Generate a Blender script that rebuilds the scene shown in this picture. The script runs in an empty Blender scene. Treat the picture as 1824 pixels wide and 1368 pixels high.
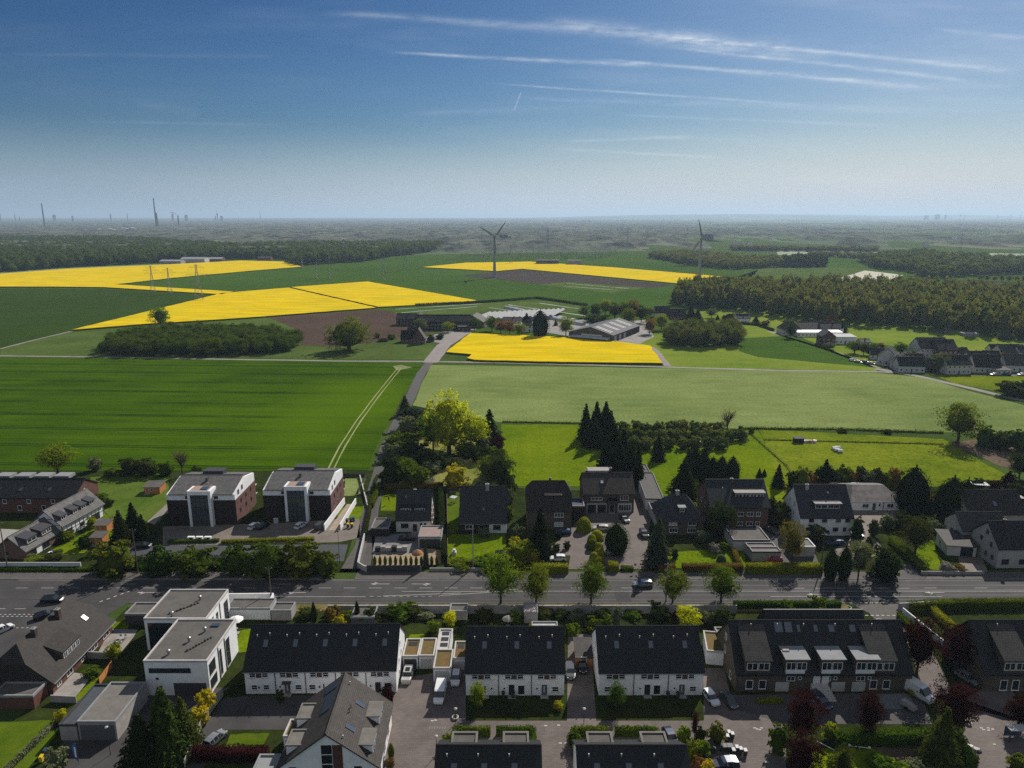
import bpy, math, random
import numpy as np
from mathutils import Vector, Matrix, Euler
R = math.radians
scene = bpy.context.scene
COL = scene.collection
# ---------------------------------------------------------------- camera
CAM_H = 86.0; PITCH = R(13.27); FPX = 1264.0
cam_data = bpy.data.cameras.new('camera'); cam = bpy.data.objects.new('camera', cam_data); COL.objects.link(cam)
cam.location = (0, 0, CAM_H); cam.rotation_euler = (R(90) - PITCH, 0, 0)
cam_data.sensor_width = 36; cam_data.lens = FPX / 1824 * 36
cam_data.clip_start = 1; cam_data.clip_end = 90000
scene.camera = cam
scene.render.resolution_x = 1024; scene.render.resolution_y = 768
# ---------------------------------------------------------------- sun, sky, exposure
SUN_AZ = R(30.0); SUN_EL = R(37.0)
sunvec = Vector((math.sin(SUN_AZ) * math.cos(SUN_EL), math.cos(SUN_AZ) * math.cos(SUN_EL), math.sin(SUN_EL)))
sd = bpy.data.lights.new('sun', 'SUN'); sd.energy = 5.0; sd.angle = R(0.5); sd.color = (1.0, 0.94, 0.85)
sun = bpy.data.objects.new('sun', sd); COL.objects.link(sun)
sun.rotation_euler = (-sunvec).to_track_quat('-Z', 'Y').to_euler(); sun.location = (0, 0, 300)
scene.view_settings.view_transform = 'Standard'; scene.view_settings.look = 'None'
scene.view_settings.gamma = 1; scene.view_settings.exposure = EXPOSURE = 0.17
scene.render.film_transparent = False
cy = scene.cycles
cy.max_bounces = 5; cy.diffuse_bounces = 2; cy.glossy_bounces = 2; cy.transmission_bounces = 2
cy.transparent_max_bounces = 4; cy.volume_bounces = 0; cy.use_denoising = False
cy.sample_clamp_indirect = 4; cy.caustics_reflective = False; cy.caustics_refractive = False
world = bpy.data.worlds.new('World'); scene.world = world; world.use_nodes = True
wt = world.node_tree; wt.nodes.clear()
class NT:
 """tiny helper to write node trees as expressions"""
 def __init__(s, t): s.t = t
 def n(s, kind, **kw):
  o = s.t.nodes.new(kind)
  for k, v in kw.items(): setattr(o, k, v)
  return o
 def put(s, sock, v):
  if hasattr(v, 'is_linked') or isinstance(v, bpy.types.NodeSocket): s.t.links.new(v, sock)
  elif v is not None: sock.default_value = v
 def m(s, op, a, b=None, c=None, clamp=False):
  o = s.n('ShaderNodeMath', operation=op); o.use_clamp = clamp
  for i, v in enumerate((a, b, c)):
   if v is not None: s.put(o.inputs[i], v)
  return o.outputs[0]
 def v(s, op, a, b=None, scale=None):
  o = s.n('ShaderNodeVectorMath', operation=op); s.put(o.inputs[0], a)
  if b is not None: s.put(o.inputs[1], b)
  if scale is not None: s.put(o.inputs[3], scale)
  return o.outputs['Value'] if op in ('DOT_PRODUCT', 'LENGTH', 'DISTANCE') else o.outputs[0]
 def xyz(s, x, y, z=0.0):
  o = s.n('ShaderNodeCombineXYZ')
  for i, q in enumerate((x, y, z)): s.put(o.inputs[i], q)
  return o.outputs[0]
 def sep(s, a):
  o = s.n('ShaderNodeSeparateXYZ'); s.put(o.inputs[0], a); return o.outputs
 def noise(s, vec, scale, detail=3, rough=0.55, out=0, dist=0.0):
  o = s.n('ShaderNodeTexNoise'); s.put(o.inputs['Vector'], vec)
  o.inputs['Scale'].default_value = scale; o.inputs['Detail'].default_value = detail
  o.inputs['Roughness'].default_value = rough; o.inputs['Distortion'].default_value = dist
  return o.outputs[out]
 def ramp(s, fac, stops, interp='LINEAR'):
  o = s.n('ShaderNodeValToRGB'); s.put(o.inputs[0], fac); cr = o.color_ramp; cr.interpolation = interp
  while len(cr.elements) < len(stops): cr.elements.new(0.5)
  for e, (p, c) in zip(cr.elements, stops):
   e.position = p; e.color = (c, c, c, 1) if isinstance(c, (int, float)) else (c[0], c[1], c[2], 1)
  return o.outputs[0]
 def mr(s, v, a, b, c=0.0, d=1.0, smooth=False):
  o = s.n('ShaderNodeMapRange'); o.interpolation_type = 'SMOOTHSTEP' if smooth else 'LINEAR'
  for i, q in enumerate((v, a, b, c, d)): s.put(o.inputs[i], q)
  return o.outputs[0]
 def mix(s, f, a, b, blend='MIX'):
  o = s.n('ShaderNodeMix', data_type='RGBA', blend_type=blend)
  for sock, q in ((o.inputs[0], f), (o.inputs[6], a), (o.inputs[7], b)):
   if isinstance(q, tuple) and len(q) == 3: q = (*q, 1)
   s.put(sock, q)
  return o.outputs[2]
w = NT(wt)
sky = w.n('ShaderNodeTexSky', sky_type='NISHITA'); sky.sun_disc = False
sky.sun_elevation = SUN_EL; sky.sun_rotation = SUN_AZ; sky.altitude = 0; sky.air_density = 1.0; sky.dust_density = 0.6; sky.ozone_density = 3.0
tc = w.n('ShaderNodeTexCoord'); d = w.v('NORMALIZE', tc.outputs['Generated'])
dx, dy, dz = w.sep(d)
dyp = w.m('MAXIMUM', dy, 0.05)
q = w.xyz(w.m('DIVIDE', dx, dyp), w.m('DIVIDE', dz, dyp))
def q_of(px, py):
 u = (px - 912) / FPX; v = (py - 684) / FPX; c, s = math.cos(PITCH), math.sin(PITCH)
 return (u / (c - v * s), -(s + v * c) / (c - v * s))
wob = w.noise(w.v('MULTIPLY', q, (3.0, 9.0, 1)), 1.0, 3, 0.6)
wobc = w.m('SUBTRACT', wob, 0.5)
fib = w.noise(w.v('MULTIPLY', q, (14.0, 90.0, 1)), 1.0, 5, 0.65)
fine = w.noise(w.v('MULTIPLY', q, (60.0, 220.0, 1)), 1.0, 3, 0.6)
total = None
for (x0, y0, x1, y1, wid, st) in [
  (560, 22, 1100, 60, 8, .26), (960, 38, 1330, 82, 15, .34), (1150, 62, 1830, 128, 4.5, .50), (1180, 84, 1760, 146, 4, .50),
  (1000, 50, 1500, 108, 26, .20), (1180, 70, 1420, 92, 14, .32),
  (670, 92, 1180, 118, 4, .50), (1040, 104, 1700, 161, 4.5, .55), (1260, 128, 1640, 156, 12, .15),
  (860, 147, 1460, 189, 2.5, .42), (880, 172, 1680, 200, 7, .16), (1080, 203, 1620, 226, 3, .24),
  (990, 252, 1240, 243, 4, .26), (985, 265, 1290, 281, 3, .34), (140, 216, 520, 223, 3, .09), (-40, 96, 520, 101, 4, .06),
  (1655, 50, 1900, 76, 5, .30), (930, 160, 915, 198, 1.6, .50), (230, 180, 360, 205, 10, .05), (1600, 150, 1824, 150, 10, .12),
  (700, 205, 1100, 188, 9, .10), (1000, 230, 1500, 262, 14, .10)]:
 A = Vector(q_of(x0, y0)); B = Vector(q_of(x1, y1)); L = (B - A).length; tt = (B - A) / L; nn = Vector((-tt.y, tt.x))
 wd = wid * .85 / FPX
 r = w.v('SUBTRACT', q, (A.x, A.y, 0))
 s_ = w.m('DIVIDE', w.v('DOT_PRODUCT', r, (tt.x, tt.y, 0)), L)
 dd = w.v('DOT_PRODUCT', r, (nn.x, nn.y, 0))
 dd = w.m('MULTIPLY_ADD', wobc, wd * 2.6, dd)
 g = w.m('DIVIDE', dd, w.m('MULTIPLY_ADD', s_, wd * 0.5, wd * 0.55))
 g = w.m('POWER', 2.718, w.m('MULTIPLY', w.m('MULTIPLY', g, g), -1.0))
 win = w.m('MULTIPLY', w.mr(s_, 0.0, 0.18, smooth=True), w.mr(s_, 1.0, 0.86, smooth=True))
 a = w.m('MULTIPLY', w.m('MULTIPLY', g, win), st)
 total = a if total is None else w.m('ADD', total, a)
tex = w.mr(w.m('ADD', fib, w.m('MULTIPLY', w.m('SUBTRACT', fine, 0.5), 0.5)), 0.25, 0.72, 0.05, 1.35)
total = w.m('MULTIPLY', total, w.m('MULTIPLY', tex, 0.62))
veil = w.m('MULTIPLY', w.mr(w.noise(w.v('MULTIPLY', q, (2.2, 16.0, 1)), 1.0, 4, 0.6), 0.45, 0.8, smooth=True), w.mr(w.m('ADD', w.sep(q)[0], w.m('MULTIPLY', w.sep(q)[1], 1.0)), -0.25, 0.75, 0.03, 0.20))
total = w.m('ADD', total, veil, clamp=True)
front = w.m('MULTIPLY', total, w.mr(dy, 0.05, 0.2))
SKY_STRENGTH = 0.06
sc_ = w.n('ShaderNodeSeparateColor'); w.put(sc_.inputs[0], sky.outputs[0]); cc_ = w.n('ShaderNodeCombineColor')
for i, (k, g) in enumerate(((1.24, 2.0), (1.02, 1.65), (0.97, 1.4))):
 x = w.m('MINIMUM', w.m('MULTIPLY', sc_.outputs[i], 0.06), 0.85)
 w.put(cc_.inputs[i], w.m('MULTIPLY', w.m('POWER', x, g), k / 0.06))
toward = w.mr(w.v('DOT_PRODUCT', d, (math.sin(SUN_AZ), math.cos(SUN_AZ), 0)), 0.45, 0.98, smooth=True)
low = w.mix(toward, tuple(c / 0.06 for c in (0.29, 0.385, 0.50)), tuple(c / 0.06 for c in (0.47, 0.56, 0.66)))
back = w.m('MULTIPLY', w.mr(dy, 0.40, -0.30, smooth=True), 0.40)  # added pale fill in the unseen sky behind the camera, lifting shaded walls
skyc = w.mix(w.mr(dz, 0.125, -0.005, 0.0, 0.96, smooth=True), cc_.outputs[0], low)
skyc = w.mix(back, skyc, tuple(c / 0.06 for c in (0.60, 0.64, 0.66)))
cloud = w.mix(front, skyc, (12.0, 12.8, 13.6))
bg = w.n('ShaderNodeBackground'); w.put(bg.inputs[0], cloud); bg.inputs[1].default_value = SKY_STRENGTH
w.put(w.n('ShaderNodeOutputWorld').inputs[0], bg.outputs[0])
world.cycles.sampling_method = 'MANUAL'; world.cycles.sample_map_resolution = 512
# ---------------------------------------------------------------- measuring: a photo pixel's place on the level z
CP, SP = math.cos(PITCH), math.sin(PITCH)
def G(px, py, z=0.0):
 u = (px - 912) / FPX; v = (py - 684) / FPX
 dz = -(SP + v * CP); t = (z - CAM_H) / dz
 return Vector((u * t, (CP - v * SP) * t, z))
def G2(px, py, z=0.0):
 p = G(px, py, z); return (p.x, p.y)
def HT(px, py, py_top):
 g = G(px, py); v = (py_top - 684) / FPX
 t = g.y / (CP - v * SP); return CAM_H - (SP + v * CP) * t
def AT(px, y):
 lo, hi = 386.5, 4000
 for _ in range(60):
  mid = (lo + hi) / 2
  if G(px, mid).y > y: lo = mid
  else: hi = mid
 return G(px, mid).x
rnd = random.Random(7)
# ---------------------------------------------------------------- objects
def tag(o, label=None, cat=None, group=None, kind=None):
 if label: o['label'] = label
 if cat: o['category'] = cat
 if group: o['group'] = group
 if kind: o['kind'] = kind
 return o
def thing(name, label, cat, loc=(0, 0, 0), rz=0.0, group=None, scale=None):
 o = bpy.data.objects.new(name, None); COL.objects.link(o); o.location = loc; o.rotation_euler = (0, 0, rz)
 o.empty_display_size = 0.5
 if scale: o.scale = scale
 return tag(o, label, cat, group)
def link(name, me, parent=None, loc=None, rz=0.0, scale=None):
 o = bpy.data.objects.new(name, me); COL.objects.link(o)
 if parent: o.parent = parent
 if loc is not None: o.location = loc
 if rz: o.rotation_euler = (0, 0, rz)
 if scale: o.scale = scale
 return o
def copy_tree(o, parent=None):
 c = o.copy(); COL.objects.link(c); c.parent = parent
 for ch in o.children: copy_tree(ch, c)
 return c
class MB:
 """collects polygons, builds one mesh"""
 def __init__(s): s.v = []; s.f = []; s.mi = []; s.cur = 0
 def poly(s, pts):
  n = len(s.v); s.v += [tuple(p) for p in pts]; s.f.append(tuple(range(n, n + len(pts)))); s.mi.append(s.cur); return s
 def hexa(s, b, t):
  n = len(b); s.poly(list(reversed(b))); s.poly(t)
  for i in range(n):
   j = (i + 1) % n; s.poly((b[i], b[j], t[j], t[i]))
  return s
 def box(s, x0, x1, y0, y1, z0, z1):
  return s.hexa([(x0, y0, z0), (x1, y0, z0), (x1, y1, z0), (x0, y1, z0)], [(x0, y0, z1), (x1, y0, z1), (x1, y1, z1), (x0, y1, z1)])
 def prism(s, pts, z0, z1):
  return s.hexa([(p[0], p[1], z0) for p in pts], [(p[0], p[1], z1) for p in pts])
 def beam(s, a, b, r, n=6, r2=None):
  a = Vector(a); b = Vector(b); d = (b - a).normalized(); up = Vector((0, 0, 1)) if abs(d.z) < .9 else Vector((1, 0, 0))
  x = d.cross(up).normalized(); y = x.cross(d); r2 = r if r2 is None else r2; off = math.pi / n
  ra = [a + (x * math.cos(off + 2 * math.pi * i / n) - y * math.sin(off + 2 * math.pi * i / n)) * r for i in range(n)]
  rb = [b + (x * math.cos(off + 2 * math.pi * i / n) - y * math.sin(off + 2 * math.pi * i / n)) * r2 for i in range(n)]
  s.poly(list(reversed(ra))); s.poly(rb)
  for i in range(n):
   j = (i + 1) % n; s.poly((ra[i], ra[j], rb[j], rb[i]))
  return s
 def lathe(s, prof, n=12, cx=0, cy=0):
  rings = [[(cx + r * math.cos(2 * math.pi * i / n), cy + r * math.sin(2 * math.pi * i / n), z) for i in range(n)] for r, z in prof]
  for a, b in zip(rings, rings[1:]):
   for i in range(n):
    j = (i + 1) % n; s.poly((a[i], a[j], b[j], b[i]))
  if prof[-1][0] > 1e-3: s.poly(rings[-1])
  return s
 def mesh(s, name, mats, smooth=False):
  me = bpy.data.meshes.new(name); me.from_pydata(s.v, [], s.f)
  for m in (mats if isinstance(mats, (list, tuple)) else [mats]): me.materials.append(m)
  if any(s.mi): me.polygons.foreach_set('material_index', s.mi)
  if smooth: me.polygons.foreach_set('use_smooth', [True] * len(s.f))
  me.update(); return me
 def build(s, name, mats, parent=None, loc=None, rz=0.0, smooth=False): return link(name, s.mesh(name, mats, smooth), parent, loc, rz)
# ---------------------------------------------------------------- materials
MATS = {}
def mat(name, color, rough=0.85, spec=0.3, metal=0.0, noise=0.0, nscale=1.0, color2=None, bump=0.0, emit=None, detail=4, objvar=0.0, fine=0.0, fscale=20.0):
 """a noise-mottled surface; objvar varies it from object to object"""
 if name in MATS: return MATS[name]
 m = bpy.data.materials.new(name); m.use_nodes = True; t = m.node_tree; N = NT(t); b = t.nodes['Principled BSDF']
 b.inputs['Roughness'].default_value = rough; b.inputs['Metallic'].default_value = metal; b.inputs['Specular IOR Level'].default_value = spec
 col = (*color, 1)
 if noise or color2 or bump or fine:
  geo = N.n('ShaderNodeNewGeometry').outputs['Position']
  nz = N.noise(geo, nscale, detail, 0.6)
  c2 = color2 or tuple(max(0, c * (1 - noise)) for c in color)
  c1 = color if color2 else tuple(min(1, c * (1 + noise)) for c in color)
  col = N.mix(N.mr(nz, 0.32, 0.68), c2, c1)
  if fine:
   f = N.noise(geo, fscale, 2, 0.7)
   col = N.mix(1.0, col, N.ramp(f, [(0.25, 1 - fine), (0.75, 1 + fine if fine < 0 else 1.0)]), 'MULTIPLY')
  if bump:
   bp = N.n('ShaderNodeBump'); bp.inputs['Strength'].default_value = bump; bp.inputs['Distance'].default_value = 0.05
   N.put(bp.inputs['Height'], N.noise(geo, fscale, 3, 0.6)); N.put(b.inputs['Normal'], bp.outputs[0])
 if objvar:
  r = N.n('ShaderNodeObjectInfo').outputs['Random']
  hs = N.n('ShaderNodeHueSaturation'); N.put(hs.inputs['Value'], N.mr(r, 0, 1, 1 - objvar, 1 + objvar)); N.put(hs.inputs['Color'], col); col = hs.outputs[0]
 N.put(b.inputs['Base Color'], col)
 if emit: b.inputs['Emission Color'].default_value = (*color, 1); b.inputs['Emission Strength'].default_value = emit
 MATS[name] = m; return m
def tiles(name, c1, c2, row=0.34, along=0.24, rough=0.75, mortar=0.45, spec=0.25):
 """rows of roof tiles or bricks in the object's own x / height"""
 if name in MATS: return MATS[name]
 m = bpy.data.materials.new(name); m.use_nodes = True; t = m.node_tree; N = NT(t); b = t.nodes['Principled BSDF']
 b.inputs['Roughness'].default_value = rough; b.inputs['Specular IOR Level'].default_value = spec
 uv = N.n('ShaderNodeUVMap'); uv = uv.outputs[0]
 br = N.n('ShaderNodeTexBrick'); N.put(br.inputs['Vector'], uv); br.inputs['Scale'].default_value = 1.0
 br.inputs['Brick Width'].default_value = along; br.inputs['Row Height'].default_value = row; br.inputs['Mortar Size'].default_value = row * 0.13; br.inputs['Mortar Smooth'].default_value = 0.3
 br.inputs['Color1'].default_value = (*c1, 1); br.inputs['Color2'].default_value = (*c2, 1); br.inputs['Mortar'].default_value = (*[c * mortar for c in c2], 1)
 nz = N.noise(N.n('ShaderNodeNewGeometry').outputs['Position'], 0.7, 4, 0.65)
 col = N.mix(1.0, br.outputs[0], N.ramp(nz, [(0.3, 0.62), (0.7, 1.0)]), 'MULTIPLY')
 N.put(b.inputs['Base Color'], col)
 MATS[name] = m; return m
def leafmat(name, cdark, clight, trans=0.35, hue=0.03, third=None):
 """foliage: every little leaf face its own shade, each tree its own tone, light passing through"""
 if name in MATS: return MATS[name]
 m = bpy.data.materials.new(name); m.use_nodes = True; t = m.node_tree; t.nodes.clear(); N = NT(t)
 geo = N.n('ShaderNodeNewGeometry'); at = N.n('ShaderNodeAttribute', attribute_name='shade')
 oi = N.n('ShaderNodeObjectInfo').outputs['Random']
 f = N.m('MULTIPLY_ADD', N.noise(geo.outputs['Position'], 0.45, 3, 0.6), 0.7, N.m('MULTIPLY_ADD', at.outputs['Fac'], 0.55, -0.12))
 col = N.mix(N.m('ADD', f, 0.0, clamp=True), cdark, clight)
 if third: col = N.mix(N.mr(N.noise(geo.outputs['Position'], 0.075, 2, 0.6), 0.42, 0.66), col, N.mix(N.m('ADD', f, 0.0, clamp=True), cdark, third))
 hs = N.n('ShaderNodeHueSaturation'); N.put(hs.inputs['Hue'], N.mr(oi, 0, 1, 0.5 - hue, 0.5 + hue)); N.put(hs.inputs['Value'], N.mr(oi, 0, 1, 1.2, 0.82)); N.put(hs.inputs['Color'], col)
 dif = N.n('ShaderNodeBsdfDiffuse'); tr = N.n('ShaderNodeBsdfTranslucent'); N.put(dif.inputs[0], hs.outputs[0])
 N.put(tr.inputs[0], N.mix(1.0, hs.outputs[0], (1.15, 1.15, 0.45), 'MULTIPLY'))
 ms = N.n('ShaderNodeMixShader'); ms.inputs[0].default_value = trans
 t.links.new(dif.outputs[0], ms.inputs[1]); t.links.new(tr.outputs[0], ms.inputs[2])
 out = N.n('ShaderNodeOutputMaterial'); t.links.new(ms.outputs[0], out.inputs[0])
 MATS[name] = m; return m
def add_uv(me, scale=1.0):
 """planar uv in metres: u along the horizontal of each face, v up its slope"""
 uvl = me.uv_layers.new(name='UVMap'); data = np.zeros((len(me.loops), 2), np.float32)
 vs = [v.co for v in me.vertices]
 for p in me.polygons:
  n = p.normal; h = Vector((-n.y, n.x, 0)); h = h.normalized() if h.length > 1e-4 else Vector((1, 0, 0)); up = n.cross(h)
  for li in p.loop_indices:
   c = vs[me.loops[li].vertex_index]; data[li] = (c.dot(h), c.dot(up))
 uvl.data.foreach_set('uv', data.ravel()); return me
# ---------------------------------------------------------------- leafy meshes (numpy)
def np_mesh(name, V, F, mats, shade=None, mi=None, smooth=False):
 """V (n,3), F (m,k) equal-sized faces; shade: one value per face"""
 me = bpy.data.meshes.new(name); n, k = F.shape
 me.vertices.add(len(V)); me.vertices.foreach_set('co', V.astype(np.float32).ravel())
 me.loops.add(n * k); me.loops.foreach_set('vertex_index', F.astype(np.int32).ravel())
 me.polygons.add(n); me.polygons.foreach_set('loop_start', (np.arange(n) * k).astype(np.int32))
 for m in mats: me.materials.append(m)
 if mi is not None: me.polygons.foreach_set('material_index', mi.astype(np.int32))
 me.update(calc_edges=True)
 if smooth: me.polygons.foreach_set('use_smooth', np.ones(n, bool))
 if shade is not None:
  a = me.attributes.new('shade', 'FLOAT', 'FACE'); a.data.foreach_set('value', shade.astype(np.float32))
 return me
def quads(rs, P, Nrm, size, spread=0.8):
 """leaf faces at P facing roughly Nrm"""
 n = len(P); d = Nrm + rs.normal(0, spread, (n, 3)); d /= np.linalg.norm(d, axis=1)[:, None] + 1e-9
 a = np.cross(d, rs.normal(0, 1, (n, 3))); a /= np.linalg.norm(a, axis=1)[:, None] + 1e-9; b = np.cross(d, a)
 s = (size * rs.uniform(0.55, 1.3, n))[:, None]; t = s * rs.uniform(0.5, 0.95, n)[:, None]
 V = np.stack([P - a * s - b * t * .3, P + a * s * .2 - b * t, P + a * s + b * t * .3, P - a * s * .2 + b * t], 1).reshape(-1, 3)
 return V, np.arange(n * 4).reshape(-1, 4)
def tube(V, F, a, b, ra, rb, n=5):
 a = np.array(a, float); b = np.array(b, float); d = b - a; d /= np.linalg.norm(d) + 1e-9
 u = np.cross(d, [0.3, 0.9, 0.1]); u /= np.linalg.norm(u); w_ = np.cross(d, u); k = sum(len(x) for x in V)
 ang = np.arange(n) * 2 * np.pi / n; c = np.cos(ang)[:, None] * u + np.sin(ang)[:, None] * w_
 V.append(np.concatenate([a + c * ra, b + c * rb])); i = np.arange(n); j = (i + 1) % n
 F.append(np.stack([k + i, k + j, k + n + j, k + n + i], 1))
def crown_pts(rs, nclump, per, shape, top=1.0, clump=0.22, shell=0.55, drop=0.25):
 """clumps through a unit crown (radius 1, height 0..1) -> points, normals, shade"""
 P = []; Nn = []; S = []
 for i in range(nclump):
  while True:
   c = rs.uniform(-1, 1, 3); rr = np.linalg.norm(c)
   if shell * rs.uniform(.6, 1.1) < rr <= 1: break
  z = (c[2] + 1) / 2
  w_ = shape(z) if shape else 1.0
  hr = math.sqrt(max(1e-6, 1 - c[2] ** 2)); cx, cy_ = (c[0] / hr * w_, c[1] / hr * w_) if shape else (c[0], c[1])
  if shape: k = rs.uniform(.5, 1) ** .5; ang = rs.uniform(0, 6.283); cx, cy_ = math.cos(ang) * w_ * k, math.sin(ang) * w_ * k
  r = clump * rs.uniform(0.7, 1.35); g = rs.normal(0, 1, (per, 3)); g /= np.linalg.norm(g, axis=1)[:, None]
  g[:, 2] = np.where(g[:, 2] < -drop, -g[:, 2] * .5, g[:, 2])
  rad = rs.uniform(.55, 1.0, (per, 1)) ** .5
  p = np.array([cx, cy_, z * 2]) + g * r * rad * np.array([1, 1, .8])
  P.append(p); Nn.append(g + np.array([cx, cy_, z - .5]) * .6); S.append(np.full(per, rs.uniform(0, 1)) * .65 + rs.uniform(0, .35, per))
 P = np.concatenate(P); P[:, 2] /= 2
 return P, np.concatenate(Nn), np.concatenate(S)
# ---------------------------------------------------------------- ground, fields, roads
def rough(poly, step, amp, seed=1):
 r = random.Random(seed); out = []
 for a, b in zip(poly, poly[1:] + poly[:1]):
  a = Vector(a); b = Vector(b); L = (b - a).length; n = max(1, min(90, int(L / step)))
  nn = Vector((-(b - a).y, (b - a).x)) / max(L, 1e-6)
  for i in range(n):
   p = a.lerp(b, i / n); k = 0 if i == 0 else r.uniform(-amp, amp); out.append(tuple(p + nn * k))
 return out
def sheet(name, pts, z, m, kind='structure', px=True, rstep=0, ramp_=0.3, label=None, cat=None, top=None):
 P = [G2(*p) for p in pts] if px else list(pts)
 if rstep: P = rough(P, rstep, ramp_)
 a = sum(P[i][0] * P[(i + 1) % len(P)][1] - P[(i + 1) % len(P)][0] * P[i][1] for i in range(len(P)))
 if a < 0: P.reverse()
 b = MB()
 if top: b.prism(P, z, top)
 else: b.poly([(p[0], p[1], z) for p in P])
 o = b.build(name, m); tag(o, label, cat, kind=kind); return o
def fieldmat(name, c1, c2, big=0.01, mid=0.15, grain=1.6, tram=None, rows=None, streak=None, spot=None, gr=0.45, rough_=0.95):
 m = bpy.data.materials.new(name); m.use_nodes = True; N = NT(m.node_tree); b = m.node_tree.nodes['Principled BSDF']
 b.inputs['Roughness'].default_value = rough_; b.inputs['Specular IOR Level'].default_value = 0.0
 pos = N.n('ShaderNodeNewGeometry').outputs['Position']
 a = N.noise(pos, big, 4, 0.6); c = N.noise(N.v('MULTIPLY', pos, streak or (1, 1, 1)), mid, 4, 0.65)
 f = N.mr(N.m('ADD', N.m('MULTIPLY', a, 0.6), N.m('MULTIPLY', c, 0.4)), 0.36, 0.62)
 col = N.mix(f, c1, c2)
 g = N.noise(pos, grain, 3, 0.75)
 col = N.mix(1.0, col, N.ramp(g, [(0.3, 1 - gr), (0.5, 0.92), (0.72, 1.0)]), 'MULTIPLY')
 x, y, z = N.sep(pos)
 if tram:
  for ang, sp, off, st, sh in tram:
   ca, sa = math.cos(ang), math.sin(ang)
   u = N.m('ADD', N.m('MULTIPLY', x, -sa), N.m('MULTIPLY_ADD', y, ca, off))
   u = N.m('MULTIPLY_ADD', N.noise(pos, 0.02, 2), 1.2, u)
   k = N.m('ABSOLUTE', N.m('SUBTRACT', N.m('ABSOLUTE', N.m('PINGPONG', u, sp / 2)), 1.0))
   line = N.m('MULTIPLY', N.mr(k, 0.65, 0.2, smooth=True), N.mr(N.noise(pos, 0.05, 3), 0.3, 0.55, 0.25, 1.0))
   col = N.mix(N.m('MULTIPLY', line, st), col, sh)
 if spot:
  sx, sy, rx, ry, sc2 = spot; e = N.m('ADD', N.m('POWER', N.m('DIVIDE', N.m('SUBTRACT', x, sx), rx), 2.0), N.m('POWER', N.m('DIVIDE', N.m('SUBTRACT', y, sy), ry), 2.0))
  e = N.m('MULTIPLY_ADD', N.noise(pos, .02, 3), 1.2, e); col = N.mix(N.mr(e, 1.7, .5, 0, .6, smooth=True), col, sc2)
 if rows:
  ang, sp, st = rows; ca, sa = math.cos(ang), math.sin(ang)
  u = N.m('ADD', N.m('MULTIPLY', x, -sa), N.m('MULTIPLY', y, ca))
  col = N.mix(1.0, col, N.ramp(N.m('PINGPONG', u, sp / 2), [(0, 1 - st), (sp / 2, 1.0)] if sp <= 2 else [(0, 1 - st), (1, 1.0)]), 'MULTIPLY')
 N.put(b.inputs['Base Color'], col)
 bp = N.n('ShaderNodeBump'); bp.inputs['Strength'].default_value = 0.5; bp.inputs['Distance'].default_value = 0.25
 N.put(bp.inputs['Height'], g); N.put(b.inputs['Normal'], bp.outputs[0])
 return m
M_ground = fieldmat('ground_grass', (.045, .075, .018), (.075, .115, .025), .02, .2, 1.4)
M_winter = fieldmat('winter_wheat', (.028, .066, .002), (.066, .126, .002), .012, .12, 2.2, spot=(-78, 320, 42, 85, (.085, .150, .002)), tram=[(-0.045, 21.5, 4.0, .95, (.008, .022, .004)), (-0.045, 9.0, 1.0, .5, (.014, .045, .006))], streak=(.2, 1, 1), gr=.45)
M_pale = fieldmat('pale_barley', (.135, .185, .052), (.235, .285, .095), .012, .14, .9, streak=(.3, 1, 1), gr=.5)
M_bright = fieldmat('bright_meadow', (.085, .145, .003), (.165, .22, .006), .03, .25, 1.2, gr=.6)
M_meadow = fieldmat('flower_meadow', (.09, .14, .006), (.20, .235, .014), .03, .25, .9, gr=.6)
M_dark = fieldmat('dark_crop', (.030, .056, .010), (.044, .080, .014), .006, .07, .8, tram=[(0.15, 24, 0, .35, (.02, .04, .012))], gr=.35)
M_dark2 = fieldmat('mid_crop', (.045, .088, .012), (.062, .118, .016), .006, .06, .6, tram=[(0.2, 24, 3, .45, (.02, .05, .012))], gr=.25)
M_roughg = fieldmat('rough_grass', (.06, .095, .022), (.105, .15, .035), .03, .3, 1.6)
M_meadow2 = fieldmat('hay_meadow', (.12, .19, .02), (.21, .26, .035), .012, .1, .8, gr=.3)
M_lawn = fieldmat('lawn', (.06, .105, .006), (.11, .155, .012), .12, .8, 5.0, gr=.35)
M_dry = fieldmat('dry_lawn', (.15, .18, .03), (.30, .27, .09), .05, .5, 4.0, gr=.3)
M_soil = fieldmat('ploughed_soil', (.085, .058, .044), (.115, .08, .062), .02, .2, 1.0, rows=(1.2, 2.0, .25), gr=.3)
M_soil2 = fieldmat('dark_soil', (.055, .047, .042), (.085, .07, .06), .01, .1, .8, gr=.25)
M_earth = fieldmat('bare_earth', (.10, .075, .055), (.19, .14, .10), .2, .8, 4, gr=.3)
M_gard = fieldmat('garden_ground', (.016, .024, .007), (.045, .060, .014), .15, .7, 4.0, gr=.4)
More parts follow.
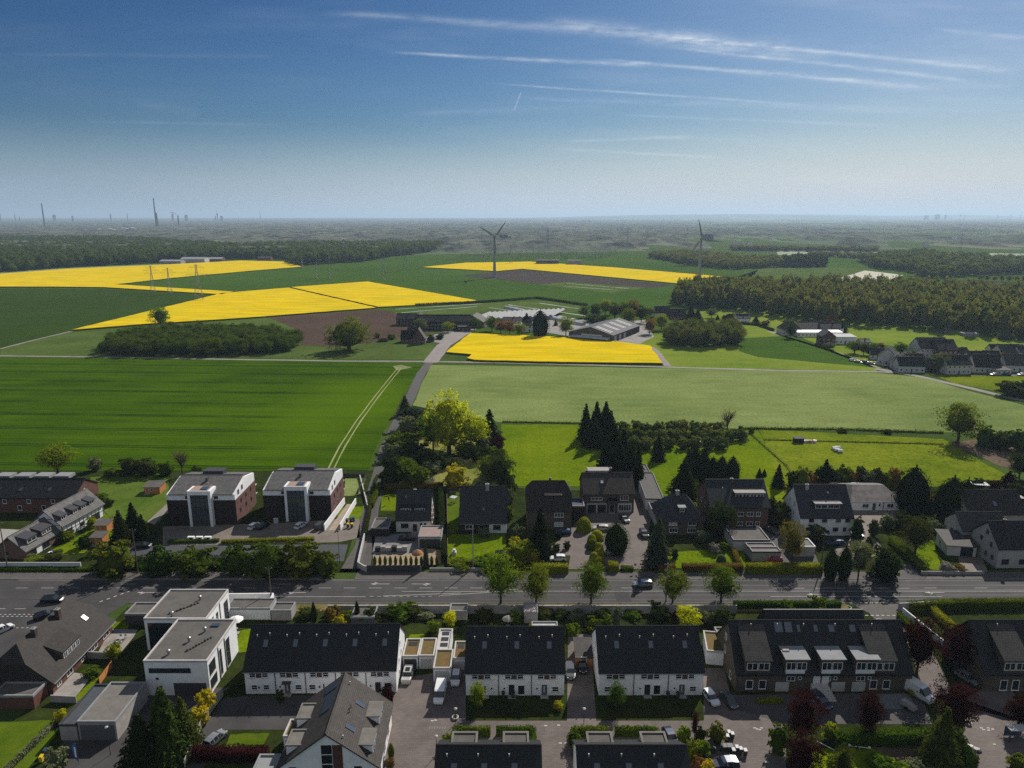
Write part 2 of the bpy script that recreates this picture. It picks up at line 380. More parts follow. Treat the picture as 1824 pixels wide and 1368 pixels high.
def rapemat():
 m = bpy.data.materials.new('rapeseed_bloom'); m.use_nodes = True; N = NT(m.node_tree); b = m.node_tree.nodes['Principled BSDF']
 b.inputs['Roughness'].default_value = 1; b.inputs['Specular IOR Level'].default_value = 0.0
 g = N.n('ShaderNodeNewGeometry'); pos = g.outputs['Position']; x, y, z = N.sep(pos)
 k = N.noise(N.v('MULTIPLY', pos, (.25, 1, 1)), 0.09, 4, .7); f = N.noise(pos, 1.3, 3, .75)
 col = N.mix(N.mr(k, .35, .65), (.55, .39, .004), (.76, .54, .007))
 col = N.mix(N.mr(N.noise(pos, .013, 5, .7), .50, .72, 0, .55), col, (.42, .42, .012)); col = N.mix(N.mr(f, .55, .75), col, (.36, .30, .01))
 u = N.m('MULTIPLY_ADD', N.noise(pos, .02, 2), 3.0, N.m('MULTIPLY_ADD', x, .10, y))
 kk = N.m('ABSOLUTE', N.m('SUBTRACT', N.m('PINGPONG', u, 9), 1.0))
 col = N.mix(N.m('MULTIPLY', N.mr(kk, .5, .1), N.mr(N.noise(pos, .03, 2), .3, .6, .15, .75)), col, (.33, .27, .012))
 stalk = N.mr(z, .75, 1.05)
 col = N.mix(stalk, (.03, .055, .012), col)
 N.put(b.inputs['Base Color'], col); return m
M_rape = rapemat()
M_asph = mat('asphalt', (.062, .059, .058), rough=.9, noise=.22, nscale=.16, fine=.3, fscale=6, bump=.2)
M_asph2 = mat('side_asphalt', (.085, .080, .078), rough=.9, noise=.16, nscale=.3, fine=.3, fscale=5)
M_track = mat('farm_track', (.26, .235, .205), rough=.95, noise=.18, nscale=.2, fine=.3, fscale=3)
M_pave = mat('pavement_slabs', (.105, .095, .088), rough=.9, noise=.15, nscale=.5, fine=.3, fscale=7)
M_white = mat('road_paint', (.42, .41, .39), rough=.8, noise=.25, nscale=2.0)
def pavers(name, c, w_=.2, h=.1):
 m = bpy.data.materials.new(name); m.use_nodes = True; N = NT(m.node_tree); b = m.node_tree.nodes['Principled BSDF']; b.inputs['Roughness'].default_value = .9
 pos = N.n('ShaderNodeNewGeometry').outputs['Position']; br = N.n('ShaderNodeTexBrick'); N.put(br.inputs['Vector'], pos)
 br.inputs['Scale'].default_value = 1; br.inputs['Brick Width'].default_value = w_ * 4; br.inputs['Row Height'].default_value = h * 4; br.inputs['Mortar Size'].default_value = .02
 br.inputs['Color1'].default_value = (*c, 1); br.inputs['Color2'].default_value = (*[k * .78 for k in c], 1); br.inputs['Mortar'].default_value = (*[k * .5 for k in c], 1)
 nz = N.noise(pos, .18, 4, .65)
 N.put(b.inputs['Base Color'], N.mix(1.0, br.outputs[0], N.ramp(nz, [(.3, .72), (.7, 1.1)]), 'MULTIPLY')); return m
M_paver = pavers('paving_bricks', (.155, .125, .112)); M_paver2 = pavers('yard_paving', (.20, .165, .14)); M_paver3 = pavers('light_paving', (.33, .30, .27), .4, .4)
S = 46000
b = MB(); b.poly([(-S, -400, 0), (S, -400, 0), (S, S, 0), (-S, S, 0)]); tag(b.build('ground', M_ground), kind='structure')
def far_sheet(*a, **k): return sheet(*a, **k)
fd = lambda pts, m, z=.03, st=12, am=.6: sheet('field', pts, z, m, rstep=st, ramp_=am)
fd([(-700, 655), (-700, 637), (180, 638), (600, 643), (752, 650), (738, 676), (715, 708), (690, 757), (668, 800), (655, 838), (560, 838), (-10, 838), (-700, 838)], M_winter)
fd([(768, 650), (1195, 656), (1560, 664), (1640, 672), (1824, 722), (2400, 850), (2300, 880), (1824, 772), (1350, 765), (1150, 757), (890, 752), (835, 742), (735, 722)], M_pale)
fd([(893, 756), (1062, 757), (1075, 800), (1060, 866), (900, 866)], M_bright, .035, 8, .4)
fd([(1062, 757), (1350, 768), (1440, 905), (1140, 905), (1075, 800)], M_bright, .031, 8, .4)
fd([(1352, 765), (1680, 782), (1815, 860), (1400, 880)], M_meadow, .033, 8, .4)
fd([(1735, 783), (1824, 788), (1900, 850), (1780, 830), (1690, 790)], M_earth, .04, 6, .6)
fd([(-300, 645), (-300, 513), (0, 514), (180, 514), (406, 528), (130, 590), (0, 621)], M_dark, .04, 15, .8)
fd([(0, 634), (0, 622), (125, 592), (480, 566), (530, 585), (535, 612), (640, 605), (775, 612), (768, 641), (400, 636), (180, 634), (-300, 634), (-300, 690), (-300, 634)], M_roughg, .02, 10, .6)
fd([(-900, 640), (-900, 470), (0, 470), (120, 470), (330, 466), (520, 464), (640, 462), (780, 452), (1220, 452), (1900, 452), (2600, 460), (2600, 560), (1824, 560), (1200, 560), (1130, 590), (850, 600), (700, 560), (400, 520), (0, 512)], M_dark2, .012, 30, 2)
fd([(480, 565), (672, 551), (735, 560), (775, 592), (720, 603), (600, 618), (535, 615), (530, 588)], M_soil, .05, 10, .6)
fd([(822, 491), (925, 480), (1207, 508), (1150, 514), (960, 506)], M_soil2, .05, 20, 1)
fd([(960, 507), (1010, 502), (1150, 513), (1090, 522)], M_roughg, .06, 20, 1)
fd([(1135, 606), (1200, 580), (1300, 560), (1420, 585), (1500, 600), (1580, 650), (1560, 661), (1190, 654)], M_meadow2, .03, 10, .6)
fd([(1320, 602), (1420, 598), (1560, 655), (1350, 636), (1316, 625)], M_dark2, .06, 10, .6)
fd([(1185, 560), (1330, 548), (1824, 590), (2500, 640), (2500, 700), (1824, 640), (1640, 625), (1480, 597), (1300, 578)], M_meadow2, .035, 14, .8)
fd([(1660, 668), (1824, 670), (2200, 690), (2200, 760), (1824, 706), (1700, 683)], M_meadow, .04, 10, .6)
fd([(1300, 498), (1380, 470), (1560, 480), (1620, 500), (1500, 510)], M_roughg, .05, 30, 2)
fd([(1480, 500), (1540, 482), (1610, 490), (1575, 502)], mat('reaped_field', (.33, .31, .22), noise=.15, nscale=.02), .08, 30, 2)
fd([(1700, 512), (1710, 498), (1900, 508), (1900, 522)], M_soil2, .08, 30, 2)
fd([(1380, 454), (1390, 446), (1824, 452), (1824, 462)], mat('far_field', (.10, .15, .05), noise=.15, nscale=.01), .1, 60, 4)
fd([(1150, 472), (1240, 466), (1350, 480), (1340, 494), (1245, 492)], M_dark2, .05, 30, 2)
fd([(0, 488), (0, 484), (130, 476), (300, 470), (300, 473), (130, 480)], mat('pale_strip', (.13, .19, .09), noise=.1, nscale=.03), .07, 20, 1)
fd([(700, 556), (860, 540), (1000, 535), (1045, 545), (1040, 555), (870, 565), (740, 566)], M_roughg, .055, 10, .8)
# rapeseed in flower stands about 1.2 m high
def rape(pts, label): 
 o = sheet('rapeseed_field', pts, 0.0, M_rape, rstep=6, ramp_=.5, top=1.25); return tag(o, label, 'crop field', kind='stuff')
rape([(-500, 513), (-500, 488), (0, 489), (120, 480), (300, 472), (430, 465), (505, 467), (538, 476), (430, 485), (300, 497), (205, 508), (415, 521), (395, 526), (185, 513), (90, 512)], 'yellow rapeseed field at the far left before the wood')
rape([(128, 590), (250, 560), (395, 524), (514, 514), (670, 550), (440, 568), (250, 580)], 'yellow rapeseed wedge behind the long copse')
rape([(518, 513), (655, 503), (850, 537), (790, 543), (674, 548.5)], 'yellow rapeseed field crossed by a dark line from its neighbour')
rape([(752, 477), (830, 469), (945, 467), (1100, 478), (1288, 494), (1245, 497), (1205, 506), (930, 480), (885, 484)], 'distant yellow rapeseed strip between the two wind turbines')
rape([(838, 596), (935, 600), (1060, 606), (1158, 619), (1180, 650), (1000, 648), (845, 644), (832, 641), (840, 634), (795, 630)], 'bright rapeseed field in front of the nursery sheds')
def strip(name, pts, wid, z, m, px=True, kind='structure', edge=0.0, label=None, cat=None):
 """a ribbon of the given width along the points"""
 P = [Vector(G2(*p)) if px else Vector(p) for p in pts]
 Q = [P[0]]
 for a, b in zip(P, P[1:]):
  n = max(1, int((b - a).length / 12))
  for i in range(1, n + 1): Q.append(a.lerp(b, i / n))
 L = []; Rr = []
 for i, p in enumerate(Q):
  t = (Q[min(i + 1, len(Q) - 1)] - Q[max(i - 1, 0)]).normalized(); n = Vector((-t.y, t.x))
  w1 = wid / 2 + (rnd.uniform(-edge, edge) if edge else 0); w2 = wid / 2 + (rnd.uniform(-edge, edge) if edge else 0)
  L.append(p + n * w1); Rr.append(p - n * w2)
 b = MB()
 for i in range(len(Q) - 1): b.poly([(*Rr[i], z), (*Rr[i + 1], z), (*L[i + 1], z), (*L[i], z)])
 return tag(b.build(name, m), label, cat, kind=kind)
strip('farm_track', [(-400, 634), (0, 634), (180, 636), (400, 640), (600, 643), (760, 644), (900, 646), (1190, 654), (1400, 660), (1560, 662), (1600, 664)], 3.4, .045, M_track, edge=.35)
strip('farm_track', [(0, 621.5), (60, 606), (128, 590)], 2.6, .05, M_track, edge=.3)
strip('lane', [(1700, 640), (1560, 655), (1480, 625), (1400, 600), (1370, 590)][::-1][:4], 4.5, .06, M_track, edge=.2)
strip('lane', [(1560, 657), (1640, 671), (1824, 714), (2100, 782)], 4.6, .065, M_track, edge=.2)
strip('lane', [(1560, 657), (1700, 667), (2000, 672)], 4.0, .062, M_asph2, edge=.2)
strip('farm_track', [(1190, 652), (1168, 625), (1160, 619), (1135, 612), (1100, 607)], 4.2, .07, M_track, edge=.3)
strip('lane', [(640, 1019), (651, 960), (660, 905), (673, 860), (688, 800), (714, 740), (732, 706), (750, 665), (766, 645)], 5.0, .05, M_asph2, edge=.12)
strip('lane', [(766, 646), (790, 615), (832, 590), (840, 584)], 9.5, .07, mat('farm_road', (.23, .20, .185), noise=.15, nscale=.2), edge=.3)
for dx_ in (-1.0, 1.0):
 P = [Vector(G2(*p)) + Vector((dx_, 0)) for p in ((712, 655), (672, 705), (640, 748), (610, 795), (588, 838))]
 strip('dirt_track', P, .55, .05, mat('dry_wheel_marks', (.24, .25, .085), noise=.2, nscale=.4), px=False, edge=.12)
sheet('bare_patch', [(700, 652), (716, 650), (735, 654), (705, 660)], .047, mat('dry_patch', (.15, .16, .05), noise=.3, nscale=.3), rstep=4, ramp_=1)
# the main road runs left to right, with kerbs, pavements and painted lines
RY0, RY1 = 146.2, 157.4
b = MB(); b.poly([(-260, RY0, .06), (260, RY0, .06), (260, RY1, .06), (-260, RY1, .06)]); tag(b.build('main_road', M_asph), kind='structure')
# the side road on the left and the turning on the right
b = MB(); b.poly([(-260, 118, .055), (-97, 122, .055), (-92, 134, .055), (-88, 146.5, .055), (-260, 146.5, .055)]); tag(b.build('side_road', M_asph), kind='structure')
sheet('side_road', [(1515, 1076), (1605, 1076), (1604, 1108), (1560, 1106), (1548, 1092)], .058, M_pave)
b = MB(); b.box(-38.4, 260, RY1, RY1 + 3.3, 0, .17); b.box(-260, -46.5, RY1, RY1 + 3.3, 0, .17); tag(b.build('pavement', M_pave), kind='structure')
b = MB(); b.box(-38.4, 260, RY1 - .15, RY1, 0, .20); b.box(-260, -46.5, RY1 - .15, RY1, 0, .20); b.box(-86, 76, RY0 - .15, RY0, 0, .20); b.box(92, 260, RY0 - .15, RY0, 0, .20)
tag(b.build('kerb', mat('kerb_stone', (.20, .19, .18), noise=.2, nscale=1)), kind='structure')
b = MB(); b.box(-84, 76, RY0 - 3.4, RY0 - .15, 0, .10); tag(b.build('grass_verge', fieldmat('verge_grass', (.08, .09, .02), (.24, .19, .09), .3, 1.2, 5)), kind='structure')
b = MB(); b.box(-260, -38, RY1 + 3.3, RY1 + 5.2, 0, .08); tag(b.build('grass_verge', MATS.get('x') or M_gard), kind='structure')
sheet('pavement', [(604, 1020), (640, 1020), (662, 948), (647, 948)], .08, M_pave)
M_patch = mat('asphalt_patch', (.042, .041, .042), rough=.9, noise=.2, nscale=.8, fine=.3, fscale=6)
for x0, x1, y0, y1 in ((-60, -54.5, 147.2, 149.4), (-8.5, -2, 154.2, 157.0), (24, 27.4, 146.8, 152.2), (52, 61, 154.6, 156.9), (96, 99, 147, 151), (-101, -93, 153.6, 155.4)):
 b = MB(); b.prism(rough([(x0, y0), (x1, y0), (x1, y1), (x0, y1)], 1.5, .08), .05, .0635); tag(b.build('road_patch', M_patch), kind='structure')
for yy in (147.9, 149.9, 152.2, 154.4): strip('tyre_wear', [(-140, yy), (-60, yy), (20, yy), (160, yy)], .55, .0625 + yy * 1e-6, mat('tyre_wear', (.050, .048, .047), rough=.8, noise=.2, nscale=.2), px=False, edge=.1)
b = MB()
for i in range(12): b.prism([(-100 + i * 17, RY1 - .55), (-99.5 + i * 17, RY1 - .55), (-99.5 + i * 17, RY1 - .2), (-100 + i * 17, RY1 - .2)], .055, .066)
tag(b.build('road_drain', mat('drain_iron', (.02, .02, .02))), kind='structure')
mk = MB()
def line(x0, x1, y, wd=.13): mk.poly([(x0, y - wd / 2, .068), (x1, y - wd / 2, .068), (x1, y + wd / 2, .068), (x0, y + wd / 2, .068)])
cyl = 153.1
for i in range(60): 
 if -120 < -130 + i * 6.0 < -12 or i % 2 == 0: line(-130 + i * 6.0, -130 + i * 6.0 + 3, cyl)
line(-2, 220, 151.6, .12); line(-120, 200, 156.9, .10)
line(-75, -34, 149.1); 
for i in range(10): line(-33 + i * 1.7, -32.2 + i * 1.7, 149.3)
line(-26, -2, 151.5, .12)
def seg(x0, y0, x1, y1, wd=.14):
 a = Vector((x0, y0)); c = Vector((x1, y1)); n = (c - a).normalized(); n = Vector((-n.y, n.x)) * wd / 2
 mk.poly([(*(a - n), .0685), (*(c - n), .0685), (*(c + n), .0685), (*(a + n), .0685)])
seg(-17, 149.6, -3, 151.4); seg(-30, 149.4, -12, 150.8); seg(-6, 151.7, 2, 152.6)
def arrow(x, y, d=1, turn=1):
 seg(x, y, x + d * 3.6, y, .16)
 a = Vector((x, y)); mk.poly([(x - d * 1.1, y, .069), (x + d * .2, y - .35, .069), (x + d * .2, y + .35, .069)] if d > 0 else [(x - d * 1.1, y, .069), (x + d * .2, y + .35, .069), (x + d * .2, y - .35, .069)])
 seg(x + d * 1.0, y, x - d * .1, y - .8 * turn, .16)
arrow(-87, 151.0, 1); arrow(-52, 151.0, 1); arrow(-33, 155.0, 1, -1); arrow(-20.5, 155.0, -1); arrow(70, 150.2, 1); arrow(98, 151.0, 1)
line(-94, -90.5, 154.9); line(-56, -53, 154.9); line(60, 100, 149.2); 
for i in range(7): line(62 + i * 5, 64.5 + i * 5, 153.0)
for i in range(5): seg(-130 + i * 4.5, 143.9, -127.5 + i * 4.5, 143.9); 
for k, yy in enumerate((140.8, 141.6, 136.3)):
 for i in range(36): seg(-139 + i * 1.05, yy, -138.5 + i * 1.05, yy, .22)
for i in range(7): seg(-94.5 + i * 1.0, 146.8 + i * 1.1, -94.1 + i * 1.0, 147.4 + i * 1.1, .3)
P0 = [(-140, 149.0), (-128, 148.6), (-122, 147.2), (-119.5, 146.0), (-128, 145.9), (-140, 145.8)]
for a, c in zip(P0, P0[1:]): seg(*a, *c, .14)
for i in range(9): seg(77 + i * 1.2, 146.4, 77.7 + i * 1.2, 146.4, .25); seg(77 + i * 1.2, 141.2, 77.7 + i * 1.2, 141.2, .25)
for c in range(2):
 cx, cy0 = (76, 144.6) if c == 0 else (80.5, 139.2)
 for i in range(12): seg(cx + .7 * math.cos(i * .524), cy0 + .7 * math.sin(i * .524), cx + .7 * math.cos((i + 1) * .524), cy0 + .7 * math.sin((i + 1) * .524), .16)
tag(mk.build('road_marking', M_white), kind='structure')
# residential ground
sheet('garden_ground', [(-150, 1016), (610, 1016), (668, 838), (-10, 838), (-150, 838)], .012, M_gard)
sheet('garden_ground', [(640, 1016), (2000, 1016), (2000, 860), (1400, 866), (1140, 878), (893, 868), (880, 755), (740, 716), (705, 760), (672, 868)], .014, M_gard)
b = MB(); b.poly([(-87, 60, .01), (260, 60, .01), (260, 144.7, .01), (-87, 144.7, .01)]); tag(b.build('garden_ground', M_gard), kind='structure')
sheet('dry_lawn', [(745, 760), (850, 752), (855, 845), (835, 866), (745, 866), (735, 840), (820, 812), (730, 790)], .03, M_dry, rstep=2, ramp_=.6)
# ---------------------------------------------------------------- trees and bushes
L_green = leafmat('leaf_green', (.020, .038, .004), (.17, .235, .018), .42)
L_fresh = leafmat('leaf_fresh', (.040, .070, .006), (.30, .37, .022), .48)
L_dark = leafmat('leaf_dark', (.010, .018, .004), (.075, .10, .022), .28)
L_fir = leafmat('needle_dark', (.005, .009, .003), (.036, .050, .014), .15)
L_blue = leafmat('needle_blue', (.012, .022, .012), (.085, .115, .07), .2)
L_yel = leafmat('leaf_yellow', (.10, .13, .004), (.78, .80, .02), .6, .01)
L_gold = leafmat('leaf_gold', (.14, .13, .006), (.70, .58, .03), .4, .01)
L_red = leafmat('leaf_red', (.018, .006, .006), (.060, .013, .015), .3, .01)
L_rust = leafmat('leaf_rust', (.06, .035, .010), (.30, .18, .05), .35)
L_grey = leafmat('leaf_grey', (.035, .048, .025), (.23, .26, .14), .35)
L_wood = leafmat('leaf_woodland', (.030, .036, .008), (.19, .235, .055), .42, .04, (.23, .225, .065))
L_pink = leafmat('leaf_blossom', (.12, .12, .10), (.42, .38, .38), .3)
M_bark = mat('bark', (.055, .042, .032), noise=.3, nscale=3)
R0 = 0.42
def proto(kind, seed):
 """unit tree: height 1, crown radius R0 -> (crown mesh, trunk mesh); crown material is slot 0 (set per object)"""
 rs = np.random.RandomState(seed); TV = []; TF = []
 ell = lambda z0, z1, P: P
 if kind == 'round':
  nc, per, ls, z0 = 105, 52, .0150, .17
  P, Nn, S = crown_pts(rs, nc, per, None, clump=.30, shell=.66); P[:, 2] = z0 + P[:, 2] * (1 - z0); P[:, :2] *= R0 * .88
  lob = 1 + .19 * np.sin(3 * np.arctan2(P[:, 1], P[:, 0]) + seed) + .13 * np.sin(9 * P[:, 2] + seed); P[:, :2] *= lob[:, None]
 elif kind == 'broad':
  P = []; Nn = []; S = []; ls = .0135
  for i in range(9):
   a = i * 2.4; r = .0 if i == 0 else .55; c = np.array([math.cos(a) * r, math.sin(a) * r, rs.uniform(.28, .5) if i else .58])
   p, n, s = crown_pts(rs, 28, 30, None, clump=.26, shell=.6); p[:, 2] = (p[:, 2] - .5) * .62 + c[2]; p[:, :2] = p[:, :2] * .5 + c[:2]
   P.append(p); Nn.append(n); S.append(s)
  P = np.concatenate(P); Nn = np.concatenate(Nn); S = np.concatenate(S); P[:, :2] *= R0 * .95; P[:, 2] = np.clip(P[:, 2] * 1.08, .05, None)
  P[:, 2] *= 1 / P[:, 2].max()
 elif kind == 'bush':
  nc, per, ls = 46, 34, .042
  P, Nn, S = crown_pts(rs, nc, per, None, clump=.26, shell=.7); P[:, :2] *= R0 * .9; P[:, 2] = np.clip(P[:, 2] * 1.15 - .15, .0, None)
  lob = 1 + .20 * np.sin(3 * np.arctan2(P[:, 1], P[:, 0]) + seed); P[:, :2] *= lob[:, None]
 elif kind == 'dome':
  n = 1500; ls = .03; g = rs.normal(0, 1, (n, 3)); g /= np.linalg.norm(g, axis=1)[:, None]; g[:, 2] = np.abs(g[:, 2])
  P = g * rs.uniform(.93, 1.0, (n, 1)); P[:, :2] *= R0; Nn = g * 3; S = rs.uniform(.2, .9, n)
 elif kind == 'fir':
  P = []; Nn = []; S = []; ls = .019
  nl = 34
  for i in range(nl):
   z = .05 + .95 * (i / nl) ** .95; rr = R0 * (1 - z) ** .82 * rs.uniform(.82, 1.12) + .012; nb = max(6, int(24 * (1 - z) + 5))
   for j in range(nb):
    a = rs.uniform(0, 6.283); L = rr * rs.uniform(.75, 1.1); k = max(5, int(15 * L / R0 + 3))
    t = rs.uniform(.25, 1, k) ** .7; w_ = rs.normal(0, .028, k) * (1.2 - t)
    x = math.cos(a) * L * t - math.sin(a) * w_; y = math.sin(a) * L * t + math.cos(a) * w_
    P.append(np.stack([x, y, z - .10 * t * t * (1 - z * .6) + .018 * t + rs.normal(0, .006, k)], 1))
    Nn.append(np.tile([math.cos(a) * .5, math.sin(a) * .5, .9], (k, 1))); S.append(np.full(k, rs.uniform(0, .6)) + t * .35)
  P = np.concatenate(P); Nn = np.concatenate(Nn); S = np.concatenate(S); P[:, 2] = np.clip(P[:, 2], .01, 1)
 elif kind == 'thuja':
  n = 2600; ls = .017; z = rs.uniform(0, 1, n); a = rs.uniform(0, 6.283, n); prof = np.clip(np.sin(np.clip(z * .93 + .13, 0, 1) * math.pi) ** .55, 0, 1)
  rr = R0 * prof * rs.uniform(.8, 1.05, n) * (1 + .09 * np.sin(7 * a + 11 * z + seed)); P = np.stack([np.cos(a) * rr, np.sin(a) * rr, z], 1)
  Nn = np.stack([np.cos(a), np.sin(a), z * 1.2], 1) * 1.6; S = rs.uniform(0, .9, n)
 elif kind == 'bare':
  P, Nn, S = crown_pts(rs, 90, 7, None, clump=.2, shell=.5); P[:, 2] = .22 + P[:, 2] * .78; P[:, :2] *= R0 * .9; ls = .008
 elif kind == 'far':
  nc, per, ls = 30, 13, .036
  P, Nn, S = crown_pts(rs, nc, per, None, clump=.3, shell=.75); P[:, 2] = .12 + P[:, 2] * .88; P[:, :2] *= R0 * .88
 elif kind == 'scrub':
  nc, per, ls = 60, 26, .024
  P, Nn, S = crown_pts(rs, nc, per, None, clump=.27, shell=.6); P[:, :2] *= R0 * .9; P[:, 2] = np.clip(P[:, 2] * 1.1 - .08, .0, None)
  P[:, 2] *= 1 + .15 * np.sin(5 * P[:, 0] / R0 + seed)
 V, F = quads(rs, P, Nn, ls, .9 if kind not in ('thuja', 'dome') else .6)
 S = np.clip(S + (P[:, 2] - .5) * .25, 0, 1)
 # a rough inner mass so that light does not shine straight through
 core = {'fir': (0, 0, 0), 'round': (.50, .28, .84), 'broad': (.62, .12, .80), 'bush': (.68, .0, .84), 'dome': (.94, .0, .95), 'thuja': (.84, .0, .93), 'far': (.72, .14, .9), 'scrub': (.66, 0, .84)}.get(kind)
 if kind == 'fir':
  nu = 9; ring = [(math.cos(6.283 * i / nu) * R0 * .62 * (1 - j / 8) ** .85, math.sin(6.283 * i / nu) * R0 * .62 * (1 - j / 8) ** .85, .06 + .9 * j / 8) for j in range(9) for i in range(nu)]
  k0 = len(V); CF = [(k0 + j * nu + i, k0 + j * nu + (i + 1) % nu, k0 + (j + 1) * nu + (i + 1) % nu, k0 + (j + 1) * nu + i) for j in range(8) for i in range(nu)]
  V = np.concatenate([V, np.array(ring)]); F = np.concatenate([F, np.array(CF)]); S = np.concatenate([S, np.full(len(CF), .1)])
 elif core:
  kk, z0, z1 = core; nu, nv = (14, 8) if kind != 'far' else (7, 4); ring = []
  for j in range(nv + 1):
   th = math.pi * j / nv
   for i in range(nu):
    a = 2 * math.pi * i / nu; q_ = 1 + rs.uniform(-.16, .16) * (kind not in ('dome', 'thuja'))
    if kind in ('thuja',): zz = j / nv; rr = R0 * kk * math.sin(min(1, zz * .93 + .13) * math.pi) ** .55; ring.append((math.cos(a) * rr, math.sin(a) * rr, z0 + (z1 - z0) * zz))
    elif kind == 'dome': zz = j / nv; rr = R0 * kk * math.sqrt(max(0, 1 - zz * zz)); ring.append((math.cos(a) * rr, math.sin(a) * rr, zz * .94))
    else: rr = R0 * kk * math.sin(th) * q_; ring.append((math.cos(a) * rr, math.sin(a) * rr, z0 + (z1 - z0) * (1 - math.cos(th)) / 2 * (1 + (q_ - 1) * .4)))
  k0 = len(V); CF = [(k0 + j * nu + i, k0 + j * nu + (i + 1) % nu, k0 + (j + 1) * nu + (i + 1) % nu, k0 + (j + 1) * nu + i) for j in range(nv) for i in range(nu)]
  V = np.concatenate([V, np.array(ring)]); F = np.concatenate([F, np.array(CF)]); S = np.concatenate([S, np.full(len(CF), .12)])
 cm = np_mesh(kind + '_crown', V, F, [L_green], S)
 if kind in ('bush', 'dome', 'thuja', 'scrub'): return cm, None
 if kind == 'far': return cm, (V, F, S)
 tube(TV, TF, (0, 0, 0), (0, 0, .45), .028 if kind != 'broad' else .045, .018, 6)
 if kind == 'fir': tube(TV, TF, (0, 0, .4), (0, 0, .97), .018, .004, 5)
 else:
  for i in range(9 if kind != 'bare' else 26):
   a = i * 2.39; zb = rs.uniform(.22, .45); e = np.array([math.cos(a) * R0 * rs.uniform(.4, .75), math.sin(a) * R0 * rs.uniform(.4, .75), rs.uniform(.5, .88)])
   tube(TV, TF, (0, 0, zb), e, .012, .004, 4)
   for q_ in range(0 if kind != 'bare' else 6):
    b0 = np.array([0, 0, zb]) * .45 + e * .55; tube(TV, TF, b0, b0 + np.array([rs.normal(0, .12), rs.normal(0, .12), rs.uniform(.02, .2)]), .004, .0012, 3)
 tm = np_mesh(kind + '_trunk', np.concatenate(TV), np.concatenate(TF), [M_bark], smooth=True)
 return cm, tm
PROTO = {k: [proto(k, 11 * s + 3) for s in range(n)] for k, n in (('round', 4), ('broad', 1), ('bush', 4), ('dome', 1), ('fir', 3), ('thuja', 2), ('bare', 2), ('far', 5), ('scrub', 3))}
CAT = {'round': 'tree', 'broad': 'tree', 'fir': 'conifer', 'bare': 'tree', 'bush': 'bush', 'dome': 'bush', 'thuja': 'conifer', 'scrub': 'shrub'}
NAME = {'round': 'deciduous_tree', 'broad': 'field_tree', 'fir': 'fir_tree', 'bare': 'bare_tree', 'bush': 'bush', 'dome': 'clipped_bush', 'thuja': 'conifer', 'scrub': 'shrub'}
tree_n = 0
def tree_at(kind, x, y, r, h, leaf, label, group=None, z=0.0, name=None, cat=None, tr=True):
 """one tree or bush at a place on the ground: crown radius r, height h"""
 global tree_n
 tree_n += 1; cm, tm = PROTO[kind][tree_n % len(PROTO[kind])]
 if kind == 'fir': r *= 1.32
 ry = rnd.uniform(.9, 1.1); sc = (r / R0, r / R0 * ry, h)
 if tm is None or not tr or kind == 'far':
  o = link(name or NAME[kind], cm, None, (x, y, z), rnd.uniform(0, 6.28), sc)
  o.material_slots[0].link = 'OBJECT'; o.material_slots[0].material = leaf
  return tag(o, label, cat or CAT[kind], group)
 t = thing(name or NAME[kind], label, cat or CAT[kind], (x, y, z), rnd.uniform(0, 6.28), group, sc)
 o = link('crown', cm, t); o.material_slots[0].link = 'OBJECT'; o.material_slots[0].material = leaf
 link('trunk', tm, t); return t
def tree(kind, px, py, top, wpx, leaf, label, group=None, **k):
 """measured on the photograph: foot (px,py), top row, crown width in px"""
 g = G(px, py); h = HT(px, py, top); M_ = math.hypot(g.y, CAM_H) / FPX * 1.0
 v = (py - 684) / FPX; M_ = g.y / (CP - v * SP) / FPX
 return tree_at(kind, g.x, g.y, wpx * M_ / 2, h, leaf, label, group, **k)
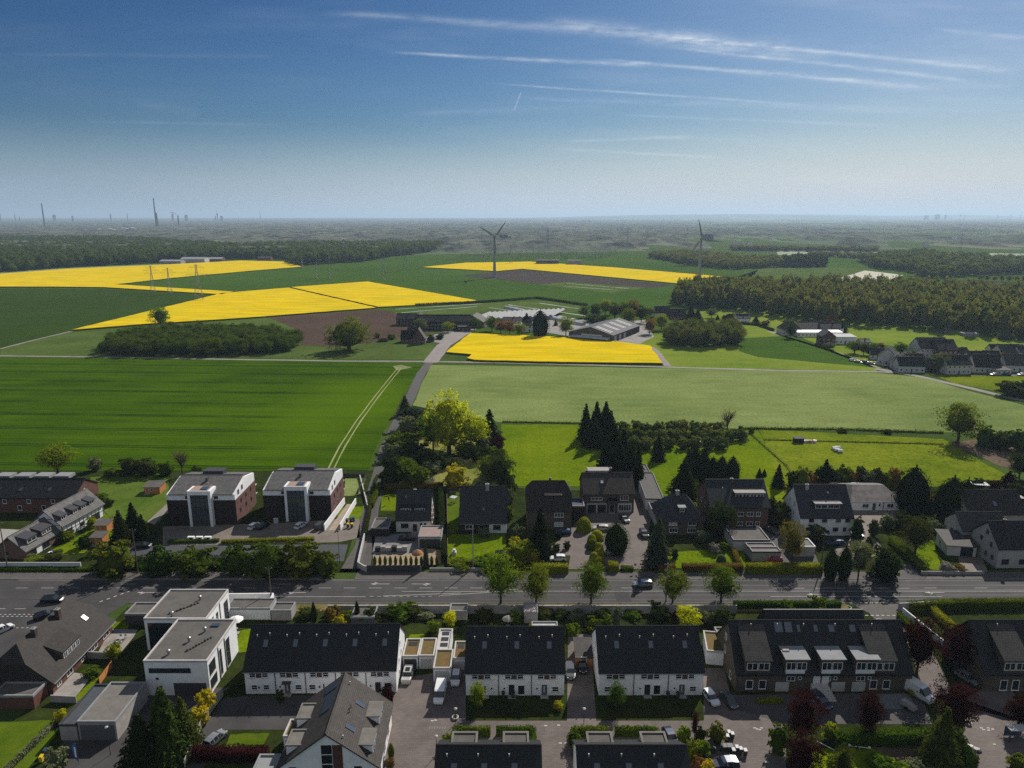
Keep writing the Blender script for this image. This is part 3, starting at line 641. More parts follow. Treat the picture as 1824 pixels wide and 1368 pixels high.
def leaf_box(name, path, wid, h, leaf, label, cat='hedge', group=None, dens=26, size=.13, z0=0.0, lump=.12, kind=None):
 """a hedge along a path of world points: dark inner body with leaf faces all over it"""
 rs = np.random.RandomState(len(path) * 7 + int(h * 10) + int(abs(path[0][0]) * 3) % 97); P = []; Nn = []; V = []; F = []; k = 0
 for a, b in zip(path, path[1:]):
  a = np.array([a[0], a[1], 0.]); b = np.array([b[0], b[1], 0.]); L = np.linalg.norm(b - a); t = (b - a) / L; n = np.array([-t[1], t[0], 0])
  for face, (area) in (('top', L * wid), ('f', L * h), ('b', L * h), ('e0', wid * h), ('e1', wid * h)):
   m_ = int(area * dens) + 4; s = rs.uniform(0, 1, m_) * L; q_ = rs.uniform(-.5, .5, m_) * wid; zz = rs.uniform(0.02, 1, m_) * h; nn = np.array([0, 0, 1.])
   if face == 'top': zz = np.full(m_, h)
   elif face == 'f': q_ = np.full(m_, -.5) * wid; nn = -n
   elif face == 'b': q_ = np.full(m_, .5) * wid; nn = n
   elif face == 'e0': s = np.zeros(m_); nn = -t
   else: s = np.full(m_, L); nn = t
   p = a + s[:, None] * t + q_[:, None] * n + np.array([0, 0, 1.]) * zz[:, None]
   wob_ = (np.sin(p[:, 0] * 1.9 + p[:, 1]) + np.sin(p[:, 1] * 2.3 + p[:, 0] * .7) + np.sin(p[:, 0] * .8)) / 3
   p += nn * (rs.uniform(-.1, .06, m_) + wob_ * lump)[:, None]; P.append(p); Nn.append(np.tile(nn * 1.6, (m_, 1)))
  i_ = lump + .05; c = [a - n * (wid / 2 - i_), b - n * (wid / 2 - i_), b + n * (wid / 2 - i_), a + n * (wid / 2 - i_)]
  V += [c_ for c_ in c] + [c_ + np.array([0, 0, h - i_]) for c_ in c]
  F += [[k + 4, k + 5, k + 6, k + 7], [k, k + 1, k + 5, k + 4], [k + 1, k + 2, k + 6, k + 5], [k + 2, k + 3, k + 7, k + 6], [k + 3, k, k + 4, k + 7]]; k += 8
 P = np.concatenate(P); QV, QF = quads(rs, P, np.concatenate(Nn), size, .7)
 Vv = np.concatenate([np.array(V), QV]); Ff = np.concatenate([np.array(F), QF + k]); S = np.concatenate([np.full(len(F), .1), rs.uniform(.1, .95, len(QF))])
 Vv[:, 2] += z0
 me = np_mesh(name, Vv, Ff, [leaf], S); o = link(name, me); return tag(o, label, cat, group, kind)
def hedge(pts, wid, h, leaf, label, **k): return leaf_box('hedge', [G2(*p) for p in pts], wid, h, leaf, label, **k)
def inside(x, y, poly):
 c = False; j = len(poly) - 1
 for i in range(len(poly)):
  if (poly[i][1] > y) != (poly[j][1] > y) and x < (poly[j][0] - poly[i][0]) * (y - poly[i][1]) / (poly[j][1] - poly[i][1]) + poly[i][0]: c = not c
  j = i
 return c
def mass(name, pts, spacing, h, r, leaf, label=None, cat=None, kind='stuff', src='far', seed=5, jit=.45, hv=.2, px=True, cap=12000, leafsz=None):
 """a wood that reads as one mass: many crowns in one mesh"""
 poly = [G2(*p) for p in pts] if px else pts; rs = np.random.RandomState(seed); xs = [p[0] for p in poly]; ys = [p[1] for p in poly]; pos = []
 y = min(ys)
 while y < max(ys):
  x = min(xs)
  while x < max(xs):
   X = x + rs.uniform(-jit, jit) * spacing; Y = y + rs.uniform(-jit, jit) * spacing
   if inside(X, Y, poly): pos.append((X, Y))
   x += spacing
  y += spacing
 pos = pos[:cap]; AV = []; AF = []; AS = []; k = 0
 if src == 'far': data = [PROTO['far'][i][1] for i in range(5)]
 else:
  data = []
  for i in range(3):
   me = PROTO[src][i % len(PROTO[src])][0]; n = len(me.vertices); v = np.zeros(n * 3); me.vertices.foreach_get('co', v); f = np.zeros(len(me.polygons) * 4, np.int32); me.loops.foreach_get('vertex_index', f)
   s = np.zeros(len(me.polygons)); me.attributes['shade'].data.foreach_get('value', s); data.append((v.reshape(-1, 3), f.reshape(-1, 4), s))
 for X, Y in pos:
  V, F, S_ = data[rs.randint(len(data))]; a = rs.uniform(0, 6.28); ca, sa = math.cos(a), math.sin(a); rr = r / R0 * rs.uniform(.8, 1.3); hh = h * rs.uniform(1 - hv, 1 + hv)
  W = np.stack([(V[:, 0] * ca - V[:, 1] * sa) * rr + X, (V[:, 0] * sa + V[:, 1] * ca) * rr + Y, V[:, 2] * hh], 1)
  AV.append(W.astype(np.float32)); AF.append(F + k); AS.append(np.clip(S_ + rs.uniform(-.3, .3), 0, 1)); k += len(V)
 me = np_mesh(name, np.concatenate(AV), np.concatenate(AF), [leaf], np.concatenate(AS)); o = link(name, me)
 return tag(o, label, cat, kind=kind)
# ---------------------------------------------------------------- building materials
M_render = mat('white_render', (.78, .78, .78), rough=.9, noise=.06, nscale=.6, fine=.12, fscale=1.2)
M_cream = mat('cream_render', (.58, .55, .50), rough=.9, noise=.08, nscale=.6, fine=.12, fscale=1.2)
M_brick = tiles('red_brick', (.19, .085, .062), (.14, .065, .05), .09, .25)
M_dbrick = tiles('dark_brick', (.050, .034, .030), (.034, .025, .024), .09, .25)
M_tbrick = tiles('tan_brick', (.16, .125, .095), (.11, .085, .065), .09, .25)
M_rbrick = tiles('russet_brick', (.21, .12, .085), (.15, .09, .07), .09, .25)
M_roof = tiles('roof_black', (.026, .026, .028), (.015, .016, .018), .34, .3, rough=.6, spec=.3)
M_roofb = tiles('roof_blueblack', (.023, .027, .034), (.015, .018, .024), .34, .3, rough=.45, spec=.4)
M_roofg = tiles('roof_grey', (.105, .095, .085), (.065, .06, .055), .34, .3)
M_roofd = tiles('roof_brown', (.062, .050, .043), (.036, .031, .028), .34, .3)
M_pantile = tiles('roof_pantile', (.235, .225, .215), (.17, .165, .16), .42, .36, mortar=.16)
M_flat = mat('bitumen_roof', (.125, .115, .105), rough=.95, noise=.18, nscale=.5, fine=.35, fscale=5)
M_gravel = mat('gravel_roof', (.20, .185, .165), rough=.95, noise=.15, nscale=.6, fine=.45, fscale=7)
M_sedum = mat('sedum_roof', (.10, .115, .025), color2=(.23, .11, .045), rough=.95, nscale=1.1, noise=.1, fine=.4, fscale=5)
M_zinc = mat('zinc_trim', (.24, .245, .25), rough=.8, spec=.2, noise=.1, nscale=1)
M_glass = mat('window_glass', (.018, .022, .028), rough=.08, spec=.7)
M_sky = mat('skylight_glass', (.05, .07, .10), rough=.12, spec=1.0)
M_blind = mat('roller_blind', (.42, .42, .43), rough=.7)
M_fw = mat('frame_white', (.72, .72, .72), rough=.6); M_fd = mat('frame_dark', (.05, .05, .055), rough=.6); M_fb = mat('frame_brown', (.085, .04, .028), rough=.7)
M_door = mat('door_grey', (.10, .105, .11), rough=.6); M_wood = mat('orange_timber', (.42, .17, .05), rough=.8, noise=.2, nscale=2); M_metal = mat('steel', (.35, .35, .36), rough=.4, metal=.8)
M_black = mat('black_plastic', (.02, .02, .022), rough=.5); M_conc = mat('concrete', (.30, .28, .26), rough=.9, noise=.15, nscale=.8)
M_lightc = mat('pale_concrete', (.46, .44, .42), rough=.9, noise=.12, nscale=.8); M_chim = tiles('chimney_brick', (.10, .075, .06), (.07, .05, .045), .09, .25)
class House:
 """local frame: x along the front, y away from the camera, z up, origin at the front left corner"""
 def __init__(s, name, label, px=None, loc=None, rz=0.0, W=10, D=10, eave=5, ridge=9, roof='gable', wall=None, rmat=None, over=.45, verge=.25, group=None, cat='house', yr=None, hip=0, hipz=None, eaveb=None, base=0.0):
  s.W, s.D, s.E, s.R, s.over, s.kind = W, D, eave, ridge, over, roof
  if loc is None: g = G(*px); loc = (g.x, g.y)
  s.t = thing(name, label, cat, (loc[0], loc[1], base), rz, group); s.wall = wall or M_render; s.rm = rmat or M_roof; s.yr = D / 2 if yr is None else yr
  s.hip, s.hipz, s.Eb, s.verge = hip, hipz, eaveb if eaveb is not None else eave, verge
  s.roofobj = None; s.walls(); s.roof()
 def part(s, name, mb, m, parent=None, uv=False, smooth=False):
  me = mb.mesh(name, m, smooth)
  if uv: add_uv(me)
  return link(name, me, parent or s.t)
 def walls(s):
  b = MB(); W, D, E, Eb, Rz, yr = s.W, s.D, s.E, s.Eb, s.R - .28, s.yr; k = s.kind
  if k in ('flat', 'hip'): b.box(0, W, 0, D, 0, E if k == 'hip' else E)
  elif k in ('gable', 'half'):
   if k == 'half': hz = s.hipz - .3; f = (hz - E) / (Rz - E); pr = [(0, 0), (D, 0), (D, Eb), (yr + (D - yr) * (1 - f), hz), (yr * f, hz), (0, E)]
   else: pr = [(0, 0), (D, 0), (D, Eb), (yr, Rz), (0, E)]
   b.poly([(0, y, z) for y, z in reversed(pr)]); b.poly([(W, y, z) for y, z in pr])
   for a, c in zip(pr, pr[1:] + pr[:1]): b.poly([(0, a[0], a[1]), (0, c[0], c[1]), (W, c[0], c[1]), (W, a[0], a[1])])
  elif k == 'gabley':
   xr = s.yr if s.yr != s.D / 2 else W / 2; s.xr = xr; pr = [(0, 0), (W, 0), (W, E), (xr, Rz), (0, Eb)]
   b.poly([(x, 0, z) for x, z in pr]); b.poly([(x, D, z) for x, z in reversed(pr)])
   for a, c in zip(pr, pr[1:] + pr[:1]): b.poly([(c[0], 0, c[1]), (a[0], 0, a[1]), (a[0], D, a[1]), (c[0], D, c[1])])
  elif k == 'mono':
   pr = [(0, 0), (D, 0), (D, Rz), (0, E)]
   b.poly([(0, y, z) for y, z in reversed(pr)]); b.poly([(W, y, z) for y, z in pr])
   for a, c in zip(pr, pr[1:] + pr[:1]): b.poly([(0, a[0], a[1]), (0, c[0], c[1]), (W, c[0], c[1]), (W, a[0], a[1])])
  s.w = s.part('wall', b, s.wall, uv=True)
 def roof(s):
  b = MB(); W, D, E, Rz, o, v, yr = s.W, s.D, s.E, s.R, s.over, s.verge, s.yr; th = .22; k = s.kind
  if k == 'gable':
   s.sf = (Rz - E) / yr; sb = (Rz - s.Eb) / (D - yr)
   for (ye, ze, yy) in ((-o, E - o * s.sf, yr), (D + o, s.Eb - o * sb, yr)):
    q = [(-v, ye, ze), (W + v, ye, ze), (W + v, yy, Rz), (-v, yy, Rz)]
    if ye > yy: q = [q[1], q[0], q[3], q[2]]
    b.hexa([(x, y, z - .05) for x, y, z in q], [(x, y, z + th) for x, y, z in q])
   r = MB(); r.beam((-v, yr, Rz + th + .02), (W + v, yr, Rz + th + .02), .15, 6)
   s.roofobj = s.part('roof', b, s.rm, uv=True); s.part('ridge_cap', r, s.rm, s.roofobj, uv=True); s.top = lambda y: E + y * s.sf + th; return
  if k == 'gabley':
   xr = s.xr; s.sr = (Rz - E) / (W - xr); sl = (Rz - s.Eb) / xr
   for (xe, ze, xx) in ((-o, s.Eb - o * sl, xr), (W + o, E - o * s.sr, xr)):
    q = [(xe, -v, ze), (xx, -v, Rz), (xx, D + v, Rz), (xe, D + v, ze)]
    if xe > xx: q = [q[1], q[0], q[3], q[2]]
    b.hexa([(x, y, z - .05) for x, y, z in q], [(x, y, z + th) for x, y, z in q])
   r = MB(); r.beam((xr, -v, Rz + th + .02), (xr, D + v, Rz + th + .02), .15, 6)
   s.roofobj = s.part('roof', b, s.rm, uv=True); s.part('ridge_cap', r, s.rm, s.roofobj, uv=True); return
  if k in ('hip', 'half'):
   sf = s.sf = (Rz - E) / yr; ze = E - o * sf; x0, x1, y0, y1 = -v, W + v, -o, D + o; hz = s.hipz if k == 'half' else ze
   f = (hz - ze) / (Rz - ze); ya = y0 + (yr - y0) * f; yb = y1 + (yr - y1) * f; hp = s.hip; z_ = lambda a, c: (a[0], a[1], c)
   Af, Bf, Bb, Ab = (x0, y0, ze), (x1, y0, ze), (x1, y1, ze), (x0, y1, ze); r0, r1 = (x0 + hp, yr, Rz), (x1 - hp, yr, Rz)
   if k == 'hip':
    b.poly([Af, Bf, r1, r0]); b.poly([Bb, Ab, r0, r1]); b.poly([Bf, Bb, r1]); b.poly([Ab, Af, r0])
   else:
    fA, fB, bA, bB = (x0, ya, hz), (x1, ya, hz), (x0, yb, hz), (x1, yb, hz)
    b.poly([Af, Bf, fB, r1, r0, fA]); b.poly([Bb, Ab, bA, r0, r1, bB]); b.poly([fB, bB, r1]); b.poly([bA, fA, r0])
    b.poly([Bf, Bb, bB, fB]); b.poly([Ab, Af, fA, bA])
   b.poly([Ab, Bb, Bf, Af]); s.roofobj = s.part('roof', b, s.rm, uv=True); s.top = lambda y: E + y * sf; return
  if k == 'mono':
   s.sf = (Rz - E) / D; q = [(-v, -o, E - o * s.sf), (W + v, -o, E - o * s.sf), (W + v, D + o, Rz + o * s.sf), (-v, D + o, Rz + o * s.sf)]
   b.hexa(q, [(x, y, z + .15) for x, y, z in q]); s.roofobj = s.part('roof', b, s.rm, uv=True); s.top = lambda y: E + y * s.sf + .15; return
  if k == 'flat':
   b.box(.22, W - .22, .22, D - .22, E - .1, E + .05); s.roofobj = s.part('roof', b, s.rm, uv=True)
   r = MB(); e = .06; hh = .32
   r.box(-e, W + e, -e, .22, E - .12, E + hh); r.box(-e, W + e, D - .22, D + e, E - .12, E + hh); r.box(-e, .22, .22, D - .22, E - .12, E + hh - .003); r.box(W - .22, W + e, .22, D - .22, E - .12, E + hh - .003)
   s.part('roof_edge', r, s.edge if hasattr(s, 'edge') else M_zinc, s.roofobj); s.top = lambda y: E + .05
 # --- a frame on a wall: side F(ront) B(ack) L R; a = distance along the wall, out = how far proud
 def P(s, side, a, z, out=0.0):
  return {'F': (a, -out, z), 'B': (s.W - a, s.D + out, z), 'R': (s.W + out, a, z), 'L': (-out, s.D - a, z)}[side]
 def slab(s, mb, side, a0, a1, z0, z1, o0, o1):
  p = [s.P(side, a0, z0, o0), s.P(side, a1, z0, o0), s.P(side, a1, z0, o1), s.P(side, a0, z0, o1)]
  x = [q[0] for q in p]; y = [q[1] for q in p]; return mb.box(min(x), max(x), min(y), max(y), z0, z1)
 def win(s, side, a, z, w, h, fm=None, gm=None, n=1, sill=True, out=0.0, parent=None, nv=1, fw=.07):
  fm = fm or M_fw; g = MB(); s.slab(g, side, a, a + w, z, z + h, out - .02, out + .025); o = s.part('window', g, gm or M_glass, parent)
  f = MB(); s.slab(f, side, a - .03, a + w + .03, z - .03, z + fw, out, out + .06); s.slab(f, side, a - .03, a + w + .03, z + h - fw, z + h + .03, out, out + .06)
  s.slab(f, side, a - .03, a + fw, z + fw, z + h - fw, out, out + .057); s.slab(f, side, a + w - fw, a + w + .03, z + fw, z + h - fw, out, out + .057)
  for i in range(1, n): x = a + w * i / n; s.slab(f, side, x - fw * .6, x + fw * .6, z + fw, z + h - fw, out, out + .055)
  for i in range(1, nv): y = z + h * i / nv; s.slab(f, side, a + fw, a + w - fw, y - fw * .5, y + fw * .5, out, out + .052)
  s.part('frame', f, fm, o)
  if sill: q = MB(); s.slab(q, side, a - .1, a + w + .1, z - .12, z - .03, out, out + .14); s.part('sill', q, M_lightc, o)
  return o
 def door(s, side, a, w=1.05, h=2.15, m=None, z=.12, canopy=False, glass=True, step=True):
  b = MB(); s.slab(b, side, a, a + w, z, z + h, -.02, .05); o = s.part('door', b, m or M_door)
  f = MB(); s.slab(f, side, a - .08, a, z, z + h + .08, -.02, .08); s.slab(f, side, a + w, a + w + .08, z, z + h + .08, -.02, .08); s.slab(f, side, a, a + w, z + h, z + h + .08, -.02, .08); s.part('frame', f, M_fw, o)
  if glass: g = MB(); s.slab(g, side, a + w * .35, a + w * .6, z + .5, z + h - .3, .05, .06); s.part('pane', g, M_glass if m is not M_door else M_blind, o)
  if step: q = MB(); s.slab(q, side, a - .2, a + w + .2, 0, z, 0, 1.0); s.part('doorstep', q, M_conc)
  if canopy: c = MB(); s.slab(c, side, a - .3, a + w + .3, z + h + .25, z + h + .35, 0, 1.0); s.part('canopy', c, M_fd)
  return o
 def pipe(s, side, a, z1=None): b = MB(); s.slab(b, side, a, a + .12, 0, z1 or s.E, .01, .13); s.part('drainpipe', b, M_fd)
 def gutter(s):
  b = MB(); z = s.E - s.over * s.sf; b.box(-s.verge, s.W + s.verge, -s.over - .12, -s.over - .003, z - .08, z + .05); s.part('gutter', b, M_zinc, s.roofobj)
 def chimney(s, x, y, z1, w=.6, d=.6, m=None):
  b = MB(); b.box(x - w / 2, x + w / 2, y - d / 2, y + d / 2, s.top(min(y, 2 * s.yr - y)) - .5, z1); o = s.part('chimney', b, m or M_chim, s.roofobj, uv=True)
  c = MB(); c.box(x - w / 2 - .06, x + w / 2 + .06, y - d / 2 - .06, y + d / 2 + .06, z1, z1 + .1); c.lathe([(.13, z1 + .1), (.12, z1 + .4)], 8, x, y); s.part('chimney_cap', c, M_zinc, o); return o
 def vent(s, x, y): b = MB(); z = s.top(min(y, 2 * s.yr - y)); b.lathe([(.07, z - .1), (.07, z + .35), (.12, z + .36), (.12, z + .46)], 8, x, y); s.part('vent_pipe', b, M_lightc, s.roofobj)
 def skylight(s, x, y, w=.85, l=1.3, lit=None, back=False):
  """on the front slope, y = lower edge; l measured along the slope"""
  c = 1 / math.sqrt(1 + s.sf ** 2); y1 = y + l * c; T = lambda yy, k: s.top(yy) + k; n = (0, -s.sf * c, c)
  def quadbox(x0, x1, ya, yb, k0, k1):
   lo = [(x0, ya - n[1] * -k0, T(ya, 0) + n[2] * k0), (x1, ya + n[1] * k0, T(ya, 0) + n[2] * k0), (x1, yb + n[1] * k0, T(yb, 0) + n[2] * k0), (x0, yb + n[1] * k0, T(yb, 0) + n[2] * k0)]
   hi = [(x0, ya + n[1] * k1, T(ya, 0) + n[2] * k1), (x1, ya + n[1] * k1, T(ya, 0) + n[2] * k1), (x1, yb + n[1] * k1, T(yb, 0) + n[2] * k1), (x0, yb + n[1] * k1, T(yb, 0) + n[2] * k1)]
   lo[0] = (x0, ya + n[1] * k0, T(ya, 0) + n[2] * k0); return lo, hi
  g = MB(); g.hexa(*quadbox(x + .07, x + w - .07, y + .05, y1 - .05, -.05, .07)); o = s.part('skylight', g, lit or M_sky, s.roofobj)
  f = MB()
  for q in ((x, x + .07, y, y1), (x + w - .07, x + w, y, y1), (x + .07, x + w - .07, y, y + .05), (x + .07, x + w - .07, y1 - .05, y1)): f.hexa(*quadbox(*q, -.05, .11))
  s.part('frame', f, M_fd, o); return o
 def ladder(s, x, y0, y1):
  b = MB(); k = .1
  for xx in (x, x + .4): b.beam((xx, y0, s.top(y0) + k), (xx, y1, s.top(y1) + k), .03, 4)
  n = int((y1 - y0) / .28)
  for i in range(n + 1): y = y0 + (y1 - y0) * i / n; b.beam((x, y, s.top(y) + k), (x + .4, y, s.top(y) + k), .025, 4)
  s.part('roof_ladder', b, M_fd, s.roofobj)
 def dormer(s, x, w, y, z0, h, rm=None, wm=None, nwin=2, pitch=.12, wh=None, over=.25, wf=None, wincol=None, panel=None, slope=None):
  """box dormer: front face at depth y between z0 and z0+h, roof runs back into the slope"""
  zt = z0 + h; sf = s.sf; sl = pitch; yb = (zt + .1 - s.E - y * 0 - (-sl) * 0) ; yb = (zt - sl * y - s.E) / (sf - sl) if sf > sl else y + 3
  b = MB(); top = lambda yy: zt + sl * (yy - y); lowf = min(z0, s.top(y)) - .1
  b.hexa([(x, y, lowf), (x + w, y, lowf), (x + w, yb, min(top(yb) - .06, s.top(yb))), (x, yb, min(top(yb) - .06, s.top(yb)))], [(x, y, top(y)), (x + w, y, top(y)), (x + w, yb, top(yb)), (x, yb, top(yb))])
  o = s.part('dormer', b, wm or s.wall, uv=True)
  r = MB(); q = [(x - .2, y - over, top(y - over)), (x + w + .2, y - over, top(y - over)), (x + w + .2, yb + .3, top(yb + .3)), (x - .2, yb + .3, top(yb + .3))]
  r.hexa(q, [(a, c, d + .16) for a, c, d in q]); s.part('dormer_roof', r, rm or M_zinc, o, uv=True)
  wh = wh or h * .6; ww = (w - .3) / nwin
  for i in range(nwin): s.win('F', x + .15 + i * ww + .1, z0 + (h - wh) / 2, ww - .2, wh, gm=wincol, n=2 if ww > 1.2 else 1, out=-y, parent=o, sill=False)
  return o
def mini_house(name, label, px, py, W, D, eave, ridge, roof, wall, rmat, rz=0.0, group=None, wins=2, loc=None, cat='house', chim=True, **k):
 """a farther house: still walls, roof, windows, door and chimney"""
 h = House(name, label, px=(px, py) if loc is None else None, loc=loc, rz=rz, W=W, D=D, eave=eave, ridge=ridge, roof=roof, wall=wall, rmat=rmat, group=group, cat=cat, **k)
 n = max(1, int(W / 2.6)); 
 for fl in range(max(1, int(eave / 2.6))):
  for i in range(n):
   x = (i + .5) * W / n - .55
   if fl == 0 and i == n // 2: h.door('F', x, step=False)
   else: h.win('F', x, .9 + fl * 2.7, 1.1, 1.2, sill=False)
  for sd in 'RL':
   for i in range(wins): h.win(sd, (i + .7) * D / (wins + .4) - .5, .9 + fl * 2.7, 1.0, 1.2, sill=False)
 if chim and roof in ('gable', 'hip', 'half'): h.chimney(W * .6, h.yr * .9, ridge + .7)
 return h
# ---------------------------------------------------------------- houses south of the road
def flatbox(name, label, x0, x1, y0, y1, h, wall, top, rz=0.0, cat='garage', group=None, door=None, edge=None, gdoor=M_lightc):
 House.edge = edge or M_zinc
 s = House(name, label, loc=(x0, y0), rz=rz, W=x1 - x0, D=y1 - y0, eave=h, ridge=h, roof='flat', wall=wall, rmat=top, cat=cat, group=group); House.edge = M_zinc
 if door:
  b = MB(); s.slab(b, door, .3, (s.W if door in 'FB' else s.D) - .3, .02, h - .45, -.02, .03)
  for i in range(1, 5): z = (h - .45) * i / 5; s.slab(b, door, .3, (s.W if door in 'FB' else s.D) - .3, z, z + .03, .03, .045)
  s.part('garage_door', b, gdoor)
 return s
def row_house(name, label, loc, W, D, eave, ridge, n, doors, ladders, vents, rz=0.0, group='white terraces with black roofs'):
 s = House(name, label, loc=loc, rz=rz, W=W, D=D, eave=eave, ridge=ridge, wall=M_render, rmat=M_roof, over=.35, verge=.2, group=group)
 s.gutter(); u = W / n
 for i in range(n):
  x = i * u + (u - 3.6) / 2 - .1
  s.win('F', x, 3.45, 1.15, 1.05, nv=2); pn = MB(); s.slab(pn, 'F', x + 1.22, x + 2.2, 3.38, 4.55, 0, .05); s.part('facade_panel', pn, M_fb if doors[i] != 2 else M_fd)
  s.win('F', x + 2.3, 3.45, 1.15, 1.05, nv=2)
  if doors[i] == 3: s.win('F', x + .2, .9, 1.1, 1.0, nv=2); s.win('F', x + 2.4, .9, 1.1, 1.0, nv=2)
  elif doors[i] == 0: s.win('F', x - .3, 1.2, .45, .5, sill=False); s.door('F', x + .75, m=M_door, canopy=(i % 2 == 1)); s.win('F', x + 2.7, .8, 1.2, 1.05, nv=2)
  elif doors[i] == 1: s.win('F', x - .3, .8, 1.2, 1.05, nv=2); s.door('F', x + 1.9, m=M_fw, canopy=(i % 2 == 1)); s.win('F', x + 3.4, 1.2, .45, .5, sill=False)
  else: s.win('F', x - .3, 1.2, .45, .5, sill=False); s.door('F', x + .75, m=M_black); s.win('F', x + 2.4, .15, 1.3, 2.0)
  if i: s.pipe('F', i * u - .06, eave - .1)
  s.skylight(i * u + u * .48, D * .24, .95, 1.45, lit=None)
  if i in ladders: s.ladder(i * u + u * .5, D * .04, D * .22)
  s.vent(i * u + u * .25, D * .36); s.vent(i * u + u * .66, D * .38)
 bx = MB(); lam = MB()
 for i in range(n): s.slab(bx, 'F', i * u + u * .42, i * u + u * .42 + .3, 1.2, 1.55, 0, .12)
 s.part('letter_boxes', bx, M_fd)
 for a, z, w_ in ((D * .3, 3.5, .6), (D * .55, 3.5, .6), (D * .3, 1, .6), (D * .45, 6.0, .7)):
  for sd in 'LR': s.win(sd, a, z, w_, 1.15, sill=False)
 return s
row_house('terraced_house', 'long white five-door terrace with black roof beside the white cube villa', (-49.2, 114.7), 27.8, 12, 5.0, 10.3, 5, (3, 0, 1, 1, 2), (1, 2, 3), (), rz=R(.9))
row_house('terraced_house', 'white three-door terrace right of the parked white van', (-8.5, 114.3), 18.1, 12, 4.95, 10.2, 3, (1, 2, 0), (1,), ())
row_house('terraced_house', 'white three-door terrace with its white left gable end showing', (16.0, 114.3), 19.1, 12, 5.0, 10.3, 3, (1, 2, 0), (1,), (), rz=R(.3))
# bottom edge: two dark roofs, their flat dormers and hedged back gardens
for k, (x0, w_, lab) in enumerate(((-11.2, 15.4, 'black roofed terrace cut by the lower edge, left one of two'), (9.8, 16.2, 'black roofed terrace cut by the lower edge, right one of two'))):
 s = House('terraced_house', lab, loc=(x0, 86.6), W=w_, D=10, eave=5, ridge=8.6, wall=M_render, rmat=M_roof, over=.3, group='white terraces with black roofs', yr=4.6)
 for i in range(3): s.skylight(w_ * (.14 + .29 * i), 1.6, .95, 1.4); s.vent(w_ * (.1 + .3 * i), 3.4)
 for xx in (w_ * .12, w_ * .64):
  b = MB(); b.box(xx, xx + 3.9, 6.6, 9.9, 5.2, 6.6); d_ = s.part('rear_dormer', b, M_render); r = MB(); r.box(xx - .1, xx + 4, 9.6, 10, 6.6, 6.85); r.box(xx - .1, xx + 4, 6.5, 6.8, 6.6, 6.85); r.box(xx - .1, xx + .25, 6.8, 9.6, 6.6, 6.85); r.box(xx + 3.65, xx + 4, 6.8, 9.6, 6.6, 6.85); s.part('dormer_edge', r, M_gravel, d_); r = MB(); r.box(xx + .02, xx + 3.88, 6.62, 9.88, 6.602, 6.63); s.part('dormer_roof', r, M_flat, d_)
# the white cube villa, two stacked flat-roofed wings
House.edge = M_lightc
for (x0, y0, w_, d_, h, lab) in ((-67.2, 114.3, 11.6, 13.7, 7.0, 'white modern cube villa wing with flat grey roof and long strip window'), (-74.2, 128.3, 12.6, 11.4, 7.0, 'white modern flat roofed villa wing nearest the main road')):
 s = House('cube_villa', lab, loc=(x0, y0), W=w_, D=d_, eave=h, ridge=h, roof='flat', wall=M_render, rmat=M_flat, group='flat roofed white villas')
 if h and y0 < 120:
  s.win('F', .8, 4.7, 7.6, .95, fm=M_fd, n=4, sill=False); s.win('F', 1.9, 3.3, .45, .4, fm=M_fd, sill=False)
  b = MB(); s.slab(b, 'F', 5.0, 11.0, .02, 2.6, -.02, .03); s.part('carport_door', b, M_fd)
  s.win('R', .5, 3.6, 2.6, 2.4, fm=M_fd, n=2); s.win('R', .5, .8, 2.8, 2.0, fm=M_fd, n=2); s.win('R', 5.2, .6, .8, 5.2, fm=M_fd, nv=4); s.win('R', 8.2, .3, 1.6, 5.6, fm=M_fd, nv=3)
  s.pipe('R', 4.6, 6.8); s.pipe('R', 7.6, 6.8)
  L = (('roof_duct', 7.0, 2.8, 9.0, 6.6), )
 else:
  s.win('R', 2.2, 2.8, .9, 3.0, fm=M_fd, nv=2); s.win('R', 4.4, .6, .9, 5.0, fm=M_fd, nv=3); s.win('R', 8.4, .4, 2.0, 5.2, fm=M_fd, nv=3); s.pipe('R', 6.3, 6.8)
  b = MB(); s.slab(b, 'F', .6, 5.6, .1, 6.2, -.02, .04); s.part('glazed_corner', b, M_glass)
 d = MB(); x1, y1, x2, y2 = (6.6, 3.4, 9.2, 7.6) if y0 < 120 else (4.4, 2.2, 8.4, 6.2); 
 for i in range(9):
  f = i / 8; d.box(x1 + (x2 - x1) * f - .22, x1 + (x2 - x1) * f + .22, y1 + (y2 - y1) * f - .22, y1 + (y2 - y1) * f + .22, h + .04, h + .32 + .12 * (i % 3 == 0))
 s.part('roof_duct', d, M_flat, s.roofobj)
 for (xx, yy) in (((3.6, 2.2), (5.6, 6.3), (7.2, 9.6)) if y0 < 120 else ((8.2, 7.4), (5.2, 1.2))):
  c = MB(); c.lathe([(.22, h + .04), (.22, h + .7), (.36, h + .72), (.36, h + .95), (.1, h + 1.1)], 9, xx, yy); s.part('roof_cowl', c, M_metal, s.roofobj)
 if y0 < 120: c = MB(); c.box(7.6, 9.2, 11.2, 12.2, h + .05, h + .32); s.part('skylight', c, M_sky, s.roofobj)
House.edge = M_zinc
flatbox('garage', 'long flat roofed garage with pale gravel roof beside the blue flag', -72.9, -66.5, 102.8, 113.1, 3.4, M_conc, M_gravel, door='F', gdoor=M_door)
flatbox('lean_to', 'low slate coloured lean-to roof left of the gravel roofed garage', -76.0, -73.15, 102.7, 113.2, 2.9, M_conc, mat('blue_bitumen', (.07, .078, .09), noise=.15, nscale=1, fine=.3, fscale=6), cat='lean-to', edge=M_fd)
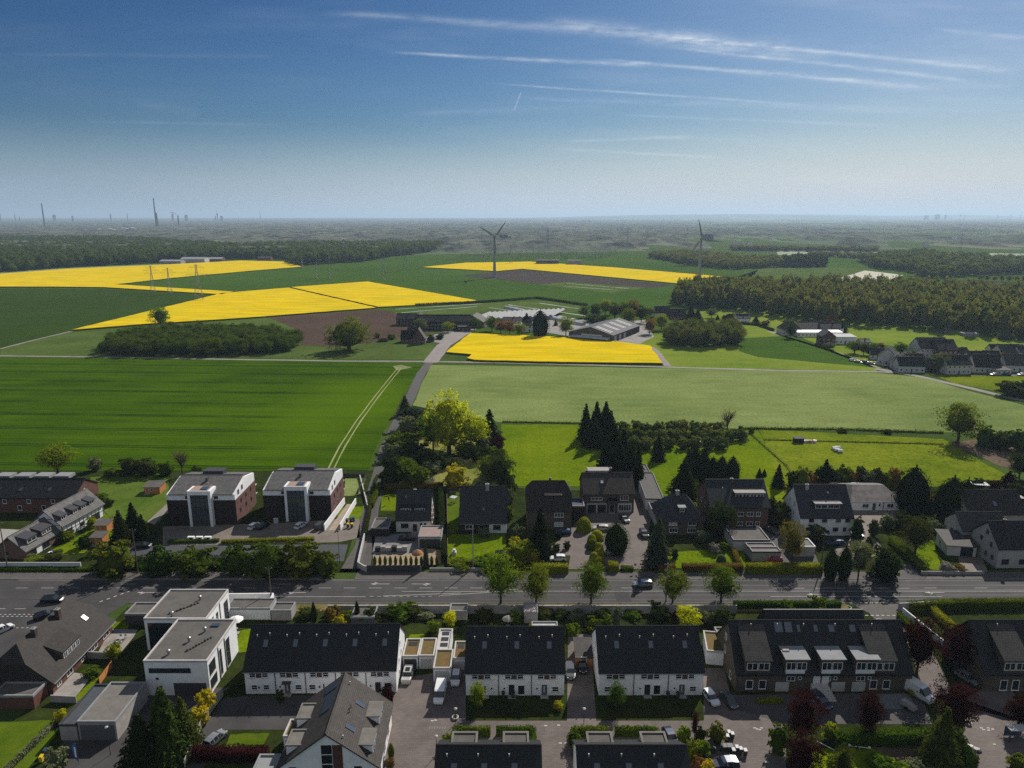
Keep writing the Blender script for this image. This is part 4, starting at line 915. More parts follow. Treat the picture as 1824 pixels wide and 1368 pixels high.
# big brown gabled house at the left
s = House('detached_house', 'large brown-roofed brick house with half-hipped gable at the lower left', loc=(-84.9, 114.8), rz=R(90), W=20, D=14, eave=2.9, ridge=9.0, roof='half', hip=2.6, hipz=6.4, wall=M_brick, rmat=M_roofd, over=.7, verge=.4)
s.gutter(); s.dormer(5.2, 5.4, .9, 3.2, 1.9, rm=M_roofd, wm=M_tbrick, nwin=4, pitch=.42)
s.chimney(6.0, 6.2, 9.7, .8, .8); s.chimney(12.6, 5.8, 9.8, .8, .8); s.skylight(15.8, 2.6, 1.2, 1.4, lit=mat('bright_skylight', (.75, .76, .78), rough=.3))
for x, w_ in ((1.2, 1.2), (4.2, 1.8), (8.8, 1.2), (12.2, 2.2), (16.5, 2.2)): s.win('F', x, .4, w_, 2.0, n=2, sill=False)
for x in (2.2, 5.2, 8.6): s.win('L', x, 3.4, 1.1, 1.2, n=2); s.win('L', x + .5, .8, 1.1, 1.2, n=2)
s.win('L', 6.4, 5.2, 1.0, .9)
flatbox('lean_to', 'low grey roofed porch at the near gable of the brown-roofed brick house', -93, -85.6, 110.6, 114.4, 2.5, M_brick, M_flat, cat='lean-to')
# steep gabled white house at the bottom
s = House('detached_house', 'white house with steep brown tiled roof and white gable at the lower edge', loc=(-20.6, 92.3), rz=R(91.2), W=14.2, D=15, eave=4.2, ridge=10.0, wall=M_render, rmat=tiles('roof_umber', (.095, .080, .070), (.058, .050, .045), .34, .3), over=.4, verge=.35)
for x in (1.6, 8.0): s.dormer(x, 3.4, .9, 4.6, 2.0, rm=M_gravel, wm=M_render, nwin=2, pitch=.02, over=.15)
s.skylight(3.2, 4.0, 1.1, 1.7, lit=M_sky); s.skylight(9.2, 3.6, 1.1, 1.7, lit=M_sky); s.vent(1.0, 5.2); s.vent(12.6, 6.4)
for (xx, yy) in ((6.6, 5.3), (7.6, 5.3)):
 c = MB(); z = s.top(yy); c.beam((xx, yy, z - .1), (xx, yy, z + .8), .06, 6); c.beam((xx - .35, yy, z + .8), (xx + .35, yy, z + .45), .05, 5); s.part('roof_aerial', c, M_fd, s.roofobj)
for (x0, x1) in ((1.6, 5.0), (7.6, 11.2)):
 b = MB(); b.box(x0, x1, 10.4, 14.2, 4.9, 6.6); rd_ = s.part('rear_dormer', b, M_render)
 r = MB(); r.box(x0 - .1, x1 + .1, 10.3, 14.3, 6.6, 6.66); r.box(x0 - .1, x1 + .1, 14.0, 14.3, 6.66, 6.85); r.box(x0 - .1, x0 + .2, 10.3, 14.0, 6.66, 6.85); r.box(x1 - .2, x1 + .1, 10.3, 14.0, 6.66, 6.85); s.part('dormer_roof', r, M_gravel, rd_)
b = MB()
for (xx, yy, l, w_) in ((11.6, 8.4, 2.0, 2.2), (6.2, 8.4, 4.4, 1.6)):
 z0 = 10.25 - (yy - 7.5) * (5.8 / 7.5); z1 = 10.25 - (yy + w_ - 7.5) * (5.8 / 7.5); b.hexa([(xx, yy, z0), (xx + l, yy, z0), (xx + l, yy + w_, z1), (xx, yy + w_, z1)], [(xx, yy, z0 + .12), (xx + l, yy, z0 + .12), (xx + l, yy + w_, z1 + .12), (xx, yy + w_, z1 + .12)])
s.part('solar_panel', b, M_sky, s.roofobj)
g = MB(); s.slab(g, 'L', 6.6, 8.2, .4, 8.0, -.02, .04); s.part('stair_window', g, M_glass); g = MB(); s.slab(g, 'L', 8.3, 9.8, .4, 8.0, 0, .06); s.part('timber_panel', g, M_fb)
for z in (1.2, 2.9, 4.6, 6.3): g = MB(); s.slab(g, 'L', 6.6, 8.2, z, z + .12, .02, .07); s.part('frame', g, M_fw)
for x in (1.4, 11.4): s.win('L', x, .9, 1.5, 1.3); s.win('L', x, 3.2, 1.3, 1.1)
for x in (1.0, 5.6, 9.6): s.win('F', x, .9, 1.6, 1.4, n=2)
flatbox('garage', 'white garage with red green sedum roof left of the steep gabled house', -37.6, -34.9, 100.2, 104.2, 2.7, M_render, M_sedum, door='F', edge=M_lightc)
flatbox('garage', 'white garage with plain grey roof touching the sedum roofed one', -34.7, -31.6, 100.4, 104.6, 2.9, M_render, M_gravel, door='F', edge=M_lightc)
flatbox('garden_shed', 'small pale zinc roofed shed at the foot of the white gable', -40.2, -36.8, 92.4, 96.6, 2.3, M_render, M_zinc, cat='shed')
# garages with green roofs between the terraces
K = [(-21.3, -18.3, 122.2, 128, 2.6, M_sedum, 'sedum roofed garage nearest the five-door terrace'), (-18.1, -15.2, 122.2, 128, 2.7, M_sedum, 'sedum roofed garage second from the five-door terrace'),
  (-14.9, -11.6, 118.3, 124.2, 2.7, M_sedum, 'sedum roofed garage standing forward behind the white van'), (-15.0, -12.3, 124.5, 131.8, 2.4, M_lightc, 'open pale concrete carport frame behind the garages'), (-11.4, -8.9, 121.8, 127.4, 2.4, M_sedum, 'sedum roofed garage beside the middle three-door terrace')]
for x0, x1, y0, y1, h, tp, lab in K:
 s = flatbox('garage', lab, x0, x1, y0, y1, h, M_render, tp, door='F', group='garages between the white terraces', edge=M_lightc, gdoor=M_fd if y0 == 122.2 and x0 < -20 else M_lightc)
 if tp is M_lightc or x0 < -20 or x0 > -12:
  b = MB(); n = 3 if tp is M_lightc else 1
  for i in range(n): b.box(.6, x1 - x0 - .6, (y1 - y0) * (.18 + .27 * i if n > 1 else .62), (y1 - y0) * (.36 + .27 * i if n > 1 else .86), h + .04, h + .09)
  s.part('roof_opening', b, M_black, s.roofobj)
s = flatbox('garage', 'white skewed garage with reddish green roof beside the brick terrace', 38.3, 41.7, 123.7, 130.6, 2.8, M_render, M_sedum, cat='garage', edge=M_lightc, rz=R(-9))
flatbox('garage', 'brick garage wall with tan roof touching the brick terrace', 41.9, 45.6, 124.6, 131.5, 3.0, M_rbrick, M_gravel, edge=M_conc)
s = House('garden_shed', 'low dark roofed wooden shed between the two three-door terraces', loc=(12.6, 122.6), W=3.2, D=5.4, eave=2.1, ridge=2.9, roof='mono', wall=M_wood, rmat=M_roofg, over=.2, cat='shed'); s.door('F', .9, glass=False)
# tan brick terrace, right of the white ones
def brick_terrace(lab, x0, secs, y0=115.4):
 s = House('terraced_house', lab, loc=(x0, y0), W=secs, D=12.6, eave=3.9, ridge=10.7, wall=M_tbrick, rmat=M_roof, over=.35, verge=.2, group='tan brick terraces')
 return s
s = brick_terrace('tan brick terrace with black roof, white bay windows and outside stairs', 41.5, 32.6)
add_big = MB(); add_big.hexa([(7.2, 4.3, 5.9), (26.4, 4.3, 5.9), (26.4, 13.2, 5.9), (7.2, 13.2, 5.9)], [(7.2, 8.2, 12.0), (26.4, 8.2, 12.0), (26.4, 8.5, 12.0), (7.2, 8.5, 12.0)]); s.part('upper_roof', add_big, M_roof, uv=True)
for x in (1.6, 24.6): s.dormer(x, 4.6, -.05, 4.0, 2.6, rm=M_roofg, wm=M_tbrick, nwin=2, pitch=.62, over=.3, wh=1.5)
for x in (1.9, 4.3, 24.9, 27.3): s.win('F', x, .6, 1.3, 1.8, n=1, nv=1)
for x in (9.1, 15.7, 22.0):
 s.dormer(x - .3, 4.2, -.1, 3.8, 3.2, rm=M_zinc, wm=M_tbrick, nwin=2, pitch=.1, over=.5, wh=1.55)
 b = MB(); s.slab(b, 'F', x - .1, x + 3.4, 3.4, 4.7, .12, .2); b2 = s.part('white_cladding', b, M_render)
 s.win('F', x + .3, 2.25, 1.5, 1.0, n=2, sill=False); s.win('F', x + 2.4, 2.5, .6, .7, sill=False)
for x in (14.3, 15.9): b = MB(); s.slab(b, 'F', x, x + 1.3, 1.75, 3.7, -.02, .05); s.part('door', b, M_fw)
s.skylight(8.4, 4.75, 1.6, 2.0); s.skylight(10.3, 4.75, 1.5, 2.0)
for x, w_ in ((12.6, .7), (15.8, .8), (18.6, 1.2), (22.6, 1.2), (25.0, .6), (28.6, .6)): s.skylight(x, 4.8, w_, 1.4)
for x in (7.4, 17.8, 21.6): b = MB(); s.slab(b, 'F', x, x + 2.5, .03, 2.0, -.02, .04); s.part('garage_door', b, M_lightc)
b = MB()
for i in range(7): b.box(13.9 - .1 * i, 17.0 + .1 * i, -.5 - .42 * i, -.08 - .42 * i if i else 0, .02, 1.72 - .24 * i)
s.part('steps', b, M_lightc)
for x in (4, 9, 14, 20, 27): s.vent(x, 5.6)
b = MB(); b.box(8.9, 10.1, 1.6, 2.4, s.top(1.6), s.top(2.4) + .8); s.part('heat_pump', b, M_conc, s.roofobj)
s.win('L', 5, 3.5, .9, 1.4); s.win('L', 5, 6.4, .9, 1.2); s.win('L', 9, .6, 1.0, 1.4)
s = brick_terrace('tan brick terrace with black roof at the right edge', 87.4, 30)
s.dormer(3.2, 4.6, -.05, 4.0, 2.6, rm=M_roofg, wm=M_tbrick, nwin=2, pitch=.62, over=.3, wh=1.5)
for x in (3.2, 5.4): s.win('F', x, .3, 1.3, 2.1, nv=1)
s.dormer(10, 4.2, -.1, 3.8, 3.2, rm=M_zinc, wm=M_tbrick, nwin=2, pitch=.1, over=.5); s.skylight(10.2, 4.6, 1.1, 1.5); s.vent(5, 5.6); s.win('L', 5, 3.3, 1, 1.6); s.win('L', 8.2, 6, .9, 1.3)
# ---------------------------------------------------------------- houses north of the road
def apartment(lab, x0, y0, rz=0.0):
 W, D, E, Rz = 19.4, 15.6, 9.2, 11.6
 s = House('apartment_building', lab, loc=(x0, y0), rz=rz, W=W, D=D, eave=E, ridge=Rz, wall=M_render, rmat=M_pantile, over=.25, verge=-.6, yr=9.0, eaveb=10.0, group='flat-fronted apartment blocks with glass stair towers')
 b = MB(); b.box(-.06, 6.6, -.06, .0, .02, 7.5); b.box(-.06, 0, 0, D + .06, .02, 7.5); s.part('brick_cladding', b, M_dbrick, uv=True)
 b = MB(); b.box(13.2, W + .06, -.06, .0, .02, 7.5); b.box(W, W + .06, .0, D + .06, .02, 7.5); s.part('brick_cladding', b, M_dbrick, uv=True)
 c = MB(); c.box(W + .06, W + .10, .0, D + .06, .02, 7.5); s.part('red_brick_face', c, tiles('pink_brick', (.23, .115, .10), (.17, .085, .075), .09, .25), uv=True)
 t = MB(); t.box(6.6, 7.3, -1.5, 2.6, .02, 10.8); t.box(12.4, 13.2, -1.5, 2.6, .02, 10.8); t.box(7.3, 12.4, -1.5, 2.6, 9.6, 10.8); tw = s.part('stair_tower', t, M_render)
 tt = MB(); tt.box(7.3, 12.4, -1.2, 2.5, 10.8, 10.86); s.part('tower_roof', tt, mat('copper_roof', (.30, .22, .17), noise=.2, nscale=1.5), tw); sk = MB(); sk.box(10, 12, -.6, 1.6, 10.86, 11.1); s.part('skylight', sk, M_sky, tw)
 g = MB(); g.box(7.3, 12.4, -1.1, -1.0, .02, 9.6); gl = s.part('tower_glass', g, mat('stair_glass', (.05, .065, .07), rough=.1, spec=.9), tw)
 f = MB()
 for i in range(5): x = 7.3 + 5.1 * i / 4; f.box(x - .05, x + .05, -1.2, -1.1, .02, 9.6)
 for z in (1.6, 3.0, 4.4, 5.8, 7.2, 8.5): f.box(7.3, 12.4, -1.2, -1.103, z - .06, z + .06)
 s.part('glazing_bars', f, M_fd, gl)
 st = MB()
 for k in range(4): st.hexa([(8, -.9, 1 + k * 2.1), (11.6, -.9, 1.9 + k * 2.1), (11.6, .6, 1.9 + k * 2.1), (8, .6, 1 + k * 2.1)], [(8, -.9, 1.25 + k * 2.1), (11.6, -.9, 2.15 + k * 2.1), (11.6, .6, 2.15 + k * 2.1), (8, .6, 1.25 + k * 2.1)])
 s.part('staircase', st, M_conc, tw)
 for a in (5.3, 13.5): s.win('F', a, 7.9, 1.1, .85, fm=M_fd, sill=False, out=.0)
 for a, z in ((2.2, 8.3), (5.2, 8.6), (3.6, 5.2), (7.4, 5.4), (2.6, 2.6), (7.0, 2.6), (11.2, 5.6), (11.2, 2.4)): s.win('R', a, z, .95, 1.35, fm=M_fd, out=.1 if z < 7 else 0, sill=False)
 cb = MB(); cb.box(9.0, 9.6, 5.6, 6.6, s.top(6) - .3, s.top(6) + 1.0); s.part('flue', cb, M_fd, s.roofobj); s.vent(10.2, 4.6)
 bl = MB()
 for z in (2.8, 5.6): bl.box(W - .5, W + .06, D + .05, D + 1.8, z, z + .15); bl.box(2, W - 1, D + .05, D + 1.8, z, z + .15)
 s.part('balcony', bl, M_conc); tr = MB(); tr.box(6, 12, 11.0, 14.0, 9.9, 12.2); s.part('roof_terrace', tr, M_fd)
 return s
apartment('brick apartment block with white glass stair tower, the left one', -98.2, 188.9)
apartment('brick apartment block with white glass stair tower next to the lane', -72.0, 192.4)
# pale wall builder
def wall_line(name, pts, h, th, m, label, cat='wall', px=True, z0=0.0, cap=None, group=None):
 P = [G2(*p) if px else p for p in pts]; b = MB()
 for a, c in zip(P, P[1:]):
  a = Vector(a); c = Vector(c); t = (c - a).normalized(); n = Vector((-t.y, t.x)) * th / 2
  b.prism([tuple(a - n), tuple(c - n), tuple(c + n), tuple(a + n)], z0, z0 + h)
 o = b.mesh(name, m)
 if not cap: o2 = link(name, add_uv(o)); return tag(o2, label, cat, group)
 t_ = thing(name, label, cat, (0, 0, 0), 0, group); link('wall_body', add_uv(o), t_); b = MB()
 for a, c in zip(P, P[1:]):
  a = Vector(a); c = Vector(c); t = (c - a).normalized(); n = Vector((-t.y, t.x)) * (th / 2 + .05)
  b.prism([tuple(a - n), tuple(c - n), tuple(c + n), tuple(a + n)], z0 + h, z0 + h + .08)
 b.build('coping', cap, t_); return t_
# Q: black-roofed house by the lane
s = House('detached_house', 'small pink-white house with black roof and two dark dormers beside the lane', loc=(-32.4, 184.0), rz=R(1.0), W=9.6, D=10.4, eave=3.7, ridge=10.2, wall=M_cream, rmat=M_roofb, over=.3)
s.dormer(1.0, 3.3, 1.6, 5.3, 1.3, rm=M_roofb, wm=M_roofb, nwin=2, pitch=.5, wincol=M_glass); s.dormer(4.9, 3.3, 1.6, 5.3, 1.3, rm=M_roofb, wm=M_roofb, nwin=2, pitch=.5)
s.win('F', 1.4, 1.2, 2.0, 1.3, n=2, fm=M_fd); s.door('F', 4.6, 1.3, 2.3, m=M_fb); s.win('F', 6.7, 1.6, .6, 1.0, fm=M_fd, sill=False); s.win('F', 7.8, 1.6, .6, 1.0, fm=M_fd, sill=False); s.skylight(2.2, 3.7, .6, .9)
s.chimney(5.0, 4.9, 10.7, .7, .6)
b = MB(); s.slab(b, 'R', 0, 10.4, .02, 3.5, .0, .06); s.part('brick_side', b, M_rbrick, uv=True)
for z in (4.2, 1.2): s.win('R', 3.2, z, 1.0, 1.4, out=.06); s.win('R', 6.6, z, 1.0, 1.4, out=.06)
flatbox('garage', 'pale garage with pink grey flat roof in the yard of the black-roofed house', -25.0, -18.9, 174.6, 181.6, 2.8, M_lightc, mat('pink_roof', (.27, .20, .18), noise=.12, nscale=1), gdoor=M_fd, door='F')
s = flatbox('garage', 'dark low garage roof left of the black-roofed house', -38.8, -34.0, 181, 187.5, 2.4, M_dbrick, M_flat)
# R: big dark roof
s = House('detached_house', 'house under one wide dark blue-grey roof plane', loc=(-14.6, 183.3), W=13.1, D=13, eave=3.4, ridge=11.2, wall=M_render, rmat=M_roofb, over=.4, verge=.15, eaveb=5)
b = MB(); s.slab(b, 'F', 0, 8.2, .02, 2.9, .0, .05); s.part('dark_front', b, M_dbrick, uv=True)
s.win('F', 1.6, 1.3, 2.2, 1.2, n=2, out=.05); s.win('F', 9.4, 1.0, 2.0, 1.4, n=2, fm=M_fd); s.door('F', 5.4, 1.3, 2.2, m=M_fb, canopy=True); s.chimney(7.6, 6.0, 12.2, 1.0, .8, M_zinc); s.skylight(6.3, 1.9, .7, .9); s.gutter()
# S
s = House('detached_house', 'dark brick house with half-hipped brown roof and one boxy dormer', loc=(4.3, 185.2), rz=R(1.0), W=12.4, D=11, eave=6.2, ridge=12.8, roof='half', hip=1.8, hipz=10.0, wall=M_tbrick, rmat=M_roofd, over=.5)
s.dormer(5.1, 4.6, 2.6, 7.6, 2.0, rm=mat('copper_roof', (.3, .22, .17)), wm=M_roofb, nwin=2, pitch=.18, over=.5, wh=1.1, wincol=M_blind)
for x, w_ in ((3.2, 1.2), (7.6, 2.5)): s.win('F', x, 3.9, w_, 1.25, n=3 if w_ > 2 else 1); s.win('F', x, 1.1, w_, 1.25, n=3 if w_ > 2 else 1, gm=M_blind if w_ > 2 else None)
s.chimney(6.6, 5.2, 13.6, .6, .6); s.win('R', 3, 4, 1, 1.3); s.win('R', 7, 4, 1, 1.3); s.win('R', 4, 1.2, 1, 1.3)
flatbox('annex', 'low dark link building between the two brown-roofed brick houses', 17.2, 21.0, 192, 198, 4.2, M_dbrick, M_roofb, cat='annex')
# T
s = House('detached_house', 'wide dark brick house with brown tiled roof and two ground floor garage openings', loc=(21.3, 197.3), rz=R(.8), W=15.0, D=11, eave=6.3, ridge=10.4, wall=M_tbrick, rmat=tiles('roof_sepia', (.095, .078, .066), (.058, .05, .044), .34, .3), over=.6)
b = MB(); s.slab(b, 'F', .9, 6.9, .02, 3.0, 0, .1); s.part('pale_plinth', b, M_lightc)
for x in (1.2, 4.2): b = MB(); s.slab(b, 'F', x, x + 2.5, .05, 2.6, .1, .13); s.part('garage_door', b, M_black)
b = MB(); s.slab(b, 'F', 10.2, 14.4, .02, 3.0, 0, .1); s.part('pale_plinth', b, M_lightc)
s.win('F', 10.5, .6, 3.6, 2.0, n=5, out=.1); s.win('F', 10.9, 3.9, 2.4, 1.5, n=3); s.win('F', 7.5, 3.5, 2.4, 2.0, n=2, fm=M_fb); s.win('F', 2.2, 4.0, 3.4, .9, n=3); s.door('F', 7.8, 1.4, 2.3, m=M_black)
b = MB(); s.slab(b, 'F', 7.0, 10.0, 3.1, 3.3, 0, 1.3); s.slab(b, 'F', 7.0, 7.15, 3.3, 4.3, 0, 1.3); s.slab(b, 'F', 9.85, 10.0, 3.3, 4.3, 0, 1.3); s.slab(b, 'F', 7.15, 9.85, 3.3, 4.2, 1.2, 1.3); s.part('balcony', b, M_fd)
s.skylight(5.2, 2.4, 1.0, 1.1, lit=mat('bright_skylight', (.7, .7, .7))); s.chimney(8.6, 5.9, 11.9, .7, .7); s.chimney(1.4, 6.6, 10.9, .6, .6)
b = MB(); b.box(1.8, 8.4, 5.9, 9.0, 9.3, 11.1); s.part('roof_terrace', b, M_conc)
# long sheds
flatbox('long_shed', 'long low white-walled shed with grey roof running back from the driveway', 40.2, 45.6, 199.5, 222, 3.4, M_render, M_roofg, cat='shed', door=None, rz=R(-2.5), edge=M_fd)
flatbox('long_shed', 'short grey flat shed joining the long shed at its far end', 38.6, 46, 223.5, 231, 3.0, M_conc, M_roofg, cat='shed', edge=M_fd)
flatbox('carport', 'low open carport with flat pale rim next to the hipped dark roof', 40.8, 45.4, 186.5, 198.5, 2.6, M_lightc, M_flat, cat='carport')
# U
s = House('detached_house', 'dark brick house with steep hipped black roof and one small dormer', loc=(41.0, 182.0), W=12.0, D=11.5, eave=4.7, ridge=10.1, roof='hip', hip=4.8, wall=M_tbrick, rmat=M_roofb, over=.6, verge=.6)
s.dormer(5.3, 1.8, 1.6, 5.9, 1.6, rm=M_zinc, wm=M_roofb, nwin=1, pitch=.05, over=.3)
for x, g_ in ((2.4, M_blind), (7.7, None)): s.win('F', x, 2.9, 2.2, 1.2, n=2, gm=g_)
for x in (2.6, 7.6): s.win('F', x, .8, 2.2, 1.35, n=3)
s.chimney(5.6, 5.6, 10.9, 1.0, .7, M_conc); s.win('R', 4, 3, 1.4, 1.2); s.win('L', 4, 3, 1.4, 1.2)
# V
s = House('detached_house', 'dark brick house with blue-black roof and long white-framed flat dormer', loc=(56.0, 185.6), W=16.0, D=15, eave=6.9, ridge=12.2, wall=M_rbrick, rmat=M_roofb, over=.5, verge=.5, yr=6.8)
s.dormer(7.0, 8.4, 2.4, 8.2, 1.9, rm=M_conc, wm=M_roofb, nwin=4, pitch=.05, over=.4, wh=1.2)
for x, w_ in ((7.4, 1.6), (10.0, 1.8), (12.6, 1.2), (3.2, 1.8)): s.win('F', x, 4.1, w_, 1.2, n=2, fm=M_fw); s.win('F', x, 1.2, w_, 1.2, n=2)
s.vent(4, 4.4); s.chimney(7, 6.2, 12.9, .8, .6); s.win('L', 4, 4.2, 1, 1.3); s.win('L', 8, 4.2, 1, 1.3)
flatbox('garage', 'flat grey double garage in front of the dark brick house', 58.4, 68.0, 172.6, 180.6, 2.8, M_lightc, M_flat, door='R', edge=M_fd)
flatbox('garage', 'low flat garage nearest the hedge, upper of two narrow roofs', 61.2, 68.4, 169.4, 171.6, 2.5, M_conc, M_gravel, edge=M_fd)
flatbox('garage', 'low flat garage nearest the hedge, lower of two narrow roofs', 61.4, 68.8, 166.6, 169.2, 2.5, M_conc, M_gravel, edge=M_fd)
# W
s = House('detached_house', 'tall white house with big blue-black roof and flat grey dormer', loc=(79.6, 181.7), W=14.2, D=13, eave=5.6, ridge=12.3, wall=M_render, rmat=M_roofb, over=.4, verge=.35, eaveb=5.6)
s.dormer(4.1, 7.2, 1.6, 7.0, 1.9, rm=M_conc, wm=M_roofb, nwin=2, pitch=.05, over=.6, wh=1.0)
for x in (2.2, 5.8, 9.6, 12.2): s.win('F', x, 3.9, 1.5, 1.1, n=1, fm=M_lightc)
for x, w_ in ((5.4, 1.6), (9.0, 1.6), (11.8, 1.0), (1.6, 1.8)): s.win('F', x, 1.2, w_, 1.3, fm=M_lightc)
for z in (1.3, 4.0, 6.8): s.win('L', 4.2, z, .9, 1.4); s.win('L', 7.6, z, .9, 1.4)
s.chimney(3.2, 5.6, 12.9, .9, .6, M_conc); s.chimney(8.6, 4.4, 10.8, .4, .4)
# X bungalow and annex
s = House('bungalow', 'long white bungalow with streaked grey hipped roof', loc=(102.0, 199.0), W=14.6, D=15, eave=3.1, ridge=5.9, roof='hip', hip=3.0, wall=M_render, rmat=mat('weathered_roof', (.26, .235, .22), color2=(.13, .115, .11), rough=.9, nscale=.5, noise=.2, fine=.4, fscale=3), over=.5, verge=.5, yr=6)
for x in (3.2, 10.6): s.win('F', x, .9, 1.9, 1.2, n=2)
s.door('F', 6.2, 1.0); s.win('F', 8.0, 1.3, .7, 1.0); s.pipe('F', 9.4, 3.0)
s = House('annex', 'white annex with dark hipped roof right of the streaked grey roof', loc=(117.6, 200.0), W=9, D=8, eave=2.4, ridge=4.4, roof='hip', hip=3.2, wall=M_render, rmat=M_roofd, over=.4, verge=.4, cat='annex')
s.win('F', 1, .8, 1.4, 1.1); s.win('F', 5, .8, 2.2, 1.1, n=2)
# garages Y
flatbox('garage', 'small pale garage box with white roof edge by the young yellow tree', 73.0, 78.6, 169.2, 174.0, 2.6, M_lightc, M_gravel, edge=M_render)
# Z
s = House('garden_house', 'small grey house with square tiled roof in the garden beside the stone house', loc=(113.4, 170.0), W=7.0, D=6.8, eave=2.9, ridge=3.9, roof='mono', wall=M_cream, rmat=M_roofg, over=.5, verge=.5, cat='garden house', rz=R(-8)); s.win('L', 2, 1, 1.2, 1.1); b = MB(); s.slab(b, 'F', 3.2, 6.2, .05, 2.5, -.02, .04); s.part('glass_front', b, M_glass)
# AA: rubble white house on the right
M_stone = mat('whitewashed_stone', (.44, .42, .39), rough=.95, noise=.18, nscale=2.5, fine=.35, fscale=4)
s = House('stone_house', 'whitewashed stone house with dark roof at the right edge beside the road', loc=(121.6, 163.0), W=16, D=10.5, eave=5.4, ridge=10.2, wall=M_stone, rmat=M_roof, over=.35)
for a, z in ((2.4, 1.4), (5.8, 1.4), (8.2, 1.4), (3.4, 4.6), (7.2, 4.4), (5.2, 7.0)): s.win('L', a, z, .85, 1.2, fm=M_fd)
s.win('F', 1.2, 1.0, 1.8, 1.4, n=2, fm=M_fd); s.win('F', 5.6, 1.0, 1.8, 1.4, fm=M_fd); s.chimney(3.8, 4.8, 11.0, .6, .6)
s = House('stone_house', 'grey tiled cross wing behind the whitewashed stone house', loc=(119.6, 174.2), W=12, D=8, eave=5.0, ridge=8.4, wall=M_stone, rmat=M_roofg, over=.3); s.win('L', 3, 2.5, .9, 1.2, fm=M_fd)
s = House('stone_house', 'pale rear house with dark roof and one white shuttered window at the right edge', loc=(127.8, 184.6), W=16, D=11, eave=5.2, ridge=10.0, wall=mat('old_cream', (.33, .30, .26), noise=.1, nscale=1), rmat=M_roofd, over=.35)
s.win('L', 4.6, 3.0, 1.5, 3.4, gm=M_blind); s.skylight(7.6, 1.6, 1.1, 1.6)
# left group: long house, half-timbered house, low brick house
s = House('row_house', 'long brick house under one black roof at the left edge', loc=(-190, 197.3), W=60, D=12.2, eave=4.9, ridge=8.4, wall=M_brick, rmat=M_roof, over=.4, yr=6)
for i in range(6): s.skylight(12 + i * 7.6 + (i % 2), 1.8, .9, 1.4); s.win('F', 14 + i * 7.2, .8, 1.2, 1.5); s.win('F', 17 + i * 7.2, 3.0, 1.1, 1.2)
b = MB()
for i in range(6): b.box(20 + i * 6.0, 24.5 + i * 6.0, 7.2, 10.6, 8.0, 8.9)
s.part('rear_dormer', b, M_zinc); s.win('R', 5, 3.0, .6, 2.6)
s = House('half_timbered_house', 'white half-timbered house with grey pantile roof and four small dormers', loc=(-122.6, 179.2), rz=R(81), W=15.6, D=9.4, eave=4.1, ridge=8.0, wall=M_render, rmat=M_pantile, over=.5, verge=.4)
for x in (.9, 5.2, 8.3, 11.6): s.dormer(x, 2.1, .9, 4.9, 1.4, rm=M_fd, wm=M_fd, nwin=1, pitch=.25, over=.3)
b = MB()
for i in range(11): s.slab(b, 'F', .05 + i * 1.53, .2 + i * 1.53, .02, 3.9, 0, .04)
for z in (.1, 1.9, 3.6): s.slab(b, 'F', 0, 15.6, z, z + .14, 0, .035)
for i in range(6): s.slab(b, 'L', .05 + i * 1.82, .2 + i * 1.82, .02, 4.0, 0, .04)
for z in (.1, 1.9, 3.9, 5.6): s.slab(b, 'L', 1.2 if z > 5 else 0, 7.6 if z > 5 else 9.4, z, z + .14, 0, .035)
s.part('timber_frame', b, M_black); s.win('F', 1.2, .3, 2.2, 2.0, n=3, fm=M_fd, out=.05); s.win('F', 6.4, .9, 1.5, 1.2, fm=M_fd, out=.05); s.win('F', 10.8, .3, 3.0, 2.1, n=3, fm=M_fd, out=.05)
s = House('low_house', 'low brick and white house with grey pantile roof at the left edge', loc=(-124.8, 167.4), rz=R(83), W=12.5, D=8.6, eave=2.5, ridge=6.0, wall=M_rbrick, rmat=M_pantile, over=.4, verge=.4)
s.dormer(1.4, 3.4, .7, 3.4, 1.6, rm=M_fd, wm=M_fd, nwin=1, pitch=.2); s.dormer(6.4, 3.6, .7, 3.4, 1.6, rm=M_fd, wm=M_fd, nwin=2, pitch=.2)
s.win('F', 1.6, .2, 1.6, 1.9, fm=M_fd); s.win('F', 5.6, .2, 2.2, 1.9, n=2, fm=M_fd); s.win('L', 2.6, .9, .9, 1.1, fm=M_fd); b = MB(); s.slab(b, 'F', 3.4, 5.2, .02, 2.2, 0, .05); s.part('white_panel', b, M_render)
# ---------------------------------------------------------------- yards, lawns and paths
def yard(name, pts, m, z=.03, r=0, a=.15): return sheet(name, pts, z, m, rstep=r, ramp_=a)
yard('residential_street', [(690, 1212), (828, 1190), (830, 1284), (1010, 1284), (1012, 1130), (1052, 1130), (1062, 1284), (1254, 1284), (1252, 1190), (1290, 1190), (1306, 1262), (1400, 1290), (1400, 1400), (680, 1400)], M_paver, .03)
yard('forecourt', [(1300, 1238), (1640, 1234), (1660, 1290), (1400, 1290), (1306, 1262)], M_asph2, .034)
yard('footpath', [(1606, 1118), (1640, 1118), (1700, 1240), (1720, 1300), (1700, 1330), (1690, 1400), (1960, 1400), (1870, 1300), (1800, 1230), (1760, 1225), (1730, 1235), (1650, 1240)], M_paver, .038)
yard('driveway', [(395, 1245), (440, 1240), (700, 1236), (700, 1262), (520, 1300), (400, 1300), (345, 1400), (300, 1400)], M_asph, .03)
yard('driveway', [(120, 1310), (260, 1225), (410, 1225), (330, 1270), (200, 1400), (60, 1400)], M_asph, .032)
yard('lawn', [(-60, 1290), (92, 1283), (100, 1310), (50, 1368), (-60, 1400)], M_lawn, .036, 1.5)
yard('lawn', [(415, 1126), (447, 1120), (447, 1162), (410, 1162)], M_bright, .036, 1)
yard('lawn', [(410, 1308), (480, 1306), (470, 1326), (402, 1330)], M_lawn, .036, 1)
